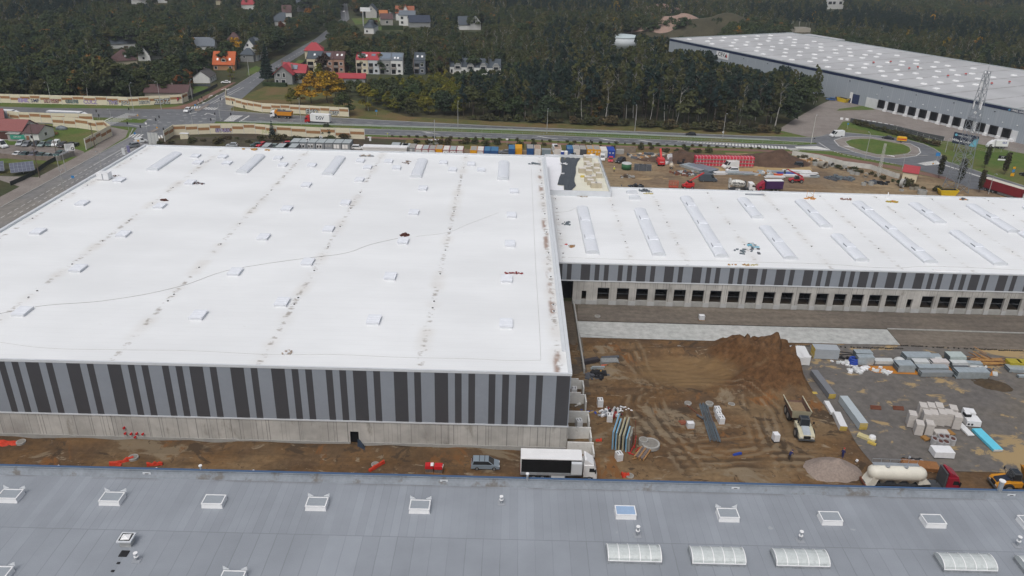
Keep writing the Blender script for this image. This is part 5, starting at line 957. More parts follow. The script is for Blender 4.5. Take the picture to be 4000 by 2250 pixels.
LBL = {('centre','birch'): ('slim pale trunked birch with olive crown in the wood behind the dual carriageway','birches in the wood behind the dual carriageway'),('centre','pine'): ('tall dark pine in the wood behind the dual carriageway','pines in the wood behind the dual carriageway'),('centre','broad'): ('bushy green tree at the edge of the wood behind the dual carriageway','bushy trees in the wood behind the dual carriageway'),('centre','ygreen'): ('yellowish low tree at the left end of the wood behind the dual carriageway','yellowish trees at the left end of the wood'),
       ('left','broad'): ('dense dark green tree behind the long graffiti barrier','broad trees behind the graffiti barrier'),('left','birch'): ('thin olive birch behind the long graffiti barrier','birches behind the graffiti barrier'),('left','pine'): ('dark pine behind the long graffiti barrier','pines behind the graffiti barrier'),('village','broad'): ('leafy green tree among the village houses','leafy trees among the village houses'),('village','birch'): ('thin olive birch among the village houses','birches among the village houses'),('village','pine'): ('dark pine among the village houses','pines among the village houses'),
       ('left','rusty'): ('rust coloured tree in the left wood','rust coloured trees in the left wood'),('village','rusty'): ('rust coloured tree among the village houses','rust coloured trees among the village houses'),('left','ygreen'): ('small yellow green tree in the left wood','yellow green trees in the left wood'),('village','ygreen'): ('small yellow green tree among the village houses','yellow green trees among the village houses')}
# the stands nearest the camera are single trees, the forest behind reads as one mass
SHOW = []; rest = []
for c in cand:
    key = (c[5],c[3].rstrip('0123456789'))
    if len(SHOW) < 285 and key in LBL and not (c[1] < -230 and c[2] > 420): SHOW.append(c)
    else: rest.append(c)
for _,x,y,kind,h,wd in SHOW:
    l,g = LBL[(wd,kind.rstrip('0123456789'))]; tree(kind,(x,y),h,l,g)
# undergrowth along the wood edge
for i in range(34):
    x = -18+i*3.9+q.uniform(-1.5,1.5); tree('shrub%d' % (i % 3),(x,330.5-max(0,x)*.085+q.uniform(-1,2)),q.uniform(2.2,5.2),'scrubby bush at the foot of the wood along the carriageway','bushes at the foot of the wood')
kinds_ = sorted(PROTO); me = bpy.data.meshes.new('forest'); n = len(rest)
me.from_pydata([(c[1],c[2],0) for c in rest],[],[])
for nm,vals,ty in (('tk',[kinds_.index(c[3]) for c in rest],'INT'),('ts',[c[4]/PROTO[c[3]][5] for c in rest],'FLOAT'),('tr',[q.uniform(0,6.28) for c in rest],'FLOAT')):
    a = me.attributes.new(nm,ty,'POINT'); a.data.foreach_set('value',vals)
fo = link('forest',me); tag(fo,kind='stuff'); fo['label'] = 'dense mixed forest running to the top edge'; fo['category'] = 'forest'
ng = bpy.data.node_groups.new('forest','GeometryNodeTree'); ng.interface.new_socket('Geometry',in_out='INPUT',socket_type='NodeSocketGeometry'); ng.interface.new_socket('Geometry',in_out='OUTPUT',socket_type='NodeSocketGeometry')
gi,go = ng.nodes.new('NodeGroupInput'),ng.nodes.new('NodeGroupOutput'); jn = ng.nodes.new('GeometryNodeJoinGeometry'); ng.links.new(jn.outputs[0],go.inputs[0])
def attr(nm,ty):
    a = ng.nodes.new('GeometryNodeInputNamedAttribute'); a.data_type = ty; a.inputs[0].default_value = nm; return a.outputs[0]
ak,as_,ar = attr('tk','INT'),attr('ts','FLOAT'),attr('tr','FLOAT'); cx = ng.nodes.new('ShaderNodeCombineXYZ'); ng.links.new(ar,cx.inputs[2])
obs = {}
for o in C.objects:
    if o.type == 'MESH' and o.parent and o.name.startswith(('crown','trunk')): obs.setdefault(o.data.name,o)
for i,k in enumerate(kinds_):
    if not any(c[3] == k for c in rest): continue
    cp = ng.nodes.new('FunctionNodeCompare'); cp.data_type = 'INT'; cp.operation = 'EQUAL'; ng.links.new(ak,cp.inputs[2]); cp.inputs[3].default_value = i
    for mdat in (PROTO[k][3],PROTO[k][4] if k.startswith('birch') else None):
        if mdat is None: continue
        if mdat.name not in obs:
            x0 = next(c for c in rest if c[3] == k); tree(k,(x0[1],x0[2]),x0[4],'tree of the far forest edge standing among its neighbours','trees of the far forest'); 
            for o in C.objects:
                if o.type == 'MESH' and o.parent and o.name.startswith(('crown','trunk')): obs.setdefault(o.data.name,o)
        oi = ng.nodes.new('GeometryNodeObjectInfo'); oi.transform_space = 'ORIGINAL'; oi.inputs['Object'].default_value = obs[mdat.name]; oi.inputs['As Instance'].default_value = True
        ip = ng.nodes.new('GeometryNodeInstanceOnPoints'); ng.links.new(gi.outputs[0],ip.inputs['Points']); ng.links.new(cp.outputs[0],ip.inputs['Selection']); ng.links.new(oi.outputs['Geometry'],ip.inputs['Instance']); ng.links.new(cx.outputs[0],ip.inputs['Rotation']); ng.links.new(as_,ip.inputs['Scale']); ng.links.new(ip.outputs[0],jn.inputs[0])
md = fo.modifiers.new('scatter','NODES'); md.node_group = ng
print('TREES',NIND,'REST',len(rest))
# ---------------- vehicles ----------------
tyre = M('tyre rubber',(.022,.022,.023),.85,.15,4); rim = M('wheel rim',(.34,.35,.36),.4,.1,3,.6); lampw = paint('headlamp glass',(.62,.64,.66)); lampr = paint('tail lamp',(.35,.015,.015)); muddy = (.20,.15,.10)
_wh = {}
def wheelmesh(r,w,m=None):
    k = (r,w)
    if k not in _wh:
        b = B(); b.lathe([(r*.9,-w/2),(r,-w/2+.03),(r,w/2-.03),(r*.9,w/2)],14,axis='y'); b.lathe([(r*.58,-w/2-.012),(r*.58,w/2+.012)],12,mi=1,axis='y'); _wh[k] = b.mesh('wheel',[tyre,m or rim])
    return _wh[k]
def wheel(root,x,y,r,w): o = link('wheel',wheelmesh(r,w),root); o.location = (x,y,r); return o
def place(t,a,b): c = (Vector(a)+Vector(b))/2; t.location = (c.x,c.y,t.location.z); t.rotation_euler.z = heading(a,b)
STY = {  # length width height belt bonnet  cabin bottom rear/front  cabin top rear/front  side glass rear/front fraction
 'hatch': (4.1,1.76,1.48,.92,.88,-1.95,1.05,-1.55,.25,.08,.95),'estate': (4.7,1.82,1.48,.93,.86,-2.25,1.1,-1.9,.3,.06,.95),'sedan': (4.7,1.82,1.43,.92,.90,-1.55,1.15,-.95,.3,.06,.95),'coupe': (4.6,1.82,1.36,.90,.86,-1.7,1.1,-.8,.3,.06,.95),
 'suv': (4.65,1.9,1.70,1.08,1.05,-2.2,1.15,-1.85,.4,.06,.95),'mpv': (4.35,1.76,1.66,.98,.92,-2.1,1.35,-1.85,.45,.06,.95),'van': (5.9,2.05,2.6,1.25,1.15,-2.9,2.2,-2.85,1.25,.80,.97),'smallvan': (4.4,1.82,1.85,1.05,1.0,-2.15,1.35,-2.05,.6,.66,.96),'pickup': (5.2,1.85,1.78,1.05,1.05,-.65,1.25,-.45,.6,.06,.95)}
_cm = {}
def car(sty,col,label,a,b,group=None,name=None,z=0.,cat=None):
    L,Wd_,H,bl,bo,cr,cf,tr,tf,g0,g1 = STY[sty]; key = (sty,col.name); name = name or {'van': 'panel_van','smallvan': 'small_van','pickup': 'pickup_truck'}.get(sty,'parked_car')
    t = thing(name,label,cat or ('van' if 'van' in sty else 'car'),(0,0,z),0,group); place(t,a,b)
    if key not in _cm:
        h,w = L/2,Wd_/2; m = {}
        p = B(); pr = [(-h,.32),(-h-.0,bl*.75),(-h+.08,bl-.04),(cr-.05 if sty not in ('sedan','coupe','pickup') else -h+.1,bl),(cf,bl),(h-.55,bo-.04),(h-.08,bo*.78),(h,.55),(h-.05,.3)]
        p.prof(pr,-w,w); ti = .16 if 'van' not in sty else .1
        cab = [(cr,-w+.04,bl),(cf,-w+.04,bl),(cf,w-.04,bl),(cr,w-.04,bl),(tr,-w+ti,H),(tf,-w+ti,H),(tf,w-ti,H),(tr,w-ti,H)]; p.hexa(cab)
        if sty == 'pickup': p.box(-h+.1,-w+.12,bl-.02,cr-.1,w-.12,bl+.02,1)
        m['body'] = (p.mesh('body',[col,dgrey]),.05)
        V = [Vector(v) for v in cab]
        def pane(i,j,k,l,s0,s1,u0=.12,u1=.88):
            A,Bv,Cv,D = V[i],V[j],V[k],V[l]; f = lambda s,u: (A.lerp(Bv,s)).lerp(D.lerp(Cv,s),u); n = (Bv-A).cross(D-A).normalized()*.018
            q = B(); q.add([f(s0,u0)+n,f(s1,u0)+n,f(s1,u1)+n,f(s0,u1)+n,f(s0,u0),f(s1,u0),f(s1,u1),f(s0,u1)],[(0,1,2,3),(0,4,5,1),(1,5,6,2),(2,6,7,3),(3,7,4,0)]); return q
        sm = pane(0,1,5,4,g0,g1); sm2 = pane(2,3,7,6,1-g1,1-g0)
        m['side_window'] = (sm.mesh('side_window',glass),0); m['side_window '] = (sm2.mesh('side_window',glass),0); m['windscreen'] = (pane(1,2,6,5,.05,.95,.06,.94).mesh('windscreen',glass),0)
        if sty != 'van': m['rear_window'] = (pane(3,0,4,7,.1,.9,.15,.88).mesh('rear_window',glass),0)
        for s in (-1,1):
            q = B(); q.box(h-.22,s*w*.62-.2,bo*.62,h-.015,s*w*.62+.2,bo*.78); m['headlight'+' '*(s > 0)] = (q.mesh('headlight',lampw),0)
            q = B(); q.box(-h-.02,s*w*.8-.14,bl*.62,-h+.1,s*w*.8+.14,bl*.9); m['tail_light'+' '*(s > 0)] = (q.mesh('tail_light',lampr),0)
        _cm[key] = m
    for k,(me,bv) in _cm[key].items(): link(k.strip(),me,t,bv)
    r = .33 if 'van' not in sty else .36
    for x in (-L*.29,L*.31):
        for s in (-1,1): wheel(t,x,s*(Wd_/2-.09),r,.22)
    return t
cs = paint('silver car paint',(.40,.43,.46)); cg = paint('grey car paint',(.20,.215,.235)); ck = paint('black car paint',(.018,.020,.026)); cw = paint('white car paint',(.70,.72,.73)); cgn = paint('dark green car paint',(.04,.085,.08)); cr_ = paint('red car paint',(.48,.02,.035)); cbr = paint('dark brown car paint',(.045,.035,.035)); cb_ = paint('blue car paint',(.05,.12,.28)); csl = paint('slate blue van paint',(.065,.085,.105)); cgs = paint('grey green car paint',(.22,.28,.27)); cvl = paint('violet grey car paint',(.12,.11,.14))
# workshop lot
car('van',cw,'white panel van cut by the left edge in front of the workshop',lot(-120,640),lot(175,715))
car('estate',cs,'silver estate car parked at the left end of the upper row',lot(600,560),lot(440,665)); car('estate',cg,'grey estate car second in the upper row by the workshop',lot(770,590),lot(600,685)); car('hatch',ck,'black hatchback with pale roof behind the wooden pole',lot(985,580),lot(830,680)); car('sedan',cgs,'grey green sedan in the middle of the upper row',lot(1190,590),lot(975,695)); car('mpv',cgn,'dark green car partly behind the white small van',lot(1330,580),lot(1190,690)); car('smallvan',cw,'rounded white small van in the upper row beside the lawn',lot(1500,580),lot(1330,690)); car('estate',cbr,'dark brown estate car right of the white small van',lot(1670,610),lot(1490,705)); car('pickup',ck,'black pickup behind the tyre sign',lot(1910,640),lot(1730,700))
car('coupe',cw,'white coupe first in the lower row above the brick wall',lot(560,840),lot(330,930)); car('sedan',cgn,'green sedan second in the lower row above the brick wall',lot(740,850),lot(530,940)); car('hatch',cvl,'violet grey hatchback third in the lower row',lot(930,860),lot(760,940)); car('sedan',cgn,'dark green sedan fourth in the lower row beside the pole',lot(1130,880),lot(950,960)); car('sedan',cgs,'low grey green car at the right end of the lower row',lot(1280,910),lot(1130,975)); car('suv',cgn,'green off road car behind the white workshop banner',lot(1600,850),lot(1390,950))
# road users
car('suv',cw,'white car waiting at the junction',jb(1250,470),jb(1150,525),name='car'); car('smallvan',cw,'small white van driving up the side road',jb(180,1130),jb(340,1110),name='small_van'); car('suv',cg,'dark grey car driving down the side road behind the white van',jb(190,1200),jb(10,1230),name='car'); car('hatch',ck,'black car alone on the dual carriageway',yf(1115,262),yf(920,255),name='car'); car('sedan',ck,'black sedan rounding the grass island',yg(2530,345),yg(2290,310),name='car'); car('sedan',cw,'white car parked on the drive of the bungalow',t00(2300,838),t00(2250,838)); car('hatch',cw,'tiny white car on the far village road',t10(888,112),t10(880,128),name='car')
t = car('van',cw,'white panel van entering the roundabout',yg(1540,275),yg(1215,285),name='panel_van')
# site cars behind the halls
car('suv',cw,'white off road car right of the grey site offices',jc(1960,945),jc(2140,950)); car('suv',cw,'white car with yellow stripe beside the white trailer',jc(2500,965),jc(2270,975)); car('estate',cgs,'grey green car behind the white roof left of the site offices',jc(400,915),jc(235,905)); car('hatch',cr_,'red car half hidden left of the grey site offices',jc(660,860),jc(550,870)); car('hatch',cr_,'red and black car at the left end behind the warehouse',jc(160,870),jc(60,900)); car('hatch',cs,'pale silver car behind the back left corner of the warehouse',jb(2200,1200),jb(1990,1200)); car('hatch',cgn,'dark car beside the silver one behind the back parapet',jb(2640,1190),jb(2520,1200))
car('hatch',cr_,'red hatchback between white van and black car behind the annex',ye(1990,730),ye(1980,815)); car('suv',ck,'black off road car in front of the weathered wall',ye(2260,760),ye(2100,825)); car('smallvan',cw,'white van standing behind the annex corner',ye(1820,690),ye(1815,800)); car('van',cw,'white van with its front to the back parapet',ye(850,560),ye(890,640)); car('hatch',cw,'white car behind the annex parapet',ye(1690,640),ye(1600,690)); car('hatch',cs,'silver car beside the blue container behind the annex',ye(1280,650),ye(1190,690)); car('sedan',cg,'grey car at the right end of the small container row',jd(2570,1030),jd(2320,1030))
car('van',csl,'slate grey high panel van on the storage yard',yf(1150,1170),yf(1570,1180)); car('van',cw,'white crew van in front of the red wrapped stacks',yf(1975,900),yf(1645,920),name='panel_van'); car('mpv',cw,'white compact van in front of the white crew van',yf(1980,990),yf(1720,985),name='small_van',cat='van'); car('mpv',ck,'dark blue family car beside the tall soil heap',yg(705,880),yg(450,870)); car('estate',cb_,'blue estate car in front of the far distribution hall',t30(670,1015),t30(590,1005)); car('hatch',ck,'black car between blue estate and white car at the far hall',t30(715,1005),t30(665,1000)); car('hatch',cw,'white car beside the yellow skip at the far hall',t30(745,995),t30(690,990)); car('hatch',ck,'dark car at the wood edge by the far hall',t30(545,970),t30(490,960)); car('hatch',cr_,'dark red car at the wood edge by the far hall',t30(570,955),t30(520,945)); car('suv',ck,'black car cut by the right edge near the far hall',T[3,0](2640,1790),T[3,0](2560,1765))
t = car('mpv',paint('blue silver paint',(.21,.26,.31)),'silver blue family car with roof bars on the mud lane between the halls',T[1,3](2175,345),T[1,3](2440,350))
b = B()
for x in (-.9,-.1): b.box(x-.04,-.75,1.665,x+.04,.75,1.74)
b.build('roof_bars',black,t)
# --- lorries ---
def cab(root,x0,x1,w,h,m,z0=.75,fair=None,glassm=glass):
    """tractor or lorry cab, front towards +x"""
    L = x1-x0; b = B(); hw = w/2
    b.prof([(x0,z0),(x0,h-.05),(x0+.25,h),(x1-.55,h),(x1-.12,h*.66),(x1,h*.5),(x1+.02,z0+.05),(x1,z0-.35),(x0+L*.75,z0-.35),(x0+L*.7,z0)],-hw,hw); k = b.build('cab',m,root,bevel=.08)
    q = B(); a0,a1 = (x1-.16,h*.665),(x1-.50,h*.93); q.add([(a0[0]+.03,-hw+.12,a0[1]),(a0[0]+.03,hw-.12,a0[1]),(a1[0]+.03,hw-.2,a1[1]),(a1[0]+.03,-hw+.2,a1[1]),(a0[0]-.02,-hw+.12,a0[1]),(a0[0]-.02,hw-.12,a0[1]),(a1[0]-.02,hw-.2,a1[1]),(a1[0]-.02,-hw+.2,a1[1])],[(0,1,2,3),(0,4,5,1),(1,5,6,2),(2,6,7,3),(3,7,4,0)]); q.build('windscreen',glassm,k)
    for s in (-1,1):
        q = B(); y = s*(hw+.012); q.prof([(x0+L*.42,h*.60),(x1-.25,h*.60),(x1-.50,h*.82),(x0+L*.42,h*.82)],min(y,s*(hw-.02)),max(y,s*(hw-.02))); q.build('side_window',glassm,k)
        q = B().box(x1-.35,s*(hw+.18)-.1,h*.58,x1-.2,s*(hw+.18)+.1,h*.80).build('mirror',black,k)
        q = B().box(x1-.06,s*(hw-.35)-.22,z0-.15,x1+.035,s*(hw-.35)+.22,z0+.05).build('headlight',lampw,k)
    q = B().box(x1-.05,-hw*.7,z0+.15,x1+.03,hw*.7,h*.46).build('grille',black,k)
    if fair: q = B(); q.prof([(x0+.1,h+.002),(x0+.1,h+fair),(x0+.35,h+fair),(x1-.55,h+.08),(x1-.5,h+.002)],-hw+.12,hw-.12); q.build('roof_fairing',m,k,bevel=.05)
    return k
def axle(root,xs,w,r=.5,tw=.32):
    for x in xs:
        for s in (-1,1): wheel(root,x,s*(w/2-tw/2),r,tw)
# white curtainsider in the lane
t = thing('curtainside_lorry','white lorry with open black load side standing in the mud lane beside the block rooms','lorry'); place(t,(2.6,95.3,0),(14.0,95.3,0)); X0 = -5.7
b = B(); b.box(X0,-1.27,1.05,X0+9.1,1.27,1.35); b.build('load_floor',grey,t)
b = B(); b.box(X0,-1.27,3.85,X0+9.1,1.27,4.0); b.box(X0,-1.27,1.352,X0+.12,1.27,3.848); b.box(X0+8.98,-1.27,1.352,X0+9.1,1.27,3.848); b.box(X0+.123,1.2,1.352,X0+8.977,1.27,3.848); b.build('box_body',white,t,bevel=.03)
B().box(X0+.125,-1.15,1.353,X0+8.975,1.195,3.6).build('load_space_shade',M('shaded load space',(.008,.008,.009),.95,.1,1),t); b = B(); b.box(X0+.05,-1.32,1.30,X0+9.05,-1.275,1.56); b.build('side_rail',grey,t)  # open load space filled black, its inner shade put into the colour
b = B(); b.box(X0+.4,-.5,.65,X0+11,.5,1.04); b.box(X0+4.3,-1.2,.45,X0+6.8,-.8,1.0); b.build('chassis',dgrey,t); B().box(X0+4.6,-1.22,.42,X0+6.6,-1.203,.98).build('side_skirt',trim,t); B().box(-5.72,-1.2,1.2,-5.66+.0,1.2,1.3).build('rear_bar',red,t)
cab(t,X0+9.35,X0+11.4,2.45,3.0,white,.8,.85); axle(t,(X0+2.0,X0+3.3),2.45); axle(t,(X0+10.3,),2.45)
# silo semitrailer with red tractor
t = thing('silo_lorry','cream silo tank semitrailer with dark red tractor behind the blue roof edge','lorry'); place(t,T[3,3](930,540),T[3,3](1865,575)); t.location.z = 0; X0 = -7.0; creamt = M('cream tank paint',(.68,.66,.58),.38,.07,.8,dirt=(.50,.46,.38),da=.62)
b = B(); b.lathe([(.25,0),(.85,.25),(1.1,.7),(1.18,1.2),(1.2,4.4),(1.18,7.2),(1.05,7.9),(.7,8.4),(.2,8.6)],24,(X0+.6,0,2.75),axis='x'); b.build('tank',creamt,t,True)
b = B(); b.hexa([(X0+.4,-1.0,.9),(X0+1.6,-1.0,.9),(X0+1.6,1.0,.9),(X0+.4,1.0,.9),(X0+1.2,-1.0,2.6),(X0+2.0,-1.0,2.2),(X0+2.0,1.0,2.2),(X0+1.2,1.0,2.6)]); b.hexa([(X0+8.0,-.9,1.3),(X0+10.0,-.6,1.3),(X0+10.0,.6,1.3),(X0+8.0,.9,1.3),(X0+8.0,-.9,1.9),(X0+8.6,-.6,2.6),(X0+8.6,.6,2.6),(X0+8.0,.9,1.9)]); b.build('tank_cradle',creamt,t)
for x in (2.4,4.6,6.6): b = B(); b.lathe([(.75,.0),(.18,.75)],12,(X0+x+.6,0,.85)) if 0 else b.rings([[(X0+x+.6+.9*math.cos(a),.9*math.sin(a),1.9) for a in [PI*k/5 for k in range(10)]],[(X0+x+.6+.15*math.cos(a),.15*math.sin(a),.75) for a in [PI*k/5 for k in range(10)]]]); b.build('discharge_cone',creamt,t)
b = B(); b.box(X0+1.2,.05,3.93,X0+8.0,.75,3.98); [b.tube((X0+1.2+i*1.35,.75,3.95),(X0+1.2+i*1.35,.75,4.6),.03,n=4) for i in range(6)]; b.tube((X0+1.2,.75,4.6),(X0+8,.75,4.6),.03,n=4); b.build('walkway',steel,t)
for x in (3.2,5.9): b = B(); b.lathe([(.33,3.85),(.33,4.08),(.2,4.14)],12,(X0+x,-.15,0)); b.build('hatch',steel,t)
b = B(); b.box(X0+.3,-.45,.75,X0+13.4,.45,1.0); b.box(X0+10.1,-1.0,.55,X0+11.6,1.0,.95); b.build('chassis',dgrey,t); B().box(X0+.2,-1.2,.6,X0+.4,1.2,.95).build('bumper',rustm,t); b = B(); b.lathe([(.3,0),(.3,1.2)],10,(X0+10.2,-.7,.6),axis='x'); b.build('fuel_tank',steel,t)
b = B()
for i in range(8): a = PI*i/8; c = PI*(i+1)/8; b.tube((X0+10.1+.8*math.cos(a),-.3,1.4+.8*math.sin(a)),(X0+10.1+.8*math.cos(c),-.3,1.4+.8*math.sin(c)),.05,n=5)
b.build('hose',black,t)
cab(t,X0+11.9,X0+14.0,2.45,3.05,paint('wine red cab paint',(.28,.012,.03)),.85,.75); b = B(); b.box(X0+11.55,-1.15,1.1,X0+11.88,1.15,3.7,taper=.05); b.build('wind_panel',dgrey,t); axle(t,(X0+1.6,X0+2.9,X0+4.2),2.45); axle(t,(X0+9.3,X0+13.0),2.45)
b = B(); b.box(X0+12.6,-.45,3.06,X0+13.2,.45,3.10) ; b.build('roof_hatch',glass,t)
# articulated dumpers, front towards +x
def dumper(label,a,b_,body,dark_,inner,load):
    t = thing('articulated_dumper',label,'dumper'); place(t,a,b_); b = B()
    b.hexa([(-4.9,-1.0,1.6),(-.4,-1.0,1.25),(-.4,1.0,1.25),(-4.9,1.0,1.6),(-5.2,-1.5,1.9),(-.1,-1.5,1.7),(-.1,1.5,1.7),(-5.2,1.5,1.9)],0); b.build('skip_floor',inner,t)
    b = B(); r_ = B()
    for s in (-1,1): r_.tube((-5.6,s*1.62,2.58),(.1,s*1.62,3.08),.09,n=5)
    r_.build('skip_rim',body,t)
    for s in (-1,1): b.hexa([(-5.3,s*1.42-.06,1.75),(-.1,s*1.42-.06,1.62),(-.1,s*1.42+.06,1.62),(-5.3,s*1.42+.06,1.75),(-5.6,s*1.62-.06,2.55),(.1,s*1.62-.06,3.05),(.1,s*1.62+.06,3.05),(-5.6,s*1.62+.06,2.55)])
    b.build('skip_side',inner,t); b = B()
    b.hexa([(-.2,-1.36,1.6),(-.06,-1.36,1.6),(-.06,1.36,1.6),(-.2,1.36,1.6),(.1,-1.56,3.1),(.62,-1.56,3.45),(.62,1.56,3.45),(.1,1.56,3.1)]); b.build('skip',body,t,bevel=.02)
    B().hexa([(-4.6,-1.3,1.9),(-.4,-1.3,1.75),(-.4,1.3,1.75),(-4.6,1.3,1.9),(-4.0,-1.2,2.2),(-1.0,-1.2,2.35),(-1.0,1.2,2.35),(-4.0,1.2,2.2)]).build('load',load,t)
    b = B(); b.box(-4.8,-.5,.85,.4,.5,1.24); b.box(.3,-.35,.9,1.5,.35,1.4); b.build('chassis',dgrey,t)
    b = B(); b.prof([(1.1,1.1),(1.1,1.9),(2.7,1.85),(4.5,1.55),(4.75,1.2),(4.75,.8),(4.0,.75),(3.7,1.2),(2.6,1.25),(2.2,1.0)],-1.25,1.25); k = b.build('front_body',body,t,bevel=.05); b = B(); b.prof([(2.75,1.87),(4.4,1.58),(4.6,1.45),(4.4,1.68),(2.75,2.05)],-.62,.62); b.build('bonnet',dark_,k,bevel=.03)
    for s in (-1,1): B().box(2.9,s*1.262-.012,1.3,3.7,s*1.262+.012,1.6).build('vent_grille',black,k); B().box(4.7,s*.85-.2,.95,4.79,s*.85+.2,1.12).build('headlight',lampw,k)
    B().box(4.72,-.55,.9,4.80,.55,1.4).build('grille',black,k); b = B(); b.box(4.2,-1.3,.55,4.9,1.3,.78); b.build('bumper',dgrey,k)
    b = B(); b.hexa([(1.2,-.8,1.88),(2.75,-.8,1.88),(2.75,.8,1.88),(1.2,.8,1.88),(1.3,-.75,3.15),(2.45,-.75,3.15),(2.45,.75,3.15),(1.3,.75,3.15)]); k = b.build('cab',dgrey,t,bevel=.04)
    b = B(); b.hexa([(2.77,-.7,1.98),(2.80,-.7,1.98),(2.80,.7,1.98),(2.77,.7,1.98),(2.5,-.66,3.05),(2.53,-.66,3.05),(2.53,.66,3.05),(2.5,.66,3.05)]); b.build('windscreen',glass,k); B().box(1.45,-.55,3.153,2.3,.55,3.19).build('roof_hatch',glass,k)
    for s in (-1,1): B().hexa([(1.35,s*.81-.012,2.05),(2.6,s*.81-.012,2.05),(2.6,s*.81+.012,2.05),(1.35,s*.81+.012,2.05),(1.42,s*.775-.012,3.0),(2.4,s*.775-.012,3.0),(2.4,s*.775+.012,3.0),(1.42,s*.775+.012,3.0)]).build('side_window',glass,k); b = B(); b.tube((2.6,s*1.0,2.0),(2.9,s*1.25,2.8),.03,n=4); b.box(2.85,s*1.25-.12,2.6,2.93,s*1.25+.12,3.0); b.build('mirror',black,k)
    for x in (-3.6,-1.9,3.1):
        for s in (-1,1): wheel(t,x,s*1.2,.85,.62)
    return t
dumper('cream and grey articulated dumper with rusty empty skip on the dug earth',T[3,2](230,1230),T[3,3](390,128),M('cream dumper paint',(.52,.49,.36),.5,.12,1,dirt=muddy,da=.62),M('grey bonnet',(.36,.40,.44),.4),M('muddy rust',(.13,.075,.055),.9,.3,1.5),M('sandy load',(.24,.17,.10),.95,.2,2))
dumper('orange yellow articulated dumper with black bonnet at the right edge',T[3,3](3080,590),T[3,3](2055,540),M('dumper orange',(.56,.24,.015),.5,.12,1,dirt=muddy,da=.66),M('dark blue bonnet',(.022,.028,.045),.3),M('skip steel',(.22,.19,.15),.8,.25,1.5),M('grey load',(.25,.22,.17),.95,.2,2))
def boxlorry(label,a,b_,L,cabL,H,cabm,boxm,roofm=None,cabh=2.9,fair=.7,textspec=None,w=2.5,cat='lorry',name='box_lorry',rax=(1.6,2.9)):
    t = thing(name,label,cat); place(t,a,b_); X0 = -L/2; e = L-cabL-.3
    B().box(X0,-w/2,1.05,X0+e,w/2,H).build('box_body',boxm,t,bevel=.03)
    if roofm: B().box(X0+.03,-w/2+.03,H+.002,X0+e-.03,w/2-.03,H+.04).build('box_roof',roofm,t)
    B().box(X0+.3,-.5,.6,X0+L-.8,.5,1.04).build('chassis',dgrey,t); cab(t,X0+L-cabL,X0+L,w-.08,cabh,cabm,.8,fair); axle(t,[X0+r for r in rax],w-.1); axle(t,(X0+L-1.25,),w-.1); B().box(X0-.03,-w/2+.1,.75,X0+.1,w/2-.1,.95).build('bumper',dgrey,t)
    for s,body,sz,x,z,m,side in textspec or (): text(body,sz,'lettering',m,t,(X0+x,side*(w/2+.012),z),(PI/2,0,0 if side < 0 else PI),.008,bold=s)
    return t
boxlorry('white box lorry with red cab on the dual carriageway',jc(1510,440),jc(1000,410),10.5,2.1,4.0,red,white,textspec=((.03,'DSV',1.9,4.0,2.55,paint('navy lettering',(.012,.02,.07)),1),),rax=(1.5,2.8))
t = thing('tipper_lorry','tipper lorry with yellow skip and white cab on the dual carriageway','lorry'); place(t,jc(740,325),jc(305,305)); b = B(); b.hexa([(-4.4,-1.1,1.3),(1.6,-1.1,1.3),(1.6,1.1,1.3),(-4.4,1.1,1.3),(-4.7,-1.25,2.9),(1.9,-1.25,2.9),(1.9,1.25,2.9),(-4.7,1.25,2.9)]); b.box(1.905,-1.2,2.0,2.5,1.2,3.3); b.build('skip',M('tipper yellow',(.62,.25,.02),.5,.1,1),t,bevel=.03); B().box(-4.3,-1.1,2.9,1.6,1.1,3.02).build('cover',dgrey,t); B().box(-4.3,-.5,.7,4,.5,1.2).build('chassis',dgrey,t); cab(t,2.65,4.6,2.4,2.9,white,.8); axle(t,(-3.2,-1.9,1.5,3.4),2.4)
# white trailers seen over the left barrier
for k,(x0,x1,y,lab) in enumerate(((955,1870,560,'white roofed articulated lorry behind the left barrier, nearer the junction'),(-420,480,520,'white roofed articulated lorry cut by the left edge behind the barrier'))):
    zz = 4.0; a = ja(x0,475 if k == 0 else 440,zz); c = ja(x1,500 if k == 0 else 470,3.0); boxlorry(lab,(a.x,a.y,0),(a.x+16.2,a.y-.6,0),16.2,2.3,4.0,white,M('grey curtain',(.34,.37,.41),.6,.06),white,cabh=3.0,fair=.75,rax=(1.8,3.1,4.4),name='articulated_lorry')
# purple box van, concrete mixer
t = boxlorry('dark red cabbed van with purple box body and white roof on the storage yard',yg(270,1370),yf(2330,1370),8.2,2.2,3.55,paint('dark red cab',(.30,.015,.04)),M('purple curtain',(.05,.018,.085),.55,.1),white,cabh=2.2,fair=1.1,w=2.3,name='box_van',cat='van')
t = thing('concrete_mixer','white concrete mixer lorry with lettering on its drum','lorry'); place(t,yf(1745,1370),yf(2300,1375)); b = B(); b.lathe([(.55,0),(.95,.5),(1.22,1.8),(1.22,3.0),(1.0,4.2),(.55,4.9)],20,(0,0,0),axis='x'); k = b.build('drum',M('drum white',(.66,.66,.62),.5,.08),t,True); k.location = (-3.6,0,2.75); k.rotation_euler = (0,.10,0)
lm = ink; text('GO-TRAKT',.82,'lettering',lm,k,(2.2,-1.235,.38),(PI/2-.25,0,0),.012,bold=.035); text('507 183 110',.44,'lettering',lm,k,(2.2,-1.245,-.38),(PI/2+.2,0,0),.012,bold=.015)
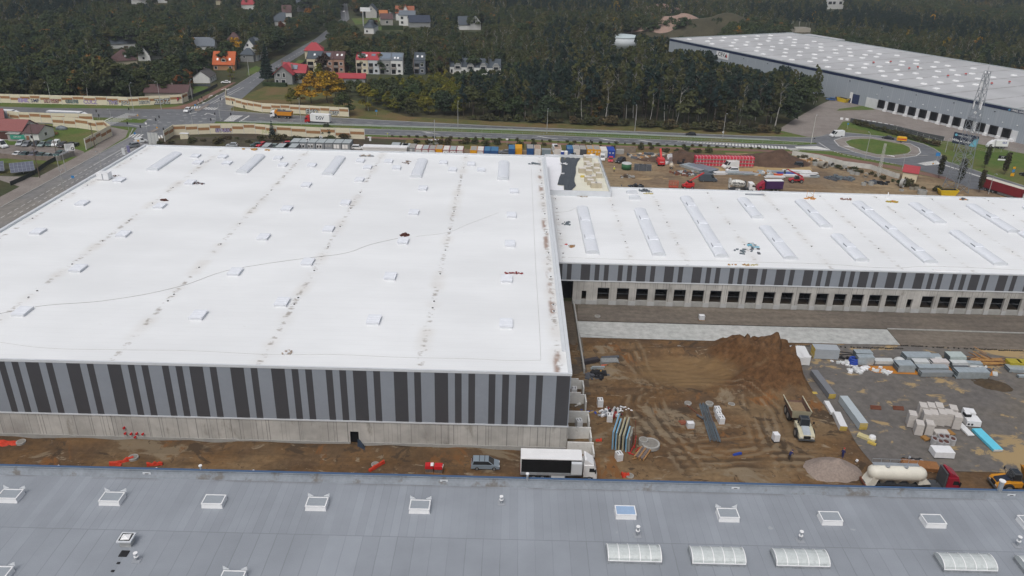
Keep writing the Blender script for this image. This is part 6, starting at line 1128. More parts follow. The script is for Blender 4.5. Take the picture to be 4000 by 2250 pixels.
b = B(); b.lathe([(1.245,0),(1.245,.08)],20,(1.0,0,0),axis='x'); b.build('drum_band',grey,k); b = B(); b.box(-4.3,-.6,2.9,-3.5,.6,4.2,taper=.12); b.box(-4.2,-.3,1.2,-3.7,.3,2.9); b.build('hopper',M('hopper grey',(.50,.50,.48),.6,.15),t); b = B(); b.box(-4.0,-.5,.7,3.6,.5,1.15); b.box(.9,-.9,1.15,1.5,.9,3.4,taper=.2); b.build('chassis',dgrey,t); b = B(); b.box(-2.0,-1.2,.5,-.6,-.7,1.0); b.build('water_tank',white,t); cab(t,2.3,4.3,2.4,2.9,white,.8); axle(t,(-2.9,-1.6,1.6,3.0),2.4)
# parcel van and red trailer at the right
t = boxlorry('white parcel van with high box body leaving the far hall',yh(2215,520),yh(1805,505),7.4,2.3,3.4,white,white,cabh=2.2,fair=1.05,w=2.25,name='parcel_van',cat='van',textspec=((.03,'GLS',1.0,1.6,2.6,paint('blue lettering',(.03,.05,.30)),1),))
a,b_ = yh(1740,1330),yh(2480,1560); d = (b_-a).normalized(); t = thing('articulated_lorry','lorry with long red curtain trailer and cream roof at the right edge','lorry'); place(t,a,a+d*16.5)
B().box(-8.2,-1.27,1.1,5.4,1.27,3.95).build('trailer_curtain',M('wine red curtain',(.20,.018,.025),.6,.12,.8),t,bevel=.03); B().box(-8.2,-1.27,3.953,5.4,1.27,4.0).build('trailer_roof',M('cream trailer roof',(.55,.52,.45),.7,.12),t); B().box(-7.9,-.5,.7,7,.5,1.09).build('chassis',dgrey,t); b = B(); b.box(-2.5,-1.22,.45,3,-1.18,.6); b.box(-2.5,-1.22,.8,3,-1.18,.9); b.build('side_guard',steel,t); cab(t,5.9,8.2,2.45,3.0,white,.8,.8); axle(t,(-6.5,-5.2,-3.9,4.4,7.1),2.45)
# plant on the storage yard
def telehandler(label,a,b_,boom_up,m,reach=6.0):
    t = thing('telehandler',label,'telehandler'); place(t,a,b_); b = B(); b.prof([(-2.4,.8),(-2.4,1.5),(-1.2,1.6),(1.9,1.3),(2.3,1.0),(2.3,.7)],-.9,.9); b.build('chassis',m,t,bevel=.05)
    b = B(); b.hexa([(-.9,.1,1.4),(.9,.1,1.4),(.9,1.05,1.4),(-.9,1.05,1.4),(-.6,.2,2.5),(.6,.2,2.5),(.6,1.0,2.5),(-.6,1.0,2.5)]); k = b.build('cab',dgrey,t,bevel=.03); B().hexa([(-.75,1.06,1.5),(.75,1.06,1.5),(.75,1.09,1.5),(-.75,1.09,1.5),(-.5,1.01,2.4),(.5,1.01,2.4),(.5,1.04,2.4),(-.5,1.04,2.4)]).build('side_window',glass,k)
    b = B(); s = Vector((-2.2,-.35,1.9)); e = s+Vector((math.cos(boom_up)*reach,0,math.sin(boom_up)*reach)); n = Vector((-math.sin(boom_up),0,math.cos(boom_up))); y = Vector((0,.24,0))
    b.hexa([s-y-n*.25,e-y-n*.16,e+y-n*.16,s+y-n*.25,s-y+n*.25,e-y+n*.16,e+y+n*.16,s+y+n*.25]); k = b.build('boom',m,t); b = B(); b.tube(e,e+Vector((.9,0,-.5)),.16,.12,6); b.box(e.x+.7,-.9,e.z-1.5,e.x+.9,.4,e.z-.4); b.build('fork_head',dgrey,k)
    for x in (-1.6,1.5):
        for s_ in (-1,1): wheel(t,x,s_*.95,.6,.42)
    return t
telehandler('red telehandler with raised black forks beside the panel piles',yg(705,1200),yg(395,1195),.42,paint('telehandler red',(.42,.018,.03)))
t = thing('boom_lift','red articulated boom lift behind the low hall roof','boom lift'); place(t,yf(1120,1320),yf(780,1320)); b = B(); b.box(-1.8,-1.1,.6,1.6,1.1,1.25); b.build('chassis',red,t,bevel=.04); b = B(); b.box(-1.9,-1.0,1.26,.4,1.0,2.1); b.build('turret',paint('boom red',(.55,.04,.04)),t,bevel=.05)
b = B(); b.hexa([(1.2,-.25,1.3),(1.6,-.25,1.3),(1.6,.25,1.3),(1.2,.25,1.3),(-5.0,-.2,5.1),(-4.7,-.2,5.35),(-4.7,.2,5.35),(-5.0,.2,5.1)]); b.build('boom',paint('boom red',()),t); b = B(); b.box(-1.2,-.9,2.0,.1,.9,2.5); b.build('engine_cover',black,t); axle(t,(-1.3,1.2),2.3,.5,.35)
t = thing('lift_cage','orange red lattice work platform standing left of the boom lift','work platform',yf(670,1300)); b = B()
for z in (.3,.9,1.5,2.1): 
    for y in (-.7,.7): b.tube((-1.4,y,z),(1.4,y,z),.05,n=4)
    for x in (-1.4,1.4): b.tube((x,-.7,z),(x,.7,z),.05,n=4)
for x in (-1.4,-.5,.5,1.4):
    for y in (-.7,.7): b.tube((x,y,0),(x,y,2.1),.05,n=4)
b.box(-1.4,-.7,.15,1.4,.7,.22); b.build('cage',M('orange red paint',(.52,.09,.05),.6),t)
t = thing('rough_terrain_crane','red telescopic crane machine seen from its rear beside the paver stack','crane',yf(405,840),PI/2); b = B(); b.box(-2.6,-1.2,.7,2.6,1.2,1.4); b.build('chassis',red,t,bevel=.05); b = B(); b.box(-2.4,-1.15,1.42,.6,1.15,2.6); b.build('superstructure',paint('boom red',()),t,bevel=.08); b = B(); b.hexa([(-1.2,-.35,2.4),(-.5,-.35,2.4),(-.5,.35,2.4),(-1.2,.35,2.4),(2.2,-.3,5.2),(2.6,-.3,4.7),(2.6,.3,4.7),(2.2,.3,5.2)]); b.build('boom',paint('boom red',()),t); B().box(-2.66,-.6,1.5,-2.605,.6,1.7).build('number_board',white,t); axle(t,(-1.6,1.6),2.5,.7,.5)
t = thing('skip','yellow open skip in front of the far distribution hall','skip',t30(750,1025),math.atan2(U.y,U.x)); b = B(); b.hexa([(-2.2,-1.0,0),(2.2,-1.0,0),(2.2,1.0,0),(-2.2,1.0,0),(-3.1,-1.2,1.9),(3.1,-1.2,1.9),(3.1,1.2,1.9),(-3.1,1.2,1.9)]); b.build('shell',paint('skip yellow',(.66,.47,.02)),t); B().box(-2.7,-1.0,1.905,2.7,1.0,1.92).build('inside',dark,t)
o = dup(kids(t),T[3,1](1800,520),0,'yellow skip at the foot of the lattice tower')
t = thing('refuse_container','black wheeled refuse containers beside the yellow skip','bin',t30(822,1025)); B().box(-1.0,-.6,.1,1.0,.6,1.5,taper=-.06).build('body',black,t); B().box(-1.05,-.65,1.505,1.05,.65,1.62).build('lid',dgrey,t)
t = thing('advert_trailer','yellow trailer shaped like an advertising box at the roundabout','trailer',yh(100,395),-.15); b = B(); b.prof([(-1.9,.7),(-1.9,2.1),(-1.5,2.5),(1.6,2.4),(1.9,2.0),(1.9,.7)],-.5,.5); b.build('box',paint('advert yellow',(.72,.40,.01)),t,bevel=.15); b = B(); b.box(-1.7,-.52,1.25,1.7,-.505,1.7); b.build('stripe',paint('boom red',()),t); axle(t,(0,),1.1,.3,.2)
# ---------------- site cabins and containers ----------------
def container(label,p,L,w,h,face,roof,rz=0.,cat='container',feature='door',frame=None,group=None,name='storage_container'):
    """p: front left foot; front face is the short side w towards -y"""
    t = thing(name,label,cat,(p[0],p[1],0),rz,group); B().box(.05,.05,.08,w-.05,L-.05,h-.06).build('body',face,t); B().box(.12,.12,h-.058,w-.12,L-.12,h+.0).build('roof',roof,t); b = B(); f = .11
    for x in (0,w-f):
        for y in (0,L-f): b.box(x,y,0,x+f,y+f,h)
    for y in (0,L-f): b.box(f,y,h-.14,w-f,y+f,h+.02); b.box(f,y,0,w-f,y+f,.14)
    for x in (0,w-f): b.box(x,f,h-.14,x+f,L-f,h+.02)
    b.build('frame',frame or face,t)
    if feature == 'shutter':
        for x in (.22,1.28): B().box(x,.0,.85,x+.9,.048,2.25).build('shutter',white,t)
    elif feature == 'window':
        for x in (.25,1.3): k = B().box(x,-.03,.75,x+.85,.048,2.2).build('window',white,t); B().box(x+.14,-.05,.95,x+.71,-.031,1.85).build('pane',glass,k)
    elif feature == 'small':
        for x in (.45,1.6): k = B().box(x,-.02,1.5,x+.5,.048,2.0).build('window',white,t); B().box(x+.12,-.04,1.6,x+.38,-.021,1.9).build('pane',glass,k)
    elif feature == 'door':
        B().box(.5,-.01,.15,1.35,.048,2.2).build('door',M('pale door',(.52,.54,.55),.6),t)
    elif feature == 'leaves':
        b = B(); b.box(.15,.0,.2,w/2-.02,.048,h-.2); b.box(w/2+.02,.0,.2,w-.15,.048,h-.2)
        for x in (.45,.9,w-.9,w-.45): b.tube((x,-.03,.2),(x,-.03,h-.2),.03,n=4)
        b.build('door_leaves',face,t)
    return t
cgrey = M('cabin grey',(.27,.29,.31),.6,.06,1); cframe = M('cabin frame',(.045,.06,.07),.6); croof = M('cabin roof',(.36,.40,.41),.5,.14,1.5); wine = paint('wine frame',(.30,.025,.05)); cwh = M('cabin white',(.60,.61,.61),.6,.05,1,dirt=(.45,.44,.42),da=.62); cyel = M('container yellow',(.66,.32,.012),.55,.12,1.2); cblu = M('container blue',(.022,.085,.24),.55,.15,1.2,dirt=(.03,.06,.12),da=.6); creal = M('container royal blue',(.02,.06,.33),.5,.08); croofw = M('dirty white cabin roof',(.62,.60,.57),.7,.1,1,dirt=(.38,.35,.31),da=.6); croofg = M('grey felt cabin roof',(.30,.29,.27),.8,.15,1)
A,Bq = jc(672,800,2.75),jc(1892,828,2.75); W_ = (Bq.x-A.x)/7
feats = ('shutter','window','window','window','small','shutter','shutter'); nm = ('leftmost','second from left','third from left','middle','fifth from left','sixth from left','rightmost')
for k in range(7): container('grey site office cabin, %s of the row of seven' % nm[k],A.lerp(Bq,k/7),6.0,W_,2.75,cgrey,croof,0,'site cabin',feats[k],cframe,None,'site_cabin')
for k,x in ((0,1040),(1,1310)): p = jc(x,770 if k == 0 else 720,2.75); t = thing('aircon_unit',('grey machine box on the third site office roof','white machine box on the fourth site office roof')[k],'air conditioner',(p.x,p.y,2.76)); B().box(-.5,-.3,0,.5,.3,.8).build('casing',white,t,bevel=.03); B().box(-.3,-.32,.2,.3,-.302,.65).build('fan',black,t)
for k,(x,y) in enumerate(((95,895),(375,905),(540,905))): p = jc(x,y,2.6); container(('low grey cabin roof','grey cabin roof','pale cabin roof')[k]+' showing over the back parapet, '+('leftmost','middle','rightmost')[k]+' of three',(p.x,p.y,0),6,2.4 if k == 0 else 4.5,2.6,cgrey,croof,0,'site cabin',None,cframe,None,'site_cabin')
b = jd(0,905,3.2); t = thing('marquee','long white roofed shelter standing right behind the warehouse parapet','shelter',(b.x-7.5,b.y,0)); B().box(0,0,0,15.4,3.2,2.9).build('wall',cwh,t); B().prof([(-.1,2.91),(15.5,2.91),(15.5,3.25),(-.1,3.3)],-.1,3.3).build('roof',white,t)
t = car('van',cb_,'blue van roof between the white shelter and the small cabins',jd(430,1000),jd(450,960),name='blue_van'); 
for k,(x0,x1,y,f,r,fr,ft,lab) in enumerate(((120,300,885,cgrey,croof,cframe,None,'grey flat cabin furthest left of the small cabin row'),(325,490,905,cgrey,croof,cwh,None,'pale framed grey cabin second of the small cabin row'),(490,625,915,cgrey,croofg,cgrey,'door','plain grey container third of the small cabin row'),
        (625,755,935,cwh,croofw,wine,'door','white wine framed cabin with dark window by the grey container'),(760,890,940,cwh,croof,wine,'door','white wine framed cabin with bright grey roof'),(895,1030,945,cwh,croofg,wine,'door','white wine framed cabin with dark roof left of the yellow one'),(1035,1175,940,cyel,croofg,cyel,None,'yellow fronted container in the middle of the small cabin row'),(1180,1310,955,cwh,croofw,wine,'small','white wine framed cabin right of the yellow one'),(1315,1450,960,cwh,croof,wine,'small','white wine framed cabin second to the right of the yellow one'),(1455,1590,962,cwh,croofw,wine,'door','white wine framed cabin at the right end of the row'),
        (1730,1868,962,cyel,croofg,cyel,None,'yellow fronted container left of the white and blue ones'),(1872,2005,970,cwh,croofw,wine,'door','white wine framed cabin between yellow and blue containers'),(2012,2145,972,cblu,M('blue lid',(.05,.16,.30),.5,.1),cblu,'leaves','blue container left of its twin'),(2148,2300,975,cblu,M('blue lid',()),cblu,'leaves','blue container with a white mark right of its twin'))):
    p0,p1 = jd(x0,y,2.6),jd(x1,y,2.6); container(lab,(p0.x,p0.y,0),6.06,p1.x-p0.x,2.6,f,r,0,'container',ft,fr)
for x0,x1,y,f,r,ft,lab in ((-70,60,525,cblu,M('blue lid',()),'leaves','blue container left of the yellow container behind the warehouse'),(65,205,515,cyel,cyel,'leaves','yellow container behind the right end of the warehouse'),(300,440,515,cblu,croofg,'leaves','blue container loaded with planks behind the warehouse'),(455,580,525,croofw,M('rubble lid',(.34,.25,.19),.9,.35,3),'leaves','grey container heaped with rubble on top'),(855,995,525,croofw,M('rubble lid',()),'leaves','pale container with scrap on its roof behind the white van'),
        (1110,1235,530,cblu,M('blue lid',()),'leaves','blue container with a ladder leaning on it'),(1240,1370,530,croofw,croofg,'leaves','grey corrugated container under stacked sheets'),(1375,1505,535,dgrey,croofg,'leaves','dark container under stacked sheets'),(1510,1645,530,cyel,croofg,'small','yellow fronted cabin left of its twin'),(1648,1785,535,cyel,croofg,'small','yellow fronted cabin right of its twin'),(1795,1925,560,cwh,croofw,'door','white cabin with dark door beside the blue cabin'),(1935,2080,560,creal,creal,'small','royal blue cabin with two small windows')):
    p0,p1 = ye(x0,y,2.6),ye(x1,y,2.6); container(lab,(p0.x,p0.y,0),6.06,p1.x-p0.x,2.6,f,r,0,'container',ft,None)
p = ye(1130,680); b = B(); [b.box(-.03+s*.25,-.02,0,.03+s*.25,.04,3.4) for s in (-1,1)]; [b.box(-.22,0,.3+.32*i,.22,.03,.34+.32*i) for i in range(10)]; o = tag(b.build('ladder',steel),'metal ladder leaning on the blue container','ladder'); o.location = p; o.rotation_euler.x = -.25
for x,m,lab in ((1010,creal,'blue portable toilet behind the annex'),(1080,white,'white portable toilet behind the annex')): t = thing('portable_toilet',lab,'toilet',ye(x,690)); B().box(-.55,-.55,0,.55,.55,2.1).build('cabin',m,t); B().box(-.58,-.58,2.103,.58,.58,2.3,taper=.12).build('roof',white,t); B().box(-.35,-.57,.15,.35,-.552,1.95).build('door',m,t)
t = thing('gas_cage','grey metal cupboard between containers behind the warehouse','cupboard',ye(685,655)); B().box(-1.6,0,0,1.6,2.2,2.0).build('body',M('slate cupboard',(.20,.26,.30),.6,.1),t); B().box(-1.65,-.05,2.003,1.65,2.25,2.1).build('lid',steel,t)
tag(B().box(-.06,-.06,0,.06,.06,2.2).build('post',steel),'thin metal post behind the storage containers','post').location = ye(780,640)
t = thing('timber_wall','weathered concrete slab wall right of the royal blue cabin','wall',ye(2075,600)); B().box(0,-.15,0,7.6,.15,2.4).build('slabs',M('weathered slab',(.22,.18,.14),.9,.25,1),t); B().box(.2,-2.0,0,3,-.5,1.6).build('bay',concrete,t)
for x,y,m,lab in ((905,815,white,'white utility cabinet by the footpath'),(1030,810,white,'tall white utility cabinet by the footpath')): p = jd(x+35,y+30); t = thing('utility_cabinet',lab,'cabinet',p); B().box(-.7,-.4,0,.7,.4,1.7).build('body',cwh,t); B().box(-.75,-.45,1.703,.75,.45,1.8).build('lid',white,t)
p = jb(1155,1075); t = thing('utility_cabinet','large cream plastered cabinet in front of the left end of the near barrier','cabinet',p); B().box(-1.5,-.6,0,1.5,.6,2.6).build('body',M('cream cabinet',(.60,.56,.43),.8),t); B().box(-1.6,-.7,2.603,1.6,.7,2.75).build('lid',white,t)
t = thing('utility_cabinet','white pedestal box at the right end of the near barrier','cabinet',jc(2300,775)); B().box(-.35,-.25,.0,.35,.25,1.3).build('body',white,t); B().box(-.9,-.4,1.303,.4,.4,1.5).build('lid',white,t)
# ---------------- piles and pallets in the storage yard ----------------
redwrap = M('red printed wrap',(.52,.03,.06),.45,.12,2.5,dirt=(.55,.40,.40),da=.62); insul = M('insulation',(.30,.24,.2),.9,.2,4); pal = M('pallet wood',(.33,.19,.09),.85,.25,3)
def stack3(p,label,grp,seed):
    t = thing('wrapped_stack',label,'wrapped pallets',p,0,grp); q = random.Random(seed)
    for k in range(3):
        j = q.uniform(-.08,.08); b = B(); b.box(j,0,k*1.22+.12,1.17+j,2.5,k*1.22+1.2); b.box(j+.02,-.02,k*1.22+.14,1.15+j,.0,k*1.22+.5,1); b.box(j+.52,-.02,k*1.22+.12,j+.62,2.52,k*1.22+1.22,2); b.build('pack',[redwrap,insul,whitewrap],t,bevel=.05)
p0,p1 = yf(1100,885),yf(2275,905)
for k in range(18): stack3(p0.lerp(p1,k/18),'red wrapped insulation pallets three high in the long row','red wrapped stacks in the long row',k)
def sheets(name,label,cat,p,L,w,h,rz,m,n=5,ends=None,jit=.15,parts='profile_pack',seed=1,bearers=True):
    t = thing(name,label,cat,p,rz); q = random.Random(seed); z = .12
    if bearers:
        for x in (-L*.3,L*.3): B().box(x-.08,-w/2,0,x+.08,w/2,.118).build('bearer',pal,t)
    for i in range(n):
        d = q.uniform(-jit,jit); hh = h/n; b = B(); b.box(-L/2+d,-w/2+abs(d)*.4,z,L/2+d,w/2-abs(d)*.4,z+hh-.01,0); 
        if ends: b.box(-L/2+d-.01,-w/2+.02,z+.01,-L/2+d,w/2-.02,z+hh-.02,1); b.box(L/2+d,-w/2+.02,z+.01,L/2+d+.01,w/2-.02,z+hh-.02,1)
        b.build(parts,[m,ends or m],t); z += hh
    return t
zinc = M('zinc profile',(.46,.52,.55),.35,.18,1.5,.5); zincd = M('dark profile',(.09,.10,.115),.5,.2,2); foil = M('clouded foil',(.52,.54,.54),.3,.15,2); panelg = M('grey sandwich panel',(.34,.37,.40),.45,.06); wool = M('mineral wool',(.46,.34,.08),.95,.15,2); panelw = M('white sandwich panel',(.66,.67,.68),.45,.05); rebar = M('steel bars',(.16,.20,.23),.5,.25,3,.5)
for x,y,L,w,h,rz,m,lab in ((1080,930,9,4.5,.9,2.2,zinc,'fan of galvanised channels left of the pale beams'),(1250,940,10,5,1.0,2.25,M('blue grey steel',(.24,.29,.34),.45,.15,1.2,.4),'blue grey steel channels in front of the red stacks'),(1440,945,7,1.0,.6,2.1,M('pale beam',(.50,.47,.42),.8),'pair of pale beams right of the steel channels'),(1930,1030,9,2.5,.6,.05,zinc,'galvanised sheets left of the timber boards'),(2330,1035,9,3,.5,.1,zinc,'galvanised lengths behind the dark red cabbed van'),(1610,1040,4,2,.8,.1,panelw,'white sheet pile behind the slate van')):
    sheets('profile_pile',lab,'metal profiles',yf(x,y),L,w,h,rz,m,4,jit=.5)
for x,y,L,w,h,m,lab in ((150,1010,16,1.6,.7,zinc,'long pale sheets furthest back beside the telehandler'),(560,1005,12,1.8,.8,panelw,'white panel pile behind the telehandler'),(350,1050,8,1.5,.7,creal,'blue foil covered pile behind the telehandler cab'),(180,1060,7,1.5,.5,orange,'orange boards beside the blue foil pile'),(820,1035,7,1.4,.5,panelw,'white beams at the right end of the panel piles'),(620,1085,14,1.6,.6,panelw,'broad white panel pile nearest the telehandler'),(920,1100,4,1.5,.6,zinc,'short zinc pile right of the telehandler'),(130,1110,8,1.4,.6,panelw,'white lengths above the purple van roof')):
    sheets('panel_pile',lab,'panel pile',yg(x,y),L*.8,w,h,.0,m,3,jit=.4)
def concretering(label,p,r,l,lying,rz,grp=None):
    t = thing('concrete_ring',label,'concrete pipe',p,rz,grp); b = B(); n = 20; rr = [(r,0),(r,l),(r*.82,l),(r*.82,0.),(r,0)]; b.lathe(rr,n,cap=False); k = b.build('shell',concrete if rng.random() > .3 else M('weathered concrete',(.26,.24,.20),.9,.2,1),t)
    if lying: k.rotation_euler = (PI/2,0,0); k.location = (0,l/2,r)
for k,(fn,x,y,r,l,ly,rz) in enumerate(((yg,960,850,1.2,1.0,0,0),(yg,1080,905,1.15,2.4,1,.5),(yg,1260,880,.9,1.6,1,.3),(yg,1180,905,.6,.9,1,.7),(yg,1370,890,1.0,.8,0,0),(yg,1540,910,.9,.9,0,0),(yg,1640,985,.9,.9,0,0),(yg,1690,1030,.85,.8,0,0),(yg,1790,1045,.85,.8,0,0),(yg,1730,970,1.0,1.0,0,0),(yg,1960,1095,.8,1.6,1,-.5),(yg,1350,1080,.8,.8,0,0),(yg,1920,1255,.8,.9,0,0),(yg,2065,1250,.9,1.1,0,0),(yh,110,1300,1.5,1.0,1,.8),(yh,110,1370,.7,.5,0,0),(yh,310,1340,.75,.7,0,0),(yh,420,1350,.9,.9,0,0),(yh,520,1430,1.4,1.3,0,0))):
    concretering('grey concrete %s %s' % ('pipe lying on its side' if ly else 'ring standing upright',('leftmost by the white wall','largest of the left group','with dark mouth beside the white wall','small broken piece','behind the broken piece','with white scrap beside it','left of the low trio','front left of the low trio','front right of the low trio','at the back of the low trio','by the lattice mast','on top of the dark scrap heap','with red and blue rags','pale and square looking by the dark rings','standing on edge near the red hut','broken at the foot of the big hoop','left of the pale block near the hut','pale beside the large pale ring','large and pale nearest the yellow skip')[k]),fn(x,y),r,l,ly,rz)
def blobs(name,label,cat,p,n,spread,size,mats,seed,zs=.8,rz=0.,part='piece'):
    """a heap of odd pieces lying together: one thing, one mesh per material"""
    t = thing(name,label,cat,p,rz); q = random.Random(seed)
    for mi_,m in enumerate(mats):
        b = B()
        for i in range(n):
            x,y = q.gauss(0,spread[0]),q.gauss(0,spread[1]); a = q.uniform(0,PI); s = [size*q.uniform(.4,1.4),size*q.uniform(.25,.8),size*q.uniform(.2,.7)*zs]; z = max(0,(1.2-abs(x/spread[0])-abs(y/spread[1])))*size*.7*zs
            Mx = Matrix.Translation((x,y,z)) @ Matrix.Rotation(a,4,'Z') @ Matrix.Rotation(q.uniform(-.25,.25),4,'X'); b.box(-s[0]/2,-s[1]/2,0,s[0]/2,s[1]/2,s[2],0,Mx,taper=min(s)*.12)
        o = b.build(part,m,t); o['kind'] = 'stuff' if n > 100 else ''
        if n <= 100: del o['kind']
    return t
blobs('scrap_heap','dark heap of torn foil and steel right of the telehandler','scrap',yg(1350,1130),16,(2.6,1.0),1.5,[zincd,M('slate foil',(.13,.16,.18),.5)],3); blobs('scrap_heap','dark plastic crates heap right of the pale ring','scrap',yg(2200,1220),14,(1.6,.8),1.3,[zincd,black],4); blobs('scrap_heap','boards and branches heaped against the white wall','scrap',yg(880,760),14,(3.5,.8),2.2,[wood,M('pale board',(.48,.44,.38),.9)],5,.4)
blobs('scrap_heap','jumbled timber and pallets left of the red crane','scrap',yf(150,690),22,(3.2,1.6),1.9,[wood,zincd,M('pale board',())],6); blobs('scrap_heap','tied steel fittings and crates in front of the channels','scrap',yf(900,1030),18,(2.4,1.2),1.3,[zincd,foil,rustm],7); blobs('scrap_heap','black tarred bundle left of the red stacks','scrap',yf(830,815),8,(1.3,.5),1.6,[black],8,1.2); blobs('scrap_heap','dark wood stumps on the mud of the storage yard','scrap',ye(2300,1100),9,(1.5,.5),1.3,[M('stump wood',(.12,.09,.065),.9,.3),concrete],9); blobs('scrap_heap','dark shapes at the foot of the hall roof left of the cage','scrap',yf(-60,1290),9,(2,.6),1.2,[black,zincd],10); blobs('paver_stack','stacked grey pavers under white sheet beside the red crane','pavers',yf(580,830),7,(.6,.5),1.6,[M('purple grey paver',(.24,.2,.2),.9),whitewrap],11,1.5); blobs('tarp_bundle','tan sandbag heap behind the red crane','sandbags',yf(560,660),9,(1.8,.7),2.0,[M('tan bag',(.28,.24,.18),.9,.2)],12); blobs('scrap_heap','galvanised oddments and boards behind the purple van','scrap',yf(2540,1050),10,(2,.8),1.8,[zinc,wood,foil],13)
t = thing('water_tank','green round tank with white top behind the worker','tank',ye(2300,930)); B().lathe([(1.7,0),(1.7,2.0)],16).build('shell',M('tank green',(.03,.12,.05),.6,.15),t,True); B().lathe([(1.75,2.0),(1.6,2.2)],16).build('top',foil,t)
for x,y,lab in ((2530,950,'black bundled crate with yellow tag left of the steel cages'),(2620,960,'small black crate between the two bundles'),(2720,960,'black caged bundle beside the grid fence panels')): t = thing('caged_bundle',lab,'crate',ye(x,y)); B().box(-1.3,-.7,.1,1.3,.7,2.1,taper=.1).build('bundle',zincd,t); b = B(); [b.tube((sx*1.35,sy*.75,0),(sx*1.35,sy*.75,2.3),.04,n=4) for sx in (-1,1) for sy in (-1,1)]; b.build('cage',steel,t)
t = thing('mixer_trailer','small cream cement mixer trailer on the storage yard','mixer',yf(625,925)); B().lathe([(.4,-.8),(.8,0),(.5,.9)],12,(0,0,1.2)).build('drum',M('mixer cream',(.55,.48,.38),.6),t,True); axle(t,(0,),1.4,.35,.2)
# white boundary wall and lattice mast
b = B(); pts = [yg(480,650),yg(1000,730),yg(1500,860),yg(2050,930),yg(2560,1110),yh(60,1120)]
for a,c in zip(pts,pts[1:]): wall_seg(b,a,c,1.7,.16)
tag(b.build('boundary_wall',M('white wall slabs',(.52,.52,.49),.85,.15,.6)),'low white slab wall with dark posts along the footpath','wall')
def lattice(name,label,p,h,w0,w1,n,r,m,cat,rz=.3,w_end=None):
    t = thing(name,label,cat,p,rz); c = [Vector((sx,sy,0)) for sx,sy in ((-1,-1),(1,-1),(1,1),(-1,1))]; leg,br = B(),B(); f = lambda k: (w0+(w1-w0)*(k/n)**.75)/2
    for i in range(4):
        l_ = B(); [l_.tube(c[i]*f(k)+Vector((0,0,h*k/n)),c[i]*f(k+1)+Vector((0,0,h*(k+1)/n)),r*(1-.5*k/n),n=5) for k in range(n)]; l_.build('leg',m,t)
        j = (i+1) % 4
        for k in range(n):
            z0,z1 = h*k/n,h*(k+1)/n; br.tube(c[i]*f(k)+Vector((0,0,z0)),c[j]*f(k+1)+Vector((0,0,z1)),r*.45,n=4); br.tube(c[j]*f(k)+Vector((0,0,z0)),c[i]*f(k+1)+Vector((0,0,z1)),r*.45,n=4); br.tube(c[i]*f(k+1)+Vector((0,0,z1)),c[j]*f(k+1)+Vector((0,0,z1)),r*.4,n=4)
    br.build('bracing',m,t); return t
tp = yh(1180,1385); t = lattice('telecom_tower','tall galvanised lattice telecom tower beside the roundabout',tp,38.5,5.6,1.3,13,.13,M('tower steel',(.28,.31,.34),.5,.1,1,.4),'tower'); t.rotation_euler = (0,0,.35)
for k,(z,a) in enumerate(((27,.3),(27,2.4),(27,4.5),(33,1.2),(33,3.3))): o = B().box(1.1,-.18,0,1.4,.18,2.4).build('antenna',white,t); o.location = (0,0,z); o.rotation_euler.z = a
for z,a in ((25.5,.9),(25.2,5.2)): o = B().lathe([(.1,-.15),(.45,.0),(.45,.12)],14,(0,0,0),axis='x').build('dish',white,t); o.location = (1.2*math.cos(a),1.2*math.sin(a),z); o.rotation_euler.z = a
b = B(); b.box(-1.5,-1.5,24.3,1.5,1.5,24.4); b.build('platform',grey,t); b = B(); b.tube((0,0,38.5),(0,0,41),.05,n=4); b.build('lightning_rod',steel,t)
lattice('lattice_mast','slim white lattice mast on the footpath verge',yg(2215,1080),11.5,.9,.55,10,.06,M('mast white',(.56,.56,.52),.6),'mast',.4)
# ---------------- site items in the dug yard and on the asphalt ----------------
def blockpallet(label,p,rz=.2,h=1.3,w=1.0,l=1.2):
    t = thing('block_pallet',label,'pallet of blocks',p,rz); B().box(-w/2,-l/2,0,w/2,l/2,.14).build('pallet',pal,t); b = B(); n = 4
    b.box(-w/2+.03,-l/2+.03,.143,w/2-.03,l/2-.03,h,0)
    for k in range(1,4): b.box(-w/2+.02,-l/2+.02,.14+(h-.14)*k/4-.012,w/2-.02,l/2-.02,.14+(h-.14)*k/4+.012,1)
    for k in (-.25,.2): b.box(k-.1,-.3,h+.001,k+.05,.3,h+.012,2)
    b.build('blocks',[M('shiny white block',(.66,.67,.68),.5,.05,2),grey,dgrey],t,bevel=.015); return t
for p,rz,h,lab in ((s2(735,140),.05,1.5,'white block pallet with dark foil on top beside the block rooms'),(s2(930,440),-.1,1.4,'wrapped white block pallet beside the rubble'),(s2(310,570),.25,1.6,'white block pallet standing inside a block room'),(s2(1115,1220),.3,1.4,'white block pallet in front of the leaning wall panels'),(s3(775,285),.1,1.2,'white block pallet furthest back of three by the steel bars'),(s3(795,380),.05,1.2,'white block pallet in the middle of three by the steel bars'),(s3(850,480),.05,1.3,'white block pallet nearest of three by the steel bars'),(s1(215,1220),.0,1.2,'white block pallet in the rearmost block room')): blockpallet(lab,p,rz,h)
t = thing('tank_cage','white caged liquid tank on a pallet left of the steel bars','liquid tank',s3(230,580),.1); B().box(-.62,-.52,.0,.62,.52,.15).build('pallet',pal,t); B().box(-.58,-.48,.155,.58,.48,1.18).build('tank',whitewrap,t,bevel=.08); b = B()
for z in (.3,.55,.8,1.05,1.2): b.box(-.62,-.52,z-.015,.62,-.50,z+.015); b.box(-.62,.50,z-.015,.62,.52,z+.015); b.box(-.62,-.498,z-.015,-.6,.498,z+.015); b.box(.6,-.498,z-.015,.62,.498,z+.015)
b.build('cage',steel,t); o = dup(kids(t),T[2,2](1905,335),.0,'white caged liquid tank alone on the empty dock yard')
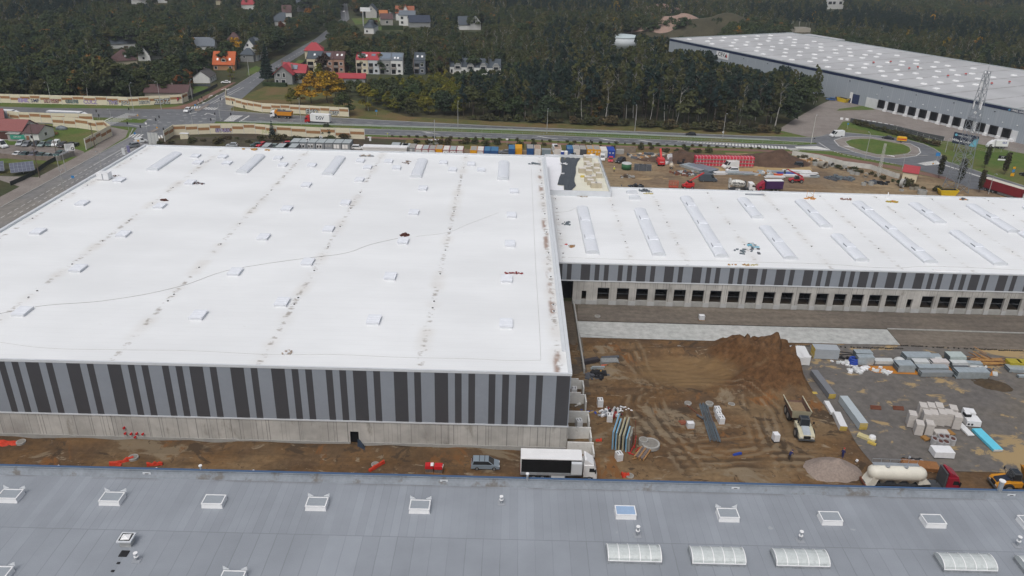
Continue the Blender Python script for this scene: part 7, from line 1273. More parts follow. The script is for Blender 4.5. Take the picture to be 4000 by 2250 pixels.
t = thing('crate_box','white foil wrapped tall box on a black base left of the cream dumper','box',s3(1945,840),.15); B().box(-.42,-.5,0,.42,.5,.25).build('base',black,t); B().box(-.45,-.55,.253,.45,.55,1.5).build('box',whitewrap,t,bevel=.02)
t = thing('pallet','red brown pallet left of the caged tank','pallet',s3(90,470),.3)
def palletparts(t,m):
    for y in (-.5,0,.5): B().box(-.6,y-.06,0,.6,y+.06,.1).build('bearer',m,t)
    for x in (-.5,-.25,0,.25,.5): B().box(x-.07,-.55,.103,x+.07,.55,.13).build('board',m,t)
palletparts(t,M('red pallet',(.28,.08,.045),.85,.2,3)); t = thing('pallet','orange pallet right of the cream dumper nose','pallet',T[3,3](590,90),.05); palletparts(t,wood); t = thing('pallet','orange board pallet lying in the nearest block room','pallet',s2(450,880),0); palletparts(t,wood)
t = thing('steel_bars','long bundle of blue grey steel bars lying on the dug earth','steel bars',(s3(490,100)+s3(745,865))/2,heading(s3(490,100),s3(745,865))); L = (s3(490,100)-s3(745,865)).length; q = random.Random(5)
for k in range(16): b = B(); y0,y1 = -.75+k*.1+q.uniform(-.04,.04),-.9+k*.12+q.uniform(-.05,.05); z = .16+q.uniform(0,.25)*(1-abs(k-8)/9); b.tube((-L/2+q.uniform(-.2,.5),y0,z),(0,(y0+y1)/2+q.uniform(-.1,.1),z),.055,n=5); b.tube((0,(y0+y1)/2,z),(L/2+q.uniform(-.4,.2),y1,z),.055,n=5); b.build('bar',rebar,t)
for a,c,m,lab in ((s3(145,110),s3(440,345),rustm,'thin rusty pipe lying behind the steel bars'),(s3(370,340),s3(500,420),zincd,'thick dark pipe half under the steel bars'),(s3(600,200),s3(825,850),rustm,'brown pipe along the right of the steel bars'),(T[1,3](720,165),T[1,3](955,130),rustm,'rusty beam on the bank beside the warehouse doorway')): b = B(); r = .2 if 'thick' in lab else .08; b.tube((0,0,r+.1),(c-a)+Vector((0,0,r+.1)),r,n=8); tag(b.build('pipe',m),lab,'pipe').location = a
for k,(fn,x,y,r,h) in enumerate(((s3,190,95,.62,.3),(s3,620,110,.7,.4),(s3,1065,120,.6,.3),(s1,2340,285,.45,.15),(s2,1605,900,.75,.95),(s2,1750,940,1.5,.6),(T[2,2],860,303,.6,.25),(T[0,3],215,110,.7,.4),(T[0,3],1345,265,.75,.4),(T[1,3],1200,325,.6,.2),(T[2,3],1185,440,.6,.2))):
    t = thing('manhole',('concrete shaft cover behind the rusty pipe','concrete shaft cover with opening behind the bars','small shaft cover with boards right of the bars','grey shaft cover on the bare earth below the slab','small round cover standing on the wide concrete disc','wide concrete disc beside the red props','dark shaft cover on the dock yard','shaft ring at the left end of the mud lane','shaft ring with red netting on the mud lane','dark shaft cover beside the red netting strip','shaft cover beside the orange netting heap')[k],'shaft cover',fn(x,y)); B().lathe([(r,0),(r,h)],18).build('shaft',concrete,t); B().lathe([(r*.8,h+.001),(r*.75,h+.05)],16).build('lid',M('shaft lid',(.22,.21,.19),.9,.2,2),t)
# leaning wall panels in racks, props, planks
t = thing('panel_rack','tall concrete sandwich wall panels with blue foam edges leaning upright','wall panels',s2(1190,850),1.28); bluef = M('blue foam',(.16,.38,.58),.8,.1,2); pcon = M('panel concrete',(.25,.25,.22),.9,.15,.8)
for k,(y,L,h,m) in enumerate(((1.15,5.6,3.4,bluef),(.65,4.4,3.3,bluef),(.15,5.6,2.9,M('yellow grey foam',(.40,.37,.24),.9)),(-.45,5.4,3.1,M('yellow grey foam',())),(-1.0,3.6,2.7,bluef),(-1.4,3.8,2.5,pcon))):
    b = B(); o_ = 2.8-L/2; b.hexa([(-o_-L/2,y-.2,0),(L/2-o_,y-.2,0),(L/2-o_,y-.06,0),(-o_-L/2,y-.06,0),(-o_-L/2,y-.10,h),(L/2-o_,y-.10,h),(L/2-o_,y+.04,h),(-o_-L/2,y+.04,h)],0); b.hexa([(-o_-L/2+.03,y-.057,.02),(L/2-o_-.03,y-.057,.02),(L/2-o_-.03,y+.10,.02),(-o_-L/2+.03,y+.10,.02),(-o_-L/2+.03,y+.043,h+.02),(L/2-o_-.03,y+.043,h+.02),(L/2-o_-.03,y+.20,h+.02),(-o_-L/2+.03,y+.20,h+.02)],1); b.build('wall_panel',[pcon,m],t)
b = B(); [b.tube((x,-1.7,0),(x,-1.5,2.9),.07,n=4) for x in (-2.3,0,2.3)]; b.tube((-2.5,-1.75,.15),(2.5,-1.75,.15),.08,n=4); b.build('rack',rustm,t)
t = thing('prop_set','red steel props and frames beside the wide concrete disc','steel props',s2(1400,1050),.2)
for x,y,e in ((-.5,.9,(.0,.1,2.4)),(.5,.7,(.1,.05,2.3)),(-.9,-.8,(1.4,1.6,.5)),(-.1,-1.0,(-1.0,.5,.3)),(.4,-.2,(.9,.7,.2))): b = B(); b.tube((x,y,.1),(x+e[0],y+e[1],.1+e[2]),.07,n=5); b.build('prop',red,t)
t = thing('plank_stack','stack of dark formwork planks beside the red props','planks',s2(1590,1110),1.05)
for k in range(7): B().box(-1.6+.1*(k % 3),-.9+k*.25,.15+.07*(k % 3),1.5,-.7+k*.25,.42+.09*(k % 2)).build('plank',M('weathered plank',(.17,.14,.13),.85,.25,2) if k % 3 else wood,t)
for a,c in ((s2(1390,1215),s2(1710,1110)),(s2(1540,1235),s2(1650,1120))): d = c-a; tag(B().box(0,-.07,.02,d.length,.07,.16).build('beam',wood),('loose timber beam lying left to right in front of the planks' if a.x < s2(1500,1200).x else 'short loose beam beside the plank stack'),'timber').location = a; C.objects[-1].rotation_euler.z = heading(a,c)
blobs('rubble','scattered white block fragments behind the rubble bags','rubble',s2(1130,210),22,(1.0,.5),.38,[whitewrap],21); blobs('rubbish_heap','crumpled white foil heap beside a black board','rubbish',s2(835,290),10,(.5,.4),.7,[whitewrap,grey],22); blobs('rubbish_heap','rubbish with dark board and red barrel behind the wrapped pallet','rubbish',s2(1020,270),7,(.5,.5),.9,[black,M('barrel red',(.25,.03,.025),.6),foil],23); blobs('block_offcuts','loose white blocks on the floor of the second block room','blocks',s2(300,110),4,(.7,.25),.5,[blockm],24); blobs('bag_strip','blue and yellow bags along the block room corner','bags',s2(560,260),5,(1.0,.3),.6,[creal,M('ochre bag',(.4,.28,.1),.8)],25,.4)
sheets('formwork_bundle','black bundle of slatted formwork by the retaining wall','formwork',s1(550,610),3.4,1.0,.8,.42,M('black slats',(.045,.04,.045),.7,.3,4),4); sheets('formwork_bundle','stack of grey metal frames with orange edge on the bare earth','formwork',s1(930,620),3.2,1.6,.7,.12,M('frame grey',(.24,.25,.25),.6,.3,4),5,jit=.25); sheets('edge_board','orange edged board in front of the grey metal frames','board',s1(945,675),3.2,.22,.3,.12,orange,1,bearers=False); sheets('formwork_bundle','slate frame bundle behind the grey metal frames','formwork',s1(930,560),3.4,.6,.8,.16,zincd,2)
blobs('tarp_heap','black tarpaulin heap with a yellow board on top','tarpaulin',s1(690,850),14,(.8,.6),1.5,[black,M('slate tarpaulin',(.08,.085,.10),.6,.2)],26,.5); sheets('yellow_board','ochre board lying on the black tarpaulin heap','board',s1(710,830)+Vector((0,0,.6)),1.0,.6,.08,-.6,M('ochre board',(.50,.29,.06),.7),1,bearers=False,jit=.0); sheets('profile_pack','short aluminium profile pack behind the black tarpaulin','metal profiles',s1(690,735),2.4,.5,.5,.1,zinc,2)
t = thing('blue_sack','crumpled blue sheet lying in the muddy tracks','sheet',s3(1180,1110),.25); b = B(); b.hexa([(-.8,-.25,0),(.8,-.15,0),(.7,.3,0),(-.7,.2,0),(-.7,-.1,.3),(.75,-.05,.38),(.5,.2,.3),(-.5,.15,.2)]); b.build('sheet',creal,t)
nett = M('orange red netting',(.50,.045,.02),.7,.25,4)
for x,y,fn,L,w,rz,lab in ((105,115,T[0,3],2.8,1.3,.1,'orange red netting heap at the left end of the mud lane'),(1240,300,T[0,3],3.0,.5,.5,'orange red netting strip leading to the shaft ring'),(1165,330,T[0,3],1.8,.5,.0,'low orange netting at the roof edge left of the strip'),(1560,330,T[0,3],2.2,.5,.2,'orange netting with yellow tip at the roof edge'),(1215,350,T[1,3],2.9,.5,.85,'orange red netting strip beside a shaft cover'),(1140,435,T[2,3],1.2,1.0,.2,'bright orange netting heap near the lorry'),(710,855,s2,1.0,.5,.3,'small orange scrap behind the block rooms')):
    t = thing('safety_netting',lab,'netting',fn(x,y)+Vector((0,0,.06)),rz); b = B(); q = random.Random(x); r = []
    for i in range(7): xx = -L/2+L*i/6; h = q.uniform(.25,.7); ww = w/2*q.uniform(.6,1.1); r.append([(xx,-ww,0),(xx,-ww*.5,h*.8),(xx,ww*.4,h),(xx,ww,0)])
    b.rings(r); b.build('netting',nett,t)
def wraproll(label,p,rz,top):
    t = thing('wrapped_pallet',label,'wrapped pallet',p,rz); B().box(-.6,-.5,0,.6,.5,.15).build('pallet',pal,t); B().box(-.58,-.48,.153,.58,.48,1.0).build('load',M('packed tiles',(.14,.12,.11),.8,.3,5),t); b = B(); b.box(-.66,-.55,.8,.66,.55,1.35,taper=.06); b.build('hood',red,t,bevel=.05)
    b = B(); b.box(.2,-.5,1.352,.64,.3,1.40) if top else b.box(.61,-.4,.9,.68,.4,1.2); b.build('label',white,t)
wraproll('red hooded pallet with white label on top on the mud lane',T[1,3](1745,390),.05,1); wraproll('red hooded pallet right of its neighbour on the mud lane',T[1,3](1838,395),-.05,0)
t = thing('tarpaulin','blue black tarpaulin hanging from the doorway of the white warehouse','tarpaulin',(dx+1.4,WY0-.6,0)); b = B(); b.hexa([(-.3,0,0),(1.3,-.9,0),(1.2,.2,0),(0,.3,0),(-.2,.4,1.6),(.1,.3,1.5),(.1,.5,1.5),(-.2,.5,1.6)]); b.build('sheet',M('blue black foil',(.03,.045,.07),.4,.3,2),t)
# sandwich panel packs on the asphalt yard
def slab(label,a,c,w,h,m,end=None,n=4,name='panel_pack'):
    L = (Vector(c)-Vector(a)).length; t = sheets(name,label,'panel pack',((a[0]+c[0])/2,(a[1]+c[1])/2,.1),L,w,h,heading(a,c),m,n,end,.04,'panel'); return t
slab('white foil wrapped panel pack left of its twin by the concrete slab',T[3,2](240,680),T[3,2](305,800),1.5,1.7,panelw,None,1); slab('white foil wrapped panel pack right of its twin by the concrete slab',T[3,2](315,680),T[3,2](375,800),1.5,1.7,panelw,None,1)
slab('short grey panel pack with yellow wool end beside the white packs',T[3,2](440,705),T[3,2](685,715),2.2,2.1,panelg,wool,6); slab('long dark grey panel pack with yellow end left of the bright one',s4(390,650),s4(760,1140),1.3,1.0,M('dark sandwich panel',(.17,.18,.20),.5,.08),wool,3); slab('long bright grey panel pack with yellow end',T[3,2](745,1170),T[3,2](950,1450),1.4,1.3,M('bright sandwich panel',(.40,.45,.48),.4,.06),wool,4); slab('snapped white panel lying on the asphalt edge',T[3,2](580,1180),T[3,2](650,1300),.9,.5,panelw,None,2); slab('white panel stub with yellow end at the asphalt edge',T[3,2](680,1310),T[3,2](750,1460),1.2,.9,panelw,wool,2)
slab('cyan topped panel stack at the lower right',s6(1600,440),s6(2040,870),1.6,.45,M('cyan foam board',(.13,.55,.72),.5,.05),panelw,2); slab('stepped white board lengths left of the cyan panel',s6(1260,320),s6(1500,560),1.1,.3,panelw,None,3); slab('rusty brown boards between the stone packs and white lengths',s6(1020,440),s6(1150,540),.9,.2,M('rust board',(.30,.16,.05),.8,.2,2),None,2); slab('rusty steel plates beside the oval rings',s6(520,570),s6(640,650),1.0,.3,M('rust board',()),None,3)
for a,c,lab in ((T[3,2](700,660),T[3,2](840,675),'dark steel bar right of the grey panel pack, further back'),(T[3,2](690,688),T[3,2](855,692),'dark steel bar right of the grey panel pack, nearer')): b = B(); b.tube((0,0,.18),c-a+Vector((0,0,.18)),.09,n=4); tag(b.build('steel_bar',black),lab,'steel bar').location = a
b = B(); bd = [s4(1360,470),s5(1900,500),s5(2010,670),s5(480,650),s4(1640,610)]; b.add([(p.x,p.y,.14) for p in bd],[(4,3,2,1,0)]); tag(b.build('plywood_floor',M('orange plywood',(.44,.18,.025),.6,.2,.8)),'orange plywood sheets laid under the metal profiles','plywood')
for k,(fn,x0,y0,x1,y1,w,h,m,lab) in enumerate(((s4,1240,330,1580,335,1.6,1.3,zinc,'zinc profile pack behind the blue hose coil'),(s4,1270,455,1600,460,1.3,1.7,zinc,'zinc framed box in front of the blue hose coil'),(s4,1620,440,2000,445,1.4,.7,foil,'white foil roll left of the bagged roll'),(s4,2240,425,2800,430,2.2,1.5,zinc,'dark ended zinc profiles behind the foil packs'),(s5,570,365,890,370,1.2,1.0,zinc,'bright zinc pack furthest back in the middle'),(s5,640,420,930,425,1.3,.9,foil,'foil wrapped pack below the bright zinc pack'),(s5,1060,430,1390,435,2.2,1.6,M('greenish foil',(.40,.46,.45),.35,.12,2),'greenish foil wrapped block at the back right'),(s5,350,510,660,515,1.5,1.3,foil,'grey foil pack in the middle of the profiles'),(s5,710,515,1040,520,1.5,1.3,M('pinkish foil',(.55,.52,.51),.4,.1),'pinkish foil pack in the middle of the profiles'),(s5,30,600,370,605,2.2,1.5,zinc,'strapped zinc pack at the front left'),(s5,430,600,1040,605,1.5,1.0,zinc,'long strapped zinc pack at the front middle'),(s5,490,690,1120,690,1.1,.9,M('profile grey',(.32,.35,.37),.4,.1,1,.4),'long grey profile pack nearest the camera'),(s5,1110,520,1430,525,1.3,1.2,foil,'foil wrapped roll stack right of the middle'),(s5,1170,585,1480,590,1.3,.7,zincd,'black profile pack below the foil roll stack'),(s5,1210,730,1850,735,2.0,1.4,zinc,'bright zinc profile stack at the right end'),(s5,1430,490,1740,500,1.2,.8,zinc,'dark and zinc lengths right of the greenish block'),(s5,2280,600,2650,620,2.0,.7,zinc,'zinc lengths cut by the right edge'),(s5,2460,715,2680,715,.8,.4,zinc,'short zinc lengths at the right edge below the others'),(s5,2190,510,2700,520,.3,.25,panelw,'single white length behind the zinc at the right edge'))):
    a,c = fn(x0,y0,.1),fn(x1,y1,.1); L = (c-a).length; sheets('profile_pack',lab,'metal profiles',((a.x+c.x)/2,(a.y+c.y)/2+w/2,.1),L,w,h,heading(a,c),m,max(2,int(h/.3)),M('profile end',(.11,.13,.14),.6),.12,'profile',k)
t = thing('bagged_roll','crumpled grey foil bag at the end of the foil roll','foil bag',s4(2110,440,.1)); B().lathe([(1.1,0),(1.2,.7),(.9,1.3),(.4,1.6)],10).build('bag',foil,t,True)
t = thing('hose_coil','bright blue coil of hose or cable on the asphalt','hose coil',s4(1190,415,.1)); b = B()
for k in range(3): r = .75-.08*k; b.rings([[((r+.16*math.cos(v))*math.cos(u),(r+.16*math.cos(v))*math.sin(u),.25+.3*k+.16*math.sin(v)) for v in [2*PI*j/6 for j in range(6)]] for u in [2*PI*i/16 for i in range(17)]],cap=False)
b.build('coil',creal,t,True); t.scale = (1.15,1.15,1.3)
for fn,x,y,sx,sy,sz,m,sd,lab in ((s4,1060,410,.9,.35,.9,[whitewrap,foil],31,'crumpled white foil left of the blue coil'),(s4,1250,560,.6,.5,1.0,[foil,whitewrap],32,'grey foil bundle on the asphalt in front of the zinc box'),(s4,1430,510,1.2,.3,.9,[whitewrap],33,'tangle of white foil right of the foil bundle'),(s4,1750,560,.8,.5,1.0,[foil],34,'crumpled foil heap on the orange plywood'),(s4,1070,310,.6,.25,.8,[black],35,'black foil scraps behind the blue coil'),(s5,1770,560,1.1,.5,1.2,[foil,zincd],36,'foil covered heap at the right end of the plywood'),(s4,1900,590,.6,.25,.6,[whitewrap],37,'small white foil scraps on the plywood'),(s5,700,570,.4,.25,.5,[whitewrap],38,'white straps and foil in front of the pinkish pack'),(s4,300,280,.35,.4,.6,[whitewrap],39,'torn foil beside the white panel packs')): blobs('foil_heap',lab,'foil',fn(x,y,.1),9,(sx,sy),sz,m,sd,.6)
t = thing('timber_pile','loose pile of orange brown timber at the back right of the yard','timber',s5(1830,400,.1)); q = random.Random(9)
for k in range(46): b = B(); a = q.gauss(.02,.10) if k < 38 else q.uniform(1.7,2.1); L = q.uniform(4.5,6.5) if k < 38 else 3.; x,y,z = q.gauss(.3,.5) if k < 38 else q.uniform(-2,.5),q.gauss(0,.75)+(1.2 if k > 37 else 0),.05+k*.018; b.box(-L/2,-.08,0,L/2,.08,.1,0,Matrix.Translation((x,y,z)) @ Matrix.Rotation(a,4,'Z')); b.build('plank',(wood,M('golden timber',(.44,.26,.09),.85,.2,2),M('dark timber',(.20,.10,.045),.85,.2,2))[k % 3],t)
for x,y,lab in ((2340,470,'olive yellow wool pack left of its twin at the right edge'),(2540,480,'olive yellow wool pack at the right edge')): t = thing('wool_pack',lab,'insulation',s5(x,y,.1)); [B().box(-1.2,-.9,z,1.2,.9,z+.62).build('pack',M('olive foil',(.36,.30,.03),.5,.15,2),t,bevel=.06) for z in (.05,.68)]
t = thing('wool_pack','yellow wool slabs on a sheet with foil on top by the asphalt edge','insulation',T[3,3](1000,70),-.7); B().box(-1.6,-.5,.1,1.2,.5,.5).build('slabs',M('pale wool',(.50,.44,.24),.9,.15,1.5),t); B().lathe([(.6,0),(.5,.35),(.2,.5)],8,(.6,.3,.5)).build('foil',whitewrap,t); B().box(.3,-1.2,.0,1.6,-.6,.35).build('offcut',wool,t)
tag(B().box(-.5,-.4,.0,.6,.3,.15).build('wool_slab',wool),'small yellow wool slab at the edge of the asphalt','insulation').location = s4(400,1010)
for fn,x,y,lab in ((s4,1640,1310,'rusty formwork beams left of the other pair on the asphalt'),(s4,2095,1320,'rusty formwork beams nearer the stone packs')): t = thing('rusty_beams',lab,'steel beams',fn(x,y,.1),-.1); [B().box(-.9+.1*k,-.5+.42*k,0,.9+.1*k,-.28+.42*k,.22).build('beam',rustm,t) for k in range(3)]
stone = M('packed stone block',(.50,.475,.45),.75,.08,1.2,dirt=(.42,.39,.37),da=.6)
pos = [(s6(270,320),'left front'),(s6(420,480),'nearest left'),(s6(620,480),'nearest centre'),(s6(560,300),'second row left'),(s6(700,300),'second row centre left'),(s6(860,290),'second row centre right'),(s6(1000,290),'second row right'),(s6(1170,360),'rightmost front'),(s6(480,150),'back row left'),(s6(640,150),'back row centre'),(s6(800,150),'back row right'),(s6(1080,200),'back right corner')]
for k,(p,lab) in enumerate(pos):
    t = thing('stone_pack','shrink wrapped pale block pack, %s of the cluster' % lab,'block pack',(p.x,p.y,.1),-.28); B().box(-.6,-.6,0,.6,.6,.12).build('pallet',pal,t); b = B(); h = 2.5 if k not in (1,2) else 2.2; b.box(-.62,-.95,.123,.62,.75,h,taper=.02)
    for z in (.75,1.35,1.95): b.box(-.625,-.955,z-.012,.625,.755,z+.012,1)
    b.build('blocks',[stone,M('block joint',(.36,.34,.32),.9)],t,bevel=.05)
t = thing('stone_pack','low pale block pack half emptied in front of the cluster','block pack',s6(880,540,.1),-.05); B().box(-1.15,-.7,0,1.15,.7,1.05).build('blocks',stone,t,bevel=.04)
for fn,x,y,w,l,h,rz,lab in ((s6,1440,170,.9,.8,1.2,-.2,'white wrapped cube behind the arched white pack'),(s6,1500,320,1.2,1.0,1.1,-.1,'white pack with dark arches at the right of the stone packs'),(s6,905,945,1.6,1.0,1.1,-.03,'white printed pack alone in front of the oval rings')): t = thing('white_pack',lab,'pack',fn(x,y-30,.1),rz); B().box(-w+.05,-l+.05,0,w-.05,l-.05,.12).build('pallet',black,t); B().box(-w,-l,.123,w,l,h+.1,taper=.03).build('wrap',whitewrap,t,bevel=.05); [B().box(-w+.2+.55*k,-l-.005,.35,-w+.55+.55*k,-l+.05,.7).build('arch',black,t) for k in range(2 if 'arches' in lab else 0)]
t = thing('white_pack','small black sided cube with white top stacked behind','pack',s6(1425,120,1.35)); B().box(-.55,-.5,0,.55,.5,.5).build('body',black,t,bevel=.1); B().box(-.42,-.4,.503,.42,.4,.55).build('top',whitewrap,t)
for k,(x,y) in enumerate(((755,690),(890,640),(1000,650),(1110,690),(860,740),(980,750))):
    t = thing('oval_rings','stack of grey oval concrete rings, %s' % ('left rear','second at the rear','third at the rear','right rear','left front','right front')[k],'concrete rings',s6(x,y,.1),-.25); b = B()
    for z in range(4): b.rings([[(rx*math.cos(a),ry*math.sin(a),zz) for a in [2*PI*i/18 for i in range(18)]] for rx,ry,zz in ((.52,.75,z*.3),(.56,.8,z*.3+.14),(.52,.75,z*.3+.27),(.42,.62,z*.3+.27),(.42,.62,z*.3))],cap=False)
    b.build('ring',M('ring grey',(.38,.38,.39),.8,.1),t); B().rings([[(.41*math.cos(a),.61*math.sin(a),.95) for a in [2*PI*i/14 for i in range(14)]],[(.41*math.cos(a),.61*math.sin(a),1.0) for a in [2*PI*i/14 for i in range(14)]]]).build('core',M('red brown core',(.10,.04,.032),.9),t)
sheets('steel_planks','rusty steel planks behind the silo trailer','steel planks',s6(480,1180,.1),5.2,2.0,.7,-.12,M('rust orange steel',(.26,.12,.045),.8,.25,2),5,jit=.4); blobs('rubbish_heap','dark foil scraps behind the rusty planks','rubbish',s6(340,1060,.1),8,(1.0,.3),.8,[black,grey],41); blobs('rubbish_heap','white bag on the earth behind the gravel heap','rubbish',T[3,3](890,300),4,(.25,.2),.6,[whitewrap],42)
b = B(); e0,e1 = T[3,2](1200,430),T[3,2](4000,520)
b.box(0,-.2,.0,(e1-e0).length,.2,.16); tag(b.build('kerb_row',M('new kerb',(.30,.30,.28),.9)),'unfinished dark kerb row along the dock yard','kerb').location = e0+Vector((0,0,.1)); C.objects[-1].rotation_euler.z = heading(e0,e1)
for a,c,lab in ((T[3,2](200,600),T[3,2](1370,632),'row of loose black kerb stones along the concrete slab'),(T[3,2](1340,600),T[3,2](4000,720),'row of loose dark kerb stones along the right yard edge')):
    b = B(); q = random.Random(3); d = c-a; n = int(d.length/.42)
    for i in range(n):
        if q.random() < .8: p = d*(i/n); b.box(-.16,-.09,0,.16,.09,.2,0,Matrix.Translation((p.x,p.y+q.uniform(-.14,.14),0)) @ Matrix.Rotation(q.uniform(-.6,.6),4,'Z'))
    o = tag(b.build('kerb_stones',M('dark stone',(.05,.045,.04),.9,.3,2)),lab,'kerb stones',kind='stuff'); o.location = a+Vector((0,0,.1))
# ---------------- on the roofs ----------------
boxm = M('cardboard and wool box',(.48,.43,.33),.8,.10,1.5); topm = M('pale box top',(.64,.61,.56),.7,.06,2)
def rbox(label,p,w=1.1,l=1.1,h=1.25,rz=0.):
    t = thing('wool_box',label,'insulation pack',p,rz); B().box(-w,-l,.0,w,l,h).build('pack',boxm,t); B().box(-w-.01,-l-.01,h+.003,w+.01,l+.01,h+.07).build('cover',topm,t)
for k,(x,y,w,l,lab) in enumerate(((1500,760,1.0,1.2,'furthest back by the parapet'),(1540,790,.9,.9,'second from the back'),(1500,880,.85,.8,'left of the third row'),(1550,920,.9,.8,'third row with dark gap'),(1700,905,.85,.7,'back one of the right hand column'),(1700,1010,.9,.9,'middle one of the right hand column'),(1745,1110,.9,.8,'front one of the right hand column'),(1410,1010,1.1,.9,'left half of the wide pair'),(1510,980,1.0,.9,'right half of the wide pair'),(1545,1060,.95,.8,'behind the yellow wool'),(1525,1185,1.0,.9,'left of the front trio behind'),(1615,1170,.9,.8,'right of the front trio behind'),(1575,1250,.9,.8,'third from the front'),(1640,1310,.85,.75,'front left'),(1735,1310,.9,.75,'front right'),(1560,960,.9,.7,'half hidden in the middle'))):
    rbox('pale insulation pack on the annex roof, %s' % lab,ye(x,y-10,AZ),w*.95,l*.95,1.4)
t = thing('wool_slabs','yellow wool slabs lying between the packs on the annex roof','insulation',ye(1440,1090,AZ),.1); [B().box(-.9+.1*k,-.5,.02+.2*k,.8-.1*k,.5,.2+.2*k).build('slab',M('lemon wool',(.58,.46,.10),.9),t) for k in range(2)]
# dark sheet across the annex roof, creased
pts_l = [(975,700),(965,770),(1000,880),(1000,1010),(950,1120),(920,1250),(1040,1265),(1045,1365)]; pts_r = [(1375,715),(1320,790),(1285,900),(1290,1010),(1260,1110),(1250,1190),(1290,1270),(1185,1370)]; b = B(); rings_ = []; q = random.Random(2)
vs = []; n = 12
for (a,c) in zip(pts_l,pts_r): vs.append([ye(a[0]+(c[0]-a[0])*i/n,a[1]+(c[1]-a[1])*i/n,AZ)+Vector((q.uniform(-.1,.1),q.uniform(-.1,.1),.06+q.uniform(0,.22))) for i in range(n+1)])
b.v = [tuple(v) for r in vs for v in r]; b.f = [(i*(n+1)+j,(i+1)*(n+1)+j,(i+1)*(n+1)+j+1,i*(n+1)+j+1) for i in range(len(vs)-1) for j in range(n)]; b.mi = [0]*len(b.f)
o = tag(b.build('roofing_sheet',M('slate membrane sheet',(.062,.072,.085),.6,.15,.8)),'creased slate grey sheet spread across the annex roof','sheet'); o.modifiers.new('thick','SOLIDIFY').thickness = .03
for fn,x,y,z,sx,sy,sz,m,sd,lab in ((ye,1055,830,AZ+.3,.5,.3,.8,[whitewrap],51,'white foil bundle on the slate sheet'),(ye,1020,1025,AZ+.2,.25,.25,.5,[whitewrap,grey],52,'small white bundle at the edge of the slate sheet'),(ye,1015,770,AZ,.3,.5,.5,[M('lemon wool',()),whitewrap],53,'yellow and white scraps at the back of the slate sheet'),(ye,440,830,WZ,1.0,.25,.9,[M('slate foil',())],54,'dark foil roll on the white roof near the annex')): blobs('roof_scrap',lab,'scrap',fn(x,y,z),8,(sx,sy),sz,m,sd,.5)
rustd = M('dark rusty anchors',(.085,.030,.022),.85,.3,4)
for tl,x,y,z,sx,sy,sz,m,sd,lab in (((0,560),1170,330,WZ,.5,.2,.7,[rustd,whitewrap],61,'rusty fixings and foil beside the white machine on the left roof edge'),((0,560),1985,405,WZ,.55,.25,.7,[rustd,grey],62,'rusty fixings with white sheet beside a roof hatch upper left'),((0,560),1645,575,WZ,.7,.2,.7,[rustd],63,'rusty fixings stacked behind a hatch on the left of the roof'),((1000,560),1500,925,WZ,.5,.25,.9,[rustd],64,'heap of dark rusty brackets behind the hatch in the middle of the roof'),((2000,560),20,1310,WZ,1.0,.12,.6,[M('wine strip',(.22,.03,.03),.6)],65,'dark red strip beside a hatch near the right roof edge'),((1000,560),1110,130,WZ,1.6,.15,.9,[grey,M('tan strip',(.35,.30,.25),.8)],66,'grey strips lying along the back of the white roof'),((1000,560),1520,190,WZ,.6,.7,.5,[M('tan strip',()),rustd],67,'tan pallet frame lying on the back of the white roof'),((0,560),2560,65,WZ,2.0,.15,1.1,[M('golden timber',())],68,'yellow timber lengths at the back parapet'),((1000,1120),325,662,WZ,.4,.2,.8,[M('tan strip',()),whitewrap],69,'flattened carton near the front edge of the white roof'),((2000,560),535,805,HZ,.5,.4,.9,[M('slate foil',())],70,'dark foil sheet at the left of the lower roof'),((2000,560),600,1040,HZ,.45,.3,.6,[M('tan strip',()),whitewrap,wood],71,'mixed rubbish at the front left of the lower roof'),((2000,560),545,1018,HZ,.12,.15,.4,[red],72,'small red canister on the lower roof'),((2000,560),1340,480,HZ,.9,.4,1.1,[M('slate foil',()),zincd],73,'dark bundle at the back of the lower roof'),((2000,560),1370,508,HZ,.8,.15,.7,[M('pale wool',())],74,'pale wool strips in front of the dark bundle'),((2000,560),1215,505,HZ,.7,.1,.5,[M('wine strip',())],75,'dark red boards between the two short vaults'),((2000,560),720,535,HZ,.7,.2,.6,[M('tan strip',()),foil],76,'tan boards and foil under the annex parapet'),((2000,560),2430,1040,HZ,.5,1.0,.9,[M('cyan foil',(.15,.42,.55),.5),foil,zincd],77,'cyan and grey foil heap in the middle of the lower roof'),((2000,560),2300,1085,HZ,1.4,.8,.9,[M('slate foil',())],78,'scattered slate offcuts beside the cyan foil'),((2000,560),2330,1225,HZ,1.4,.12,.6,[M('pale wool',()),wood],79,'wool and timber scraps at the front edge of the lower roof'),((3000,560),430,555,HZ,.7,.4,.9,[M('orange timber',(.48,.22,.05),.8)],80,'orange timber pallet at the back of the lower roof'),((3000,560),800,565,HZ,.7,.25,.8,[M('brown foil',(.25,.15,.12),.8)],81,'brown foil heap beside the back of the long vault'),((3000,560),1240,590,HZ,.9,.2,.9,[M('orange timber',()),M('olive foil',())],82,'orange boards and olive pack at the back of the lower roof'),((3000,560),1965,565,HZ,.4,.2,.8,[M('orange timber',()),zincd],83,'orange and dark bundle by the right back parapet'),((2000,560),510,160,AZ,.3,.3,.5,[M('lemon wool',())],84,'yellow wool scraps near the back parapet of the annex')):
    blobs('roof_scrap',lab,'scrap',G(tl[0]+x*.3882,tl[1]+y*.3882,z+.02),9,(sx,sy),sz,m,sd,.5)
t = thing('roof_machine','white cube machine standing at the left edge of the white roof','machine',T[0,1](1055,360,WZ)); B().box(-1.5,-1.0,.1,1.5,1.0,1.9).build('casing',whitewrap,t,bevel=.04); B().box(-1.5,-1.0,0,1.5,1.0,.098).build('base',dgrey,t); B().box(-.1,-1.02,.2,.15,-1.003,1.7).build('seam',grey,t)
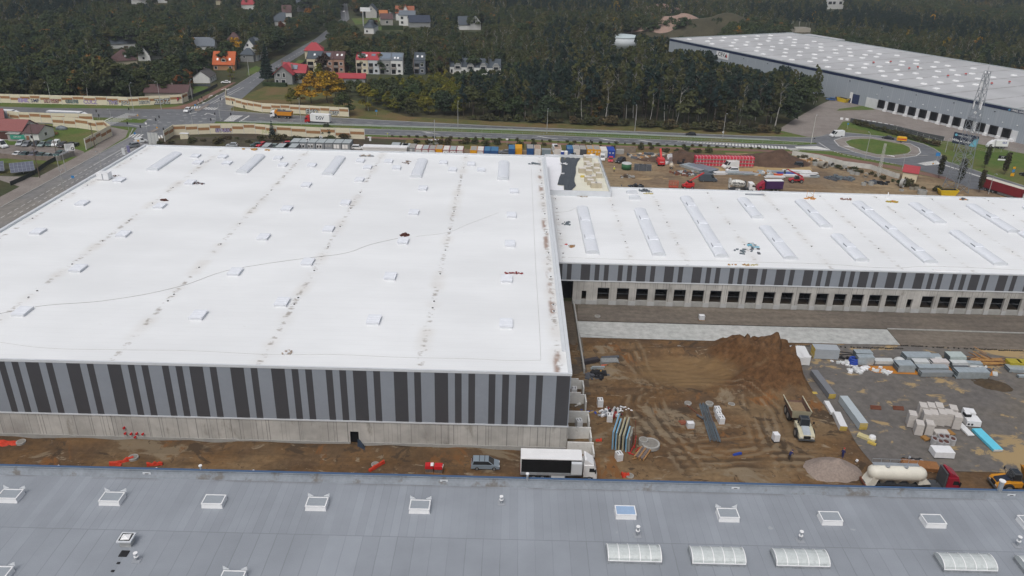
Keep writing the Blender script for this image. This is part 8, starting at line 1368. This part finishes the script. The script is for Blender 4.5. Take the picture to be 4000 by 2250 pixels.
tag(B().box(0,0,0,6.0,.5,.3).build('roof_panel',white),'long white panel lying at the front edge of the lower roof','panel').location = T[3,1](1665,1285,HZ); tag(B().box(0,0,0,5.0,.5,.3).build('roof_panel',grey),'grey channel length at the back of the lower roof','panel').location = T[2,1](2350,520,HZ)
t = thing('wooden_trestle','orange timber frame standing on the back edge of the lower roof','frame',T[3,1](420,545,HZ)); b = B(); [b.tube((x,0,0),(x,0,2.2),.05,n=4) for x in (-.9,.9)]; b.tube((-.9,0,2.0),(.9,0,.6),.05,n=4); b.build('frame',M('orange timber',()),t)
t = thing('vent_mast','white pipe on a flat base at the back of the lower roof','pipe',T[3,1](1200,550,HZ)); B().box(-.5,-.3,0,.5,.3,.15).build('base',white,t); B().tube((0,0,.15),(0,0,1.6),.14,n=8).build('pipe',white,t)
def cable(label,pts,z,m,r=.03):
    cu = bpy.data.curves.new('c','CURVE'); cu.dimensions = '3D'; cu.bevel_depth = r; cu.bevel_resolution = 0; sp = cu.splines.new('BEZIER'); sp.bezier_points.add(len(pts)-1)
    for bp,p in zip(sp.bezier_points,pts): bp.co = (p.x,p.y,z); bp.handle_left_type = bp.handle_right_type = 'AUTO'
    o = bpy.data.objects.new('c',cu); C.objects.link(o); me = bpy.data.meshes.new_from_object(o.evaluated_get(bpy.context.evaluated_depsgraph_get())); bpy.data.objects.remove(o); me.materials.clear(); me.materials.append(m); return tag(link('cable',me),label,'cable')
cabm = M('grey cable',(.20,.19,.18),.7)
cable('thin dark cable crossing the white roof from left to the middle hatch',[T[0,2](-40,280,WZ),T[0,2](340,205,WZ),T[0,2](1100,135,WZ),T[0,2](1800,0,WZ),T[0,1](2270,1285,WZ),T[1,1](0,1228,WZ),T[1,1](470,1160,WZ),T[1,1](920,1100,WZ),T[1,1](1150,1020,WZ),T[1,1](1430,955,WZ)],WZ+.03,cabm,.025); cable('faint cable running on to the upper right of the white roof',[T[1,1](1610,938,WZ),T[1,1](1930,895,WZ),T[1,1](2120,820,WZ),T[1,1](2440,698,WZ)],WZ+.03,M('pale cable',(.45,.44,.43),.7),.02); cable('thin wire along the front edge of the white roof',[T[0,2](0,560,WZ),T[0,2](420,615,WZ),T[0,2](1150,635,WZ),T[0,2](1900,645,WZ),T[1,2](200,685,WZ),T[1,2](760,683,WZ),T[1,2](1470,712,WZ),T[1,2](2200,728,WZ),T[2,2](0,745,WZ),T[2,2](290,740,WZ)],WZ+.03,M('pale cable',()),.02); cable('wire running back along the right side of the white roof',[T[2,2](290,740,WZ),T[2,2](275,390,WZ),T[2,2](250,0,WZ),T[2,1](215,750,WZ),T[2,1](195,260,WZ)],WZ+.03,M('pale cable',()),.02); cable('thin wire along the front edge of the lower roof',[T[2,1](565,1150,HZ),T[2,1](970,1165,HZ),T[2,1](1540,1180,HZ),T[2,1](2130,1185,HZ),T[3,1](0,1200,HZ),T[3,1](560,1215,HZ),T[3,1](1250,1255,HZ),T[3,1](1580,1240,HZ),T[3,1](2560,1275,HZ)],HZ+.03,M('pale cable',()),.025); cable('curling wire at the left of the lower roof',[T[2,1](430,695,HZ),T[2,1](560,685,HZ),T[2,1](640,650,HZ)],HZ+.03,M('pale cable',()),.02); cable('black hose lying across the wall end of the dock yard',[s1(330,30),s1(700,70),s1(1000,95)],.17,cabm)
# ---------------- people ----------------
def person(label,p,rz,top,legs,head,hat,pose='stand',scale=1.):
    """one skinned body; pose: stand, walk, bend"""
    bend = pose == 'bend'; f = .55 if bend else 0.; wk = .22 if pose == 'walk' else .06
    V = [((0,0,.92),.15),((.02+f*.35,0,1.18-f*.12),.16),((.04+f*.75,0,1.42-f*.42),.17),((.06+f*.9,0,1.52-f*.5),.075),((.08+f*1.0,0,1.62-f*.6),.10),((.09+f*1.08,0,1.74-f*.66),.085),
         ((0,.10,.86),.12),((wk,.11,.48),.075),((wk*.9-.05,.11,.08),.05),((wk*.9+.14,.11,.04),.045),((0,-.10,.86),.12),((-wk*.6+.05,-.11,.48),.075),((-wk-.03,-.11,.08),.05),((-wk+.15,-.11,.04),.045),
         ((.04+f*.75,.22,1.40-f*.42),.075),((.02+f*.9,.29,1.12-f*.5),.055),((.16+f*.9,.27,.90-f*.35),.04),((.22+f*.9,.26,.83-f*.35),.035),((.04+f*.75,-.22,1.40-f*.42),.075),((.06+f*.9,-.29,1.12-f*.5),.055),((.24+f*.9,-.26,.94-f*.35),.04),((.30+f*.9,-.25,.88-f*.35),.035)]
    E = [(0,1),(1,2),(2,3),(3,4),(4,5),(0,6),(6,7),(7,8),(8,9),(0,10),(10,11),(11,12),(12,13),(2,14),(14,15),(15,16),(16,17),(2,18),(18,19),(19,20),(20,21)]
    me = bpy.data.meshes.new('body'); me.from_pydata([v for v,_ in V],E,[]); o = bpy.data.objects.new('body',me); C.objects.link(o); o.modifiers.new('skin','SKIN'); ss = o.modifiers.new('sub','SUBSURF'); ss.levels = ss.render_levels = 1
    for sv,(_,r) in zip(me.skin_vertices[0].data,V): sv.radius = (r,r)
    me.skin_vertices[0].data[0].use_root = True
    m2 = bpy.data.meshes.new_from_object(o.evaluated_get(bpy.context.evaluated_depsgraph_get())); bpy.data.objects.remove(o)
    skin = M('skin',(.42,.24,.17),.6,.08); m2.materials.clear(); [m2.materials.append(m) for m in (top,legs,skin,black)]
    for pl in m2.polygons:
        c = pl.center; z = c.z+(f*.0); hd = (c-Vector((.085+f*1.04,0,1.68-f*.63))).length < .17; hand = abs(c.y) > .2 and c.z < (.95-f*.35)
        pl.material_index = 2 if hd or hand else (3 if c.z < .12 else (1 if c.z < .9 and abs(c.y) < .26 and c.x < .35+f*.3 and c.z < .9-f*.0 else 0)); pl.use_smooth = True
    t = thing('person',label,'person',p,rz); link('body',m2,t); hx,hz = .09+f*1.08,1.80-f*.69
    b = B(); b.lathe([(.13,-.03),(.125,.04),(.08,.10),(.01,.12)],12,(hx,0,hz)); b.hexa([(hx+.05,-.09,hz-.02),(hx+.19,-.07,hz-.03),(hx+.19,.07,hz-.03),(hx+.05,.09,hz-.02),(hx+.05,-.09,hz+.0),(hx+.19,-.07,hz-.015),(hx+.19,.07,hz-.015),(hx+.05,.09,hz+.0)]); b.build(head,hat,t,True); t.scale = (scale,)*3; return t
navyc = M('navy workwear',(.02,.025,.10),.9,.15,3); hivis = M('hi vis vest',(.62,.70,.05),.7,.1,3); darkc = M('dark trousers',(.03,.032,.04),.9)
t = person('person in yellow vest and white helmet walking on the storage yard',ye(2055,985),-2.4,hivis,darkc,'helmet',white,'walk'); person('person in blue work clothes and red and white cap walking towards the asphalt',T[3,3](745,255),.9,navyc,navyc,'cap',red,'walk'); person('person in dark blue bending down over the dug earth',s3(2225,1210),.8,navyc,darkc,'cap',navyc,'bend')
# ---------------- road furniture ----------------
polem = M('grey pole',(.40,.41,.41),.6,.1,1); polew = M('pale pole',(.58,.58,.55),.6); polel = M('wooden pole',(.13,.10,.08),.9,.2,2)
def lamp(label,p,h=10.3,arm=1.6,rz=PI/2,m=None,grp=None,name='street_lamp'):
    t = thing(name,label,'street lamp',p,rz,grp); m = m or polem; b = B(); b.tube((0,0,0),(0,0,h*.5),.11,.09,7); b.tube((0,0,h*.5),(0,0,h-.7),.09,.06,7); b.tube((0,0,h-.7),(.35,0,h-.15),.05,n=5); b.tube((.35,0,h-.15),(arm,0,h),.045,n=5); b.build('pole',m,t); B().box(arm-.1,-.13,h-.06,arm+.65,.13,h+.1,taper=.02).build('lamp_head',steel,t); return t
for k,(fn,x,y,h,lab) in enumerate(((T[2,0],350,1345,10.3,'street lamp on the median in front of the dark pines'),(T[2,0],1235,1320,10.3,'street lamp on the median in front of the pale birch trunks'),(T[2,0],2118,1400,10.5,'street lamp on the median near the far right of the wood'),(T[1,0],2032,1305,11.0,'street lamp on the median behind the small cabin row'),(T[1,0],455,1260,11,'street lamp on the median by the red cabbed lorry'),(T[1,0],1130,1115,7,'thin lamp at the wood edge past the far barrier end'),(T[0,0],520,1045,9.5,'street lamp in front of the left part of the graffiti barrier'),(T[0,0],1345,1120,11.5,'street lamp by the zebra crossing left of the junction'),(T[0,0],1625,1105,12,'tall lamp in front of the silver graffiti'),(T[0,0],1935,1000,8.5,'curved lamp behind the end of the graffiti barrier'),(T[0,0],1130,1260,6.5,'arched signal gantry lamp over the left approach'),(jb,1860,685,9,'dark lamp beside the far zebra crossing'),(jb,1300,750,5,'post with plate on the near kerb of the junction'),(lot,1660,1290,6.5,'lamp on the verge of the side road, nearer the workshop'),(lot,1500,1280,6,'thin lamp left of the workshop banner pole'),(T[0,1],645,475,6.0,'lamp beside the left roof edge'),(T[0,1],1022,262,6.2,'lamp beside the left roof edge further back'),(yg,1950,745,10,'thin lamp in front of the roundabout island'),(yh,990,590,5.5,'slim lamp on the lawn below the blue billboard'),(yh,125,930,5,'thin lamp behind the red roofed hut'),(yh,1860,1430,7,'thin lamp in front of the red trailer'))): lamp(lab,fn(x,y),h,1.5 if h > 8 else 1.0,(PI/2 if k % 2 else -PI/2))
lamp('thick white lamp post on the splitter island at the roundabout',yg(862,425),11.2,1.2,PI/3,polew)
def post(name,label,p,h,cat,plates,r=.05,m=None,rz=0.):
    """plates: (z, kind, colour, size)"""
    t = thing(name,label,cat,p,rz); B().tube((0,0,0),(0,0,h),r,n=6).build('pole',m or polem,t)
    for z,kd,col,s in plates:
        b = B()
        if kd == 'disc': b.lathe([(s/2,-.03),(s/2,.0)],14,(0,-r-.02,z),axis='y')
        elif kd == 'box': b.box(-s/2,-r-.25,z-s*1.4,s/2,-r,z+s*1.4)
        else: b.box(-s/2,-r-.04,z-s*.4,s/2,-r-.01,z+s*.4)
        b.build('signal_head' if kd == 'box' else 'plate',col,t)
    return t
bluep = paint('road sign blue',(.04,.22,.50))
for x,y,h,lab,pl in ((1000,690,4.5,'black traffic signal at the left stop line',0),(2016,700,3,'low traffic signal beside the left stop line',0),):
    post('traffic_signal',lab,ja(x if x > 1500 else x+980,y),h,'traffic signal',[(h-.4,'box',black,.34)])
for x,y,h,lab in ((1440,440,4.2,'twin signal on the far traffic island'),(1512,375,4,'signal at the far end of the traffic island'),(1880,380,3.5,'signal behind the far right zebra crossing'),(2090,690,3.4,'signal post in the right carriageway crossing'),(1680,735,2.0,'low signal on the median nose'),(1770,690,3.5,'dark post on the median nose'),(290,1015,4.5,'signal on the near traffic island'),(640,660,1.6,'dark backing board seen over the junction'),(585,800,3.2,'signal at the near island tip'),(725,900,1.5,'low signal beside the near barrier corner'),(30,940,4.5,'signal on the left near corner'),(1165,300,3.6,'signal at the end of the graffiti barrier'),(1130,320,3.0,'lower signal at the end of the graffiti barrier'),(2340,440,1.4,'dark signal in front of the far right barrier'),(2130,500,4.3,'signal with arm at the far right barrier'),(45,590,3.5,'signal near the left zebra crossing')):
    post('traffic_signal',lab,jb(x,y),h,'traffic signal',[(h-.35,'box',black,.36)])
for p,h,lab,pl in ((jb(1370,475),2.6,'blue arrow sign with yellow foot on the far traffic island',[(2.4,'disc',bluep,.8),(.6,'plate',yellow,.45)]),(jb(160,1050),2.4,'blue arrow sign on the side road island',[(2.2,'disc',bluep,.75)]),(jb(400,960),4.6,'round sign with red rim beside the near island',[(4.3,'disc',sgn,.75)]),(jb(590,850),1.5,'yellow bollard at the tip of the near island',[(.7,'plate',yellow,.55)]),(jb(200,600),2.0,'yellow bollard on the left island',[(.7,'plate',yellow,.55)]),(jb(225,1180),2.2,'yellow and red works sign beside the white van',[(1.8,'plate',yellow,.7),(.9,'disc',red,.6)]),(jb(1900,380),3.0,'round white sign behind the far crossing',[(2.9,'disc',sgn,.7)]),(jc(2425,265),2.2,'blue sign at the wood edge',[(2.0,'plate',bluep,.9)]),(ye(1580,430),1.6,'small black sign among the verge bushes',[(1.4,'disc',black,.5)]),(yg(925,370),1.5,'dark round sign on the splitter island',[(1.2,'disc',black,.5)]),(yg(1590,125),2.6,'blue arrow sign at the roundabout entry',[(2.3,'disc',bluep,.8)]),(jd(2475,870),2.6,'white sign on a thin post behind the blue containers',[(2.5,'plate',sgn,.9)]),(jd(75,710),1.8,'small yellow marker post by the footpath',[(1.6,'plate',M('hi vis vest',()),.4)]),(T[0,1](748,410),2.6,'blue lane sign beside the side road',[(2.3,'plate',bluep,.95)]),(yf(1665,245),1.5,'pair of white marker plates on the carriageway edge',[(1.2,'plate',sgn,.7)]),(yh(735,860),1.6,'yellow bollard on the splitter nose',[(.8,'plate',yellow,.55)])): post('road_sign',lab,p,h,'road sign',pl)
t = post('direction_sign','blue direction sign on a tall post at the right splitter',yh(785,870),4.6,'road sign',[(4.4,'plate',bluep,1.6)])
t = post('works_sign','yellow blue works signs stacked on a post on the right lawn',yh(2330,1075),3.4,'road sign',[(3.1,'plate',yellow,.9),(2.0,'disc',bluep,1.0),(.6,'plate',yellow,1.3)])
for p,h,lab in ((lot(1000,1440),9.5,'dark concrete pole with white insulators by the lawn'),(lot(885,710),9.5,'wooden pole standing among the parked cars'),(lot(1410,800),5.5,'short wooden pole beside the green off road car'),(lot(2390,690),9.0,'brown wooden pole in front of the barrier corner'),(F9(445,750),9,'wooden pole by the white parked car on the village road'),(F9(490,720),9,'second wooden pole by the village road'),(F9(703,640),8,'black pole beside the grey rendered house'),(jd(1020,830),9,'grey pylon pole between cabins and footpath')): t = thing('utility_pole',lab,'pole',p); B().tube((0,0,0),(0,0,h),.15,.10,7).build('pole',polel if 'grey' not in lab else polem,t); B().box(-.7,-.05,h-.5,.7,.05,h-.38).build('crossarm',polel,t)
# billboards, banners, solar arrays, fences
t = thing('billboard','dark blue billboard with white lettering and cyan corner beside the tower','billboard',yh(1080,560),heading(yh(1080,400),yh(1480,480))); b = B(); b.box(0,-.1,3.2,9.0,.1,7.4); b.build('board',M('board navy',(.022,.032,.062),.5,.05),t); b = B(); b.prof([(6.3,3.25),(9.0,3.25),(9.0,6.6),(7.6,5.9)],-.13,-.101); b.build('panel',paint('board cyan',(.16,.48,.62)),t); [B().tube((x,.15,0),(x,.15,7),.14,n=6).build('post',steel,t) for x in (1.5,7.5)]
text('UNIQ LOGISTIC',.72,'lettering',white,t,(4.2,-.115,6.4),(PI/2,0,0),.01,bold=.01); text('Wita w Łodzi',1.25,'lettering',white,t,(3.3,-.115,4.5),(PI/2,0,0),.01,bold=.03); B().lathe([(.5,-.13),(.5,-.101)],14,(.9,0,6.5),axis='y').build('logo',paint('board cyan',()),t)
t = thing('gate_sign','small black gate sign on white foot on the right lawn','sign',yh(2120,770),-.1); B().box(-1.4,-.1,.9,1.4,.1,2.1).build('board',black,t); B().box(-1.4,-.1,.3,1.4,.1,.898).build('foot',white,t); text('Y7',1.0,'lettering',white,t,(0,-.115,1.5),(PI/2,0,0),.01)
t = thing('tyre_sign','white board with text lines and tyre picture above the workshop fence','sign',lot(1790,880),.45); [B().box(x,-.06,0,x+.1,.06,2.2).build('post',polem,t) for x in (-1.2,1.1)]; B().box(-1.5,-.05,1.6,1.5,.05,4.0).build('board',sgn,t); [B().box(-1.2,-.065,3.6-k*.35,.9-.3*k,-.051,3.72-k*.35).build('text_line',M('sign grey',(.2,.2,.22),.6),t) for k in range(4)]; B().lathe([(.5,-.07),(.5,-.052)],18,(.85,0,2.3),axis='y').build('tyre_picture',black,t); B().lathe([(.28,-.085),(.28,-.071)],14,(.85,0,2.3),axis='y').build('tyre_picture',sgn,t)
a,c = lot(1530,1000),lot(1750,900); t = thing('workshop_banner','white banner with black workshop lettering on the brick fence','banner',(a.x,a.y,0),heading(a,c)); Lb = (c-a).length; B().box(0,-.05,.7,Lb,.05,2.0).build('cloth',sgn,t); text('WULKANIZACJA',Lb/8.6,'lettering',black,t,(Lb*.52,-.065,1.3),(PI/2,0,0),.006,bold=.02)
def wallrun(name,label,cat,pts,h,m,w=.25):
    b = B(); [wall_seg(b,a,c,h,w) for a,c in zip(pts,pts[1:])]; return tag(b.build(name,m),label,cat)
brickw = M('old brick wall',(.20,.16,.14),.9,.25,1.2,local=False); wallrun('brick_wall','old brown brick wall in front of the lower car row','wall',[lot(-60,930),lot(500,985),lot(1420,1020)],1.5,brickw); wallrun('brick_wall','grey brick garden wall running to the gate post','wall',[lot(1420,1030),lot(1540,1010),lot(1880,880)],1.7,M('grey brick',(.26,.24,.22),.9,.2,1.2))
def fence(label,pts,h,m,step=2.5,name='fence',bars=True):
    t = thing(name,label,'fence',(pts[0].x,pts[0].y,0)); o = Vector((pts[0].x,pts[0].y,0)); b = B(); g = B()
    for a,c in zip(pts,pts[1:]):
        a,c = a-o,c-o; n = max(1,int((c-a).length/step))
        for i in range(n): p = a.lerp(c,i/n); b.box(p.x-.05,p.y-.05,0,p.x+.05,p.y+.05,h)
        if bars: wall_seg(g,a,c,h-.08,.03,0,.12) if bars == 'solid' else [g.tube(a+Vector((0,0,z)),c+Vector((0,0,z)),.025,n=4) for z in (.25,h*.5,h-.1)]
    b.build('posts',m,t)
    if bars: g.build('panels',m,t)
fence('dark fence between the lawn and the side road',[lot(870,1380),lot(1210,1130),lot(1440,1010)],1.6,M('dark fence',(.035,.04,.038),.7),2.2,'garden_fence','solid'); fence('dark fence at the far side of the garden drive',[T[0,1](110,430),T[0,1](250,370),T[0,1](345,320)],1.5,M('dark fence',()),2,'garden_fence','solid'); fence('dark plank fence along the village road below the bungalow',[t00(1900,1000),t00(2100,920),t00(2190,870)],1.6,M('dark fence',()),2.2,'plank_fence','solid'); fence('dark fence in front of the white bungalow',[t00(1945,868),t00(2120,872)],1.3,M('slate fence',(.08,.09,.10),.8),2,'garden_fence','solid'); fence('dark plank fence beside the red roofed villa garden',[t10(435,690),t10(520,620)],1.8,M('brown plank',(.05,.035,.03),.9),2,'plank_fence','solid')
fence('wire mesh fence along the far hall access court',[yg(1700,-20),yg(2200,60),yh(0,160),yh(300,230),yh(900,430),yh(1400,500),yh(1800,590),yh(2576,600)],1.8,M('mesh steel',(.32,.34,.33),.6),3.0); fence('low steel guard rail on the median of the dual carriageway',[Vector((-110,315.0,0)),Vector((-52,314.2,0)),Vector((0,313.9,0)),Vector((52,311.7,0)),Vector((103,308.8,0))],.8,M('rail steel',(.50,.54,.55),.45,.1,1,.4),4,'guard_rail','solid'); fence('second guard rail on the near side of the median',[Vector((-52,311.0,0)),Vector((0,309.6,0)),Vector((51,307.3,0)),Vector((115,304.4,0))],.7,M('rail green',(.28,.34,.30),.6),4,'guard_rail')
wallrun('ramp_wall','dark retaining wall with striped edge along the far dock ramp','wall',[yg(1650,-10),yh(0,150),yh(500,280),yh(950,370)],1.9,M('ramp wall',(.07,.075,.08),.9,.2),.5)
b = B(); pts = [yg(1450,-70),yg(2100,0),yh(0,95),yh(1000,365)]
for a,c in zip(pts,pts[1:]):
    n = int((c-a).length/2.2)
    for i in range(n): wall_seg(b,a.lerp(c,i/n),a.lerp(c,(i+.55)/n),.85,.55)
tag(b.build('barrier_blocks',white),'row of white concrete barrier blocks along the far dock court','barrier blocks',kind='stuff')
def solar(label,p,rz):
    t = thing('solar_array',label,'solar array',p,rz); b = B(); b.hexa([(-4,-2.6,1.2),(4,-2.6,1.2),(4,2.6,3.6),(-4,2.6,3.6),(-4,-2.6,1.3),(4,-2.6,1.3),(4,2.6,3.7),(-4,2.6,3.7)]); b.build('panels',M('array panel',(.11,.12,.16),.2,.1,1,spec=.5),t); b = B()
    for i in range(7): x = -4+8*i/6; b.hexa([(x-.03,-2.6,1.305),(x+.03,-2.6,1.305),(x+.03,2.6,3.705),(x-.03,2.6,3.705),(x-.03,-2.6,1.33),(x+.03,-2.6,1.33),(x+.03,2.6,3.73),(x-.03,2.6,3.73)])
    for v in (0,.333,.667,1): y,z = -2.6+5.2*v,1.305+2.4*v; b.hexa([(-4,y-.03,z),(4,y-.03,z),(4,y+.03,z+.01),(-4,y+.03,z+.01),(-4,y-.03,z+.03),(4,y-.03,z+.03),(4,y+.03,z+.04),(-4,y+.03,z+.04)])
    b.build('panel_frame',steel,t); B().tube((0,0,0),(0,0,2.4),.12,n=6).build('post',steel,t); t.scale = (.82,)*3
solar('square solar array on a post in the garden by the side road',lot(590,1330),.55); solar('solar array cut by the left edge',lot(-170,1330),.5)
t = thing('tarp_heap','white and black foil covered heap on the lawn by the cream barrier','tarpaulin',ja(1240,850)); B().lathe([(2.4,0),(2.0,.8),(1.0,1.3),(.1,1.5)],14).build('cover',M('striped foil',(.13,.15,.17),.5,.6,.9),t,True); t.scale = (1,.6,1); blobs('log_heap','brown stump heap beside the white workshop annex','logs',lot(1340,350),9,(.8,.5),1.2,[soil,wood],91)
t = thing('glass_booth','tall metal framed white gate panels by the junction','gate',jb(520,1150)); [B().box(-1.8+1.25*k,-.05,0,-.65+1.25*k,.05,4.2).build('panel',foil,t) for k in range(3)]; b = B(); [b.box(-1.85+1.25*k,-.1,0,-1.75+1.25*k,.1,4.4) for k in range(4)]; b.build('frame',steel,t)
for p,m,lab in ((T[0,1](1250,130),trim,'pale roadside flag board left of the violet one'),(T[0,1](1300,105),M('violet board',(.18,.18,.32),.6),'violet roadside flag board behind the parapet')): t = thing('roadside_banner',lab,'banner',p); B().box(-.5,-.05,.5,.5,.05,2.9).build('cloth',m,t); B().tube((-.55,0,0),(-.55,0,3.0),.06,n=6).build('pole',polem,t)
t = thing('far_billboard','white billboard on a tall post beside the far village road','billboard',t10(1082,262)); B().tube((0,0,0),(0,0,11),.5,n=8).build('post',polem,t); B().box(-2,-.4,11.0,6,.4,14).build('board',sgn,t)
b = B(); tag(B().box(-3.2,-.2,0,3.2,.2,2.0).build('wall_piece',M('pale old wall',(.44,.41,.36),.9,.15)),'pale old outbuilding wall between the left trees','wall').location = t00(1560,850)
wallrun('hedge_wall','row of small dark clipped conifers with white posts beyond the pavilion','hedge',[t10(1265,300),t10(1480,302)],3.2,L_hedge,3); wallrun('hedge','clipped dark hedge in front of the red roofed villa','hedge',[t10(75,862),t10(310,872)],1.7,L_hedge,2.2)
# verge bushes in front of the footpath, brush by the cabins, weeds along walls
q = random.Random(77)
SG = [('low verge bush between the footpath and the dual carriageway','bushes along the footpath verge'),('dark scrub between footpath and storage yard','scrub along the storage yard'),('weedy shrub along the white slab wall','shrubs along the white slab wall'),('autumn scrub in front of the near cream barrier','scrub in front of the near barrier'),('young hedge conifer along the far dock ramp','hedge plants along the far dock ramp')]
for i in range(46): x = -46+i*3.2; y = 298.7-max(0,x+50)*.024-max(0,x-95)*.25+q.uniform(-.4,.4); tree('shrub%d' % q.randrange(3),(x,y),q.uniform(.7,1.3),*SG[0])
for i in range(26): x = -36+i*4.4+q.uniform(-1,1); tree('shrub%d' % q.randrange(3),(x,290.2+q.uniform(-2,2)-max(0,x+36)*.02),q.uniform(1.2,2.6),*SG[1])
for i in range(16): p = yg(560,690).lerp(yh(0,1180),i/15); tree('shrub%d' % q.randrange(3),(p.x+q.uniform(-1,1),p.y-1+q.uniform(-1.5,1)),q.uniform(1,2.2),*SG[2])
for i in range(18): p = jb(780,1120).lerp(jc(1850,720),i/17); tree('shrub%d' % q.randrange(3),(p.x+q.uniform(-2,2),p.y-1.5+q.uniform(-3,.5)),q.uniform(1.2,3),*SG[3])
for i in range(26): p = yg(1760,30).lerp(yh(800,460),i/25); tree('shrub%d' % q.randrange(3),(p.x,p.y+q.uniform(-.4,.4)),q.uniform(1.6,2.4),*SG[4])
for i in range(10): p = yh(0,1230).lerp(yh(900,1400),i/9); tree('shrub%d' % q.randrange(3),(p.x+q.uniform(-2,2),p.y+q.uniform(-2,2)),q.uniform(1.2,2.8),'rough shrub at the foot of the lattice tower','shrubs at the foot of the lattice tower')
# ---------------- haze ----------------
hz_ = bpy.data.materials.new('haze'); hz_.use_nodes = True; nt = hz_.node_tree; nt.nodes.remove(nt.nodes['Principled BSDF']); pv = nt.nodes.new('ShaderNodeVolumePrincipled'); pv.inputs['Color'].default_value = (.80,.88,1,1); pv.inputs['Density'].default_value = HAZE; pv.inputs['Anisotropy'].default_value = .0; nt.links.new(pv.outputs[0],nt.nodes['Material Output'].inputs['Volume'])
if HAZE > 0: o = B().box(-2200,-700,-1.2,2200,2400,79).build('haze',hz_); o['kind'] = 'stuff'
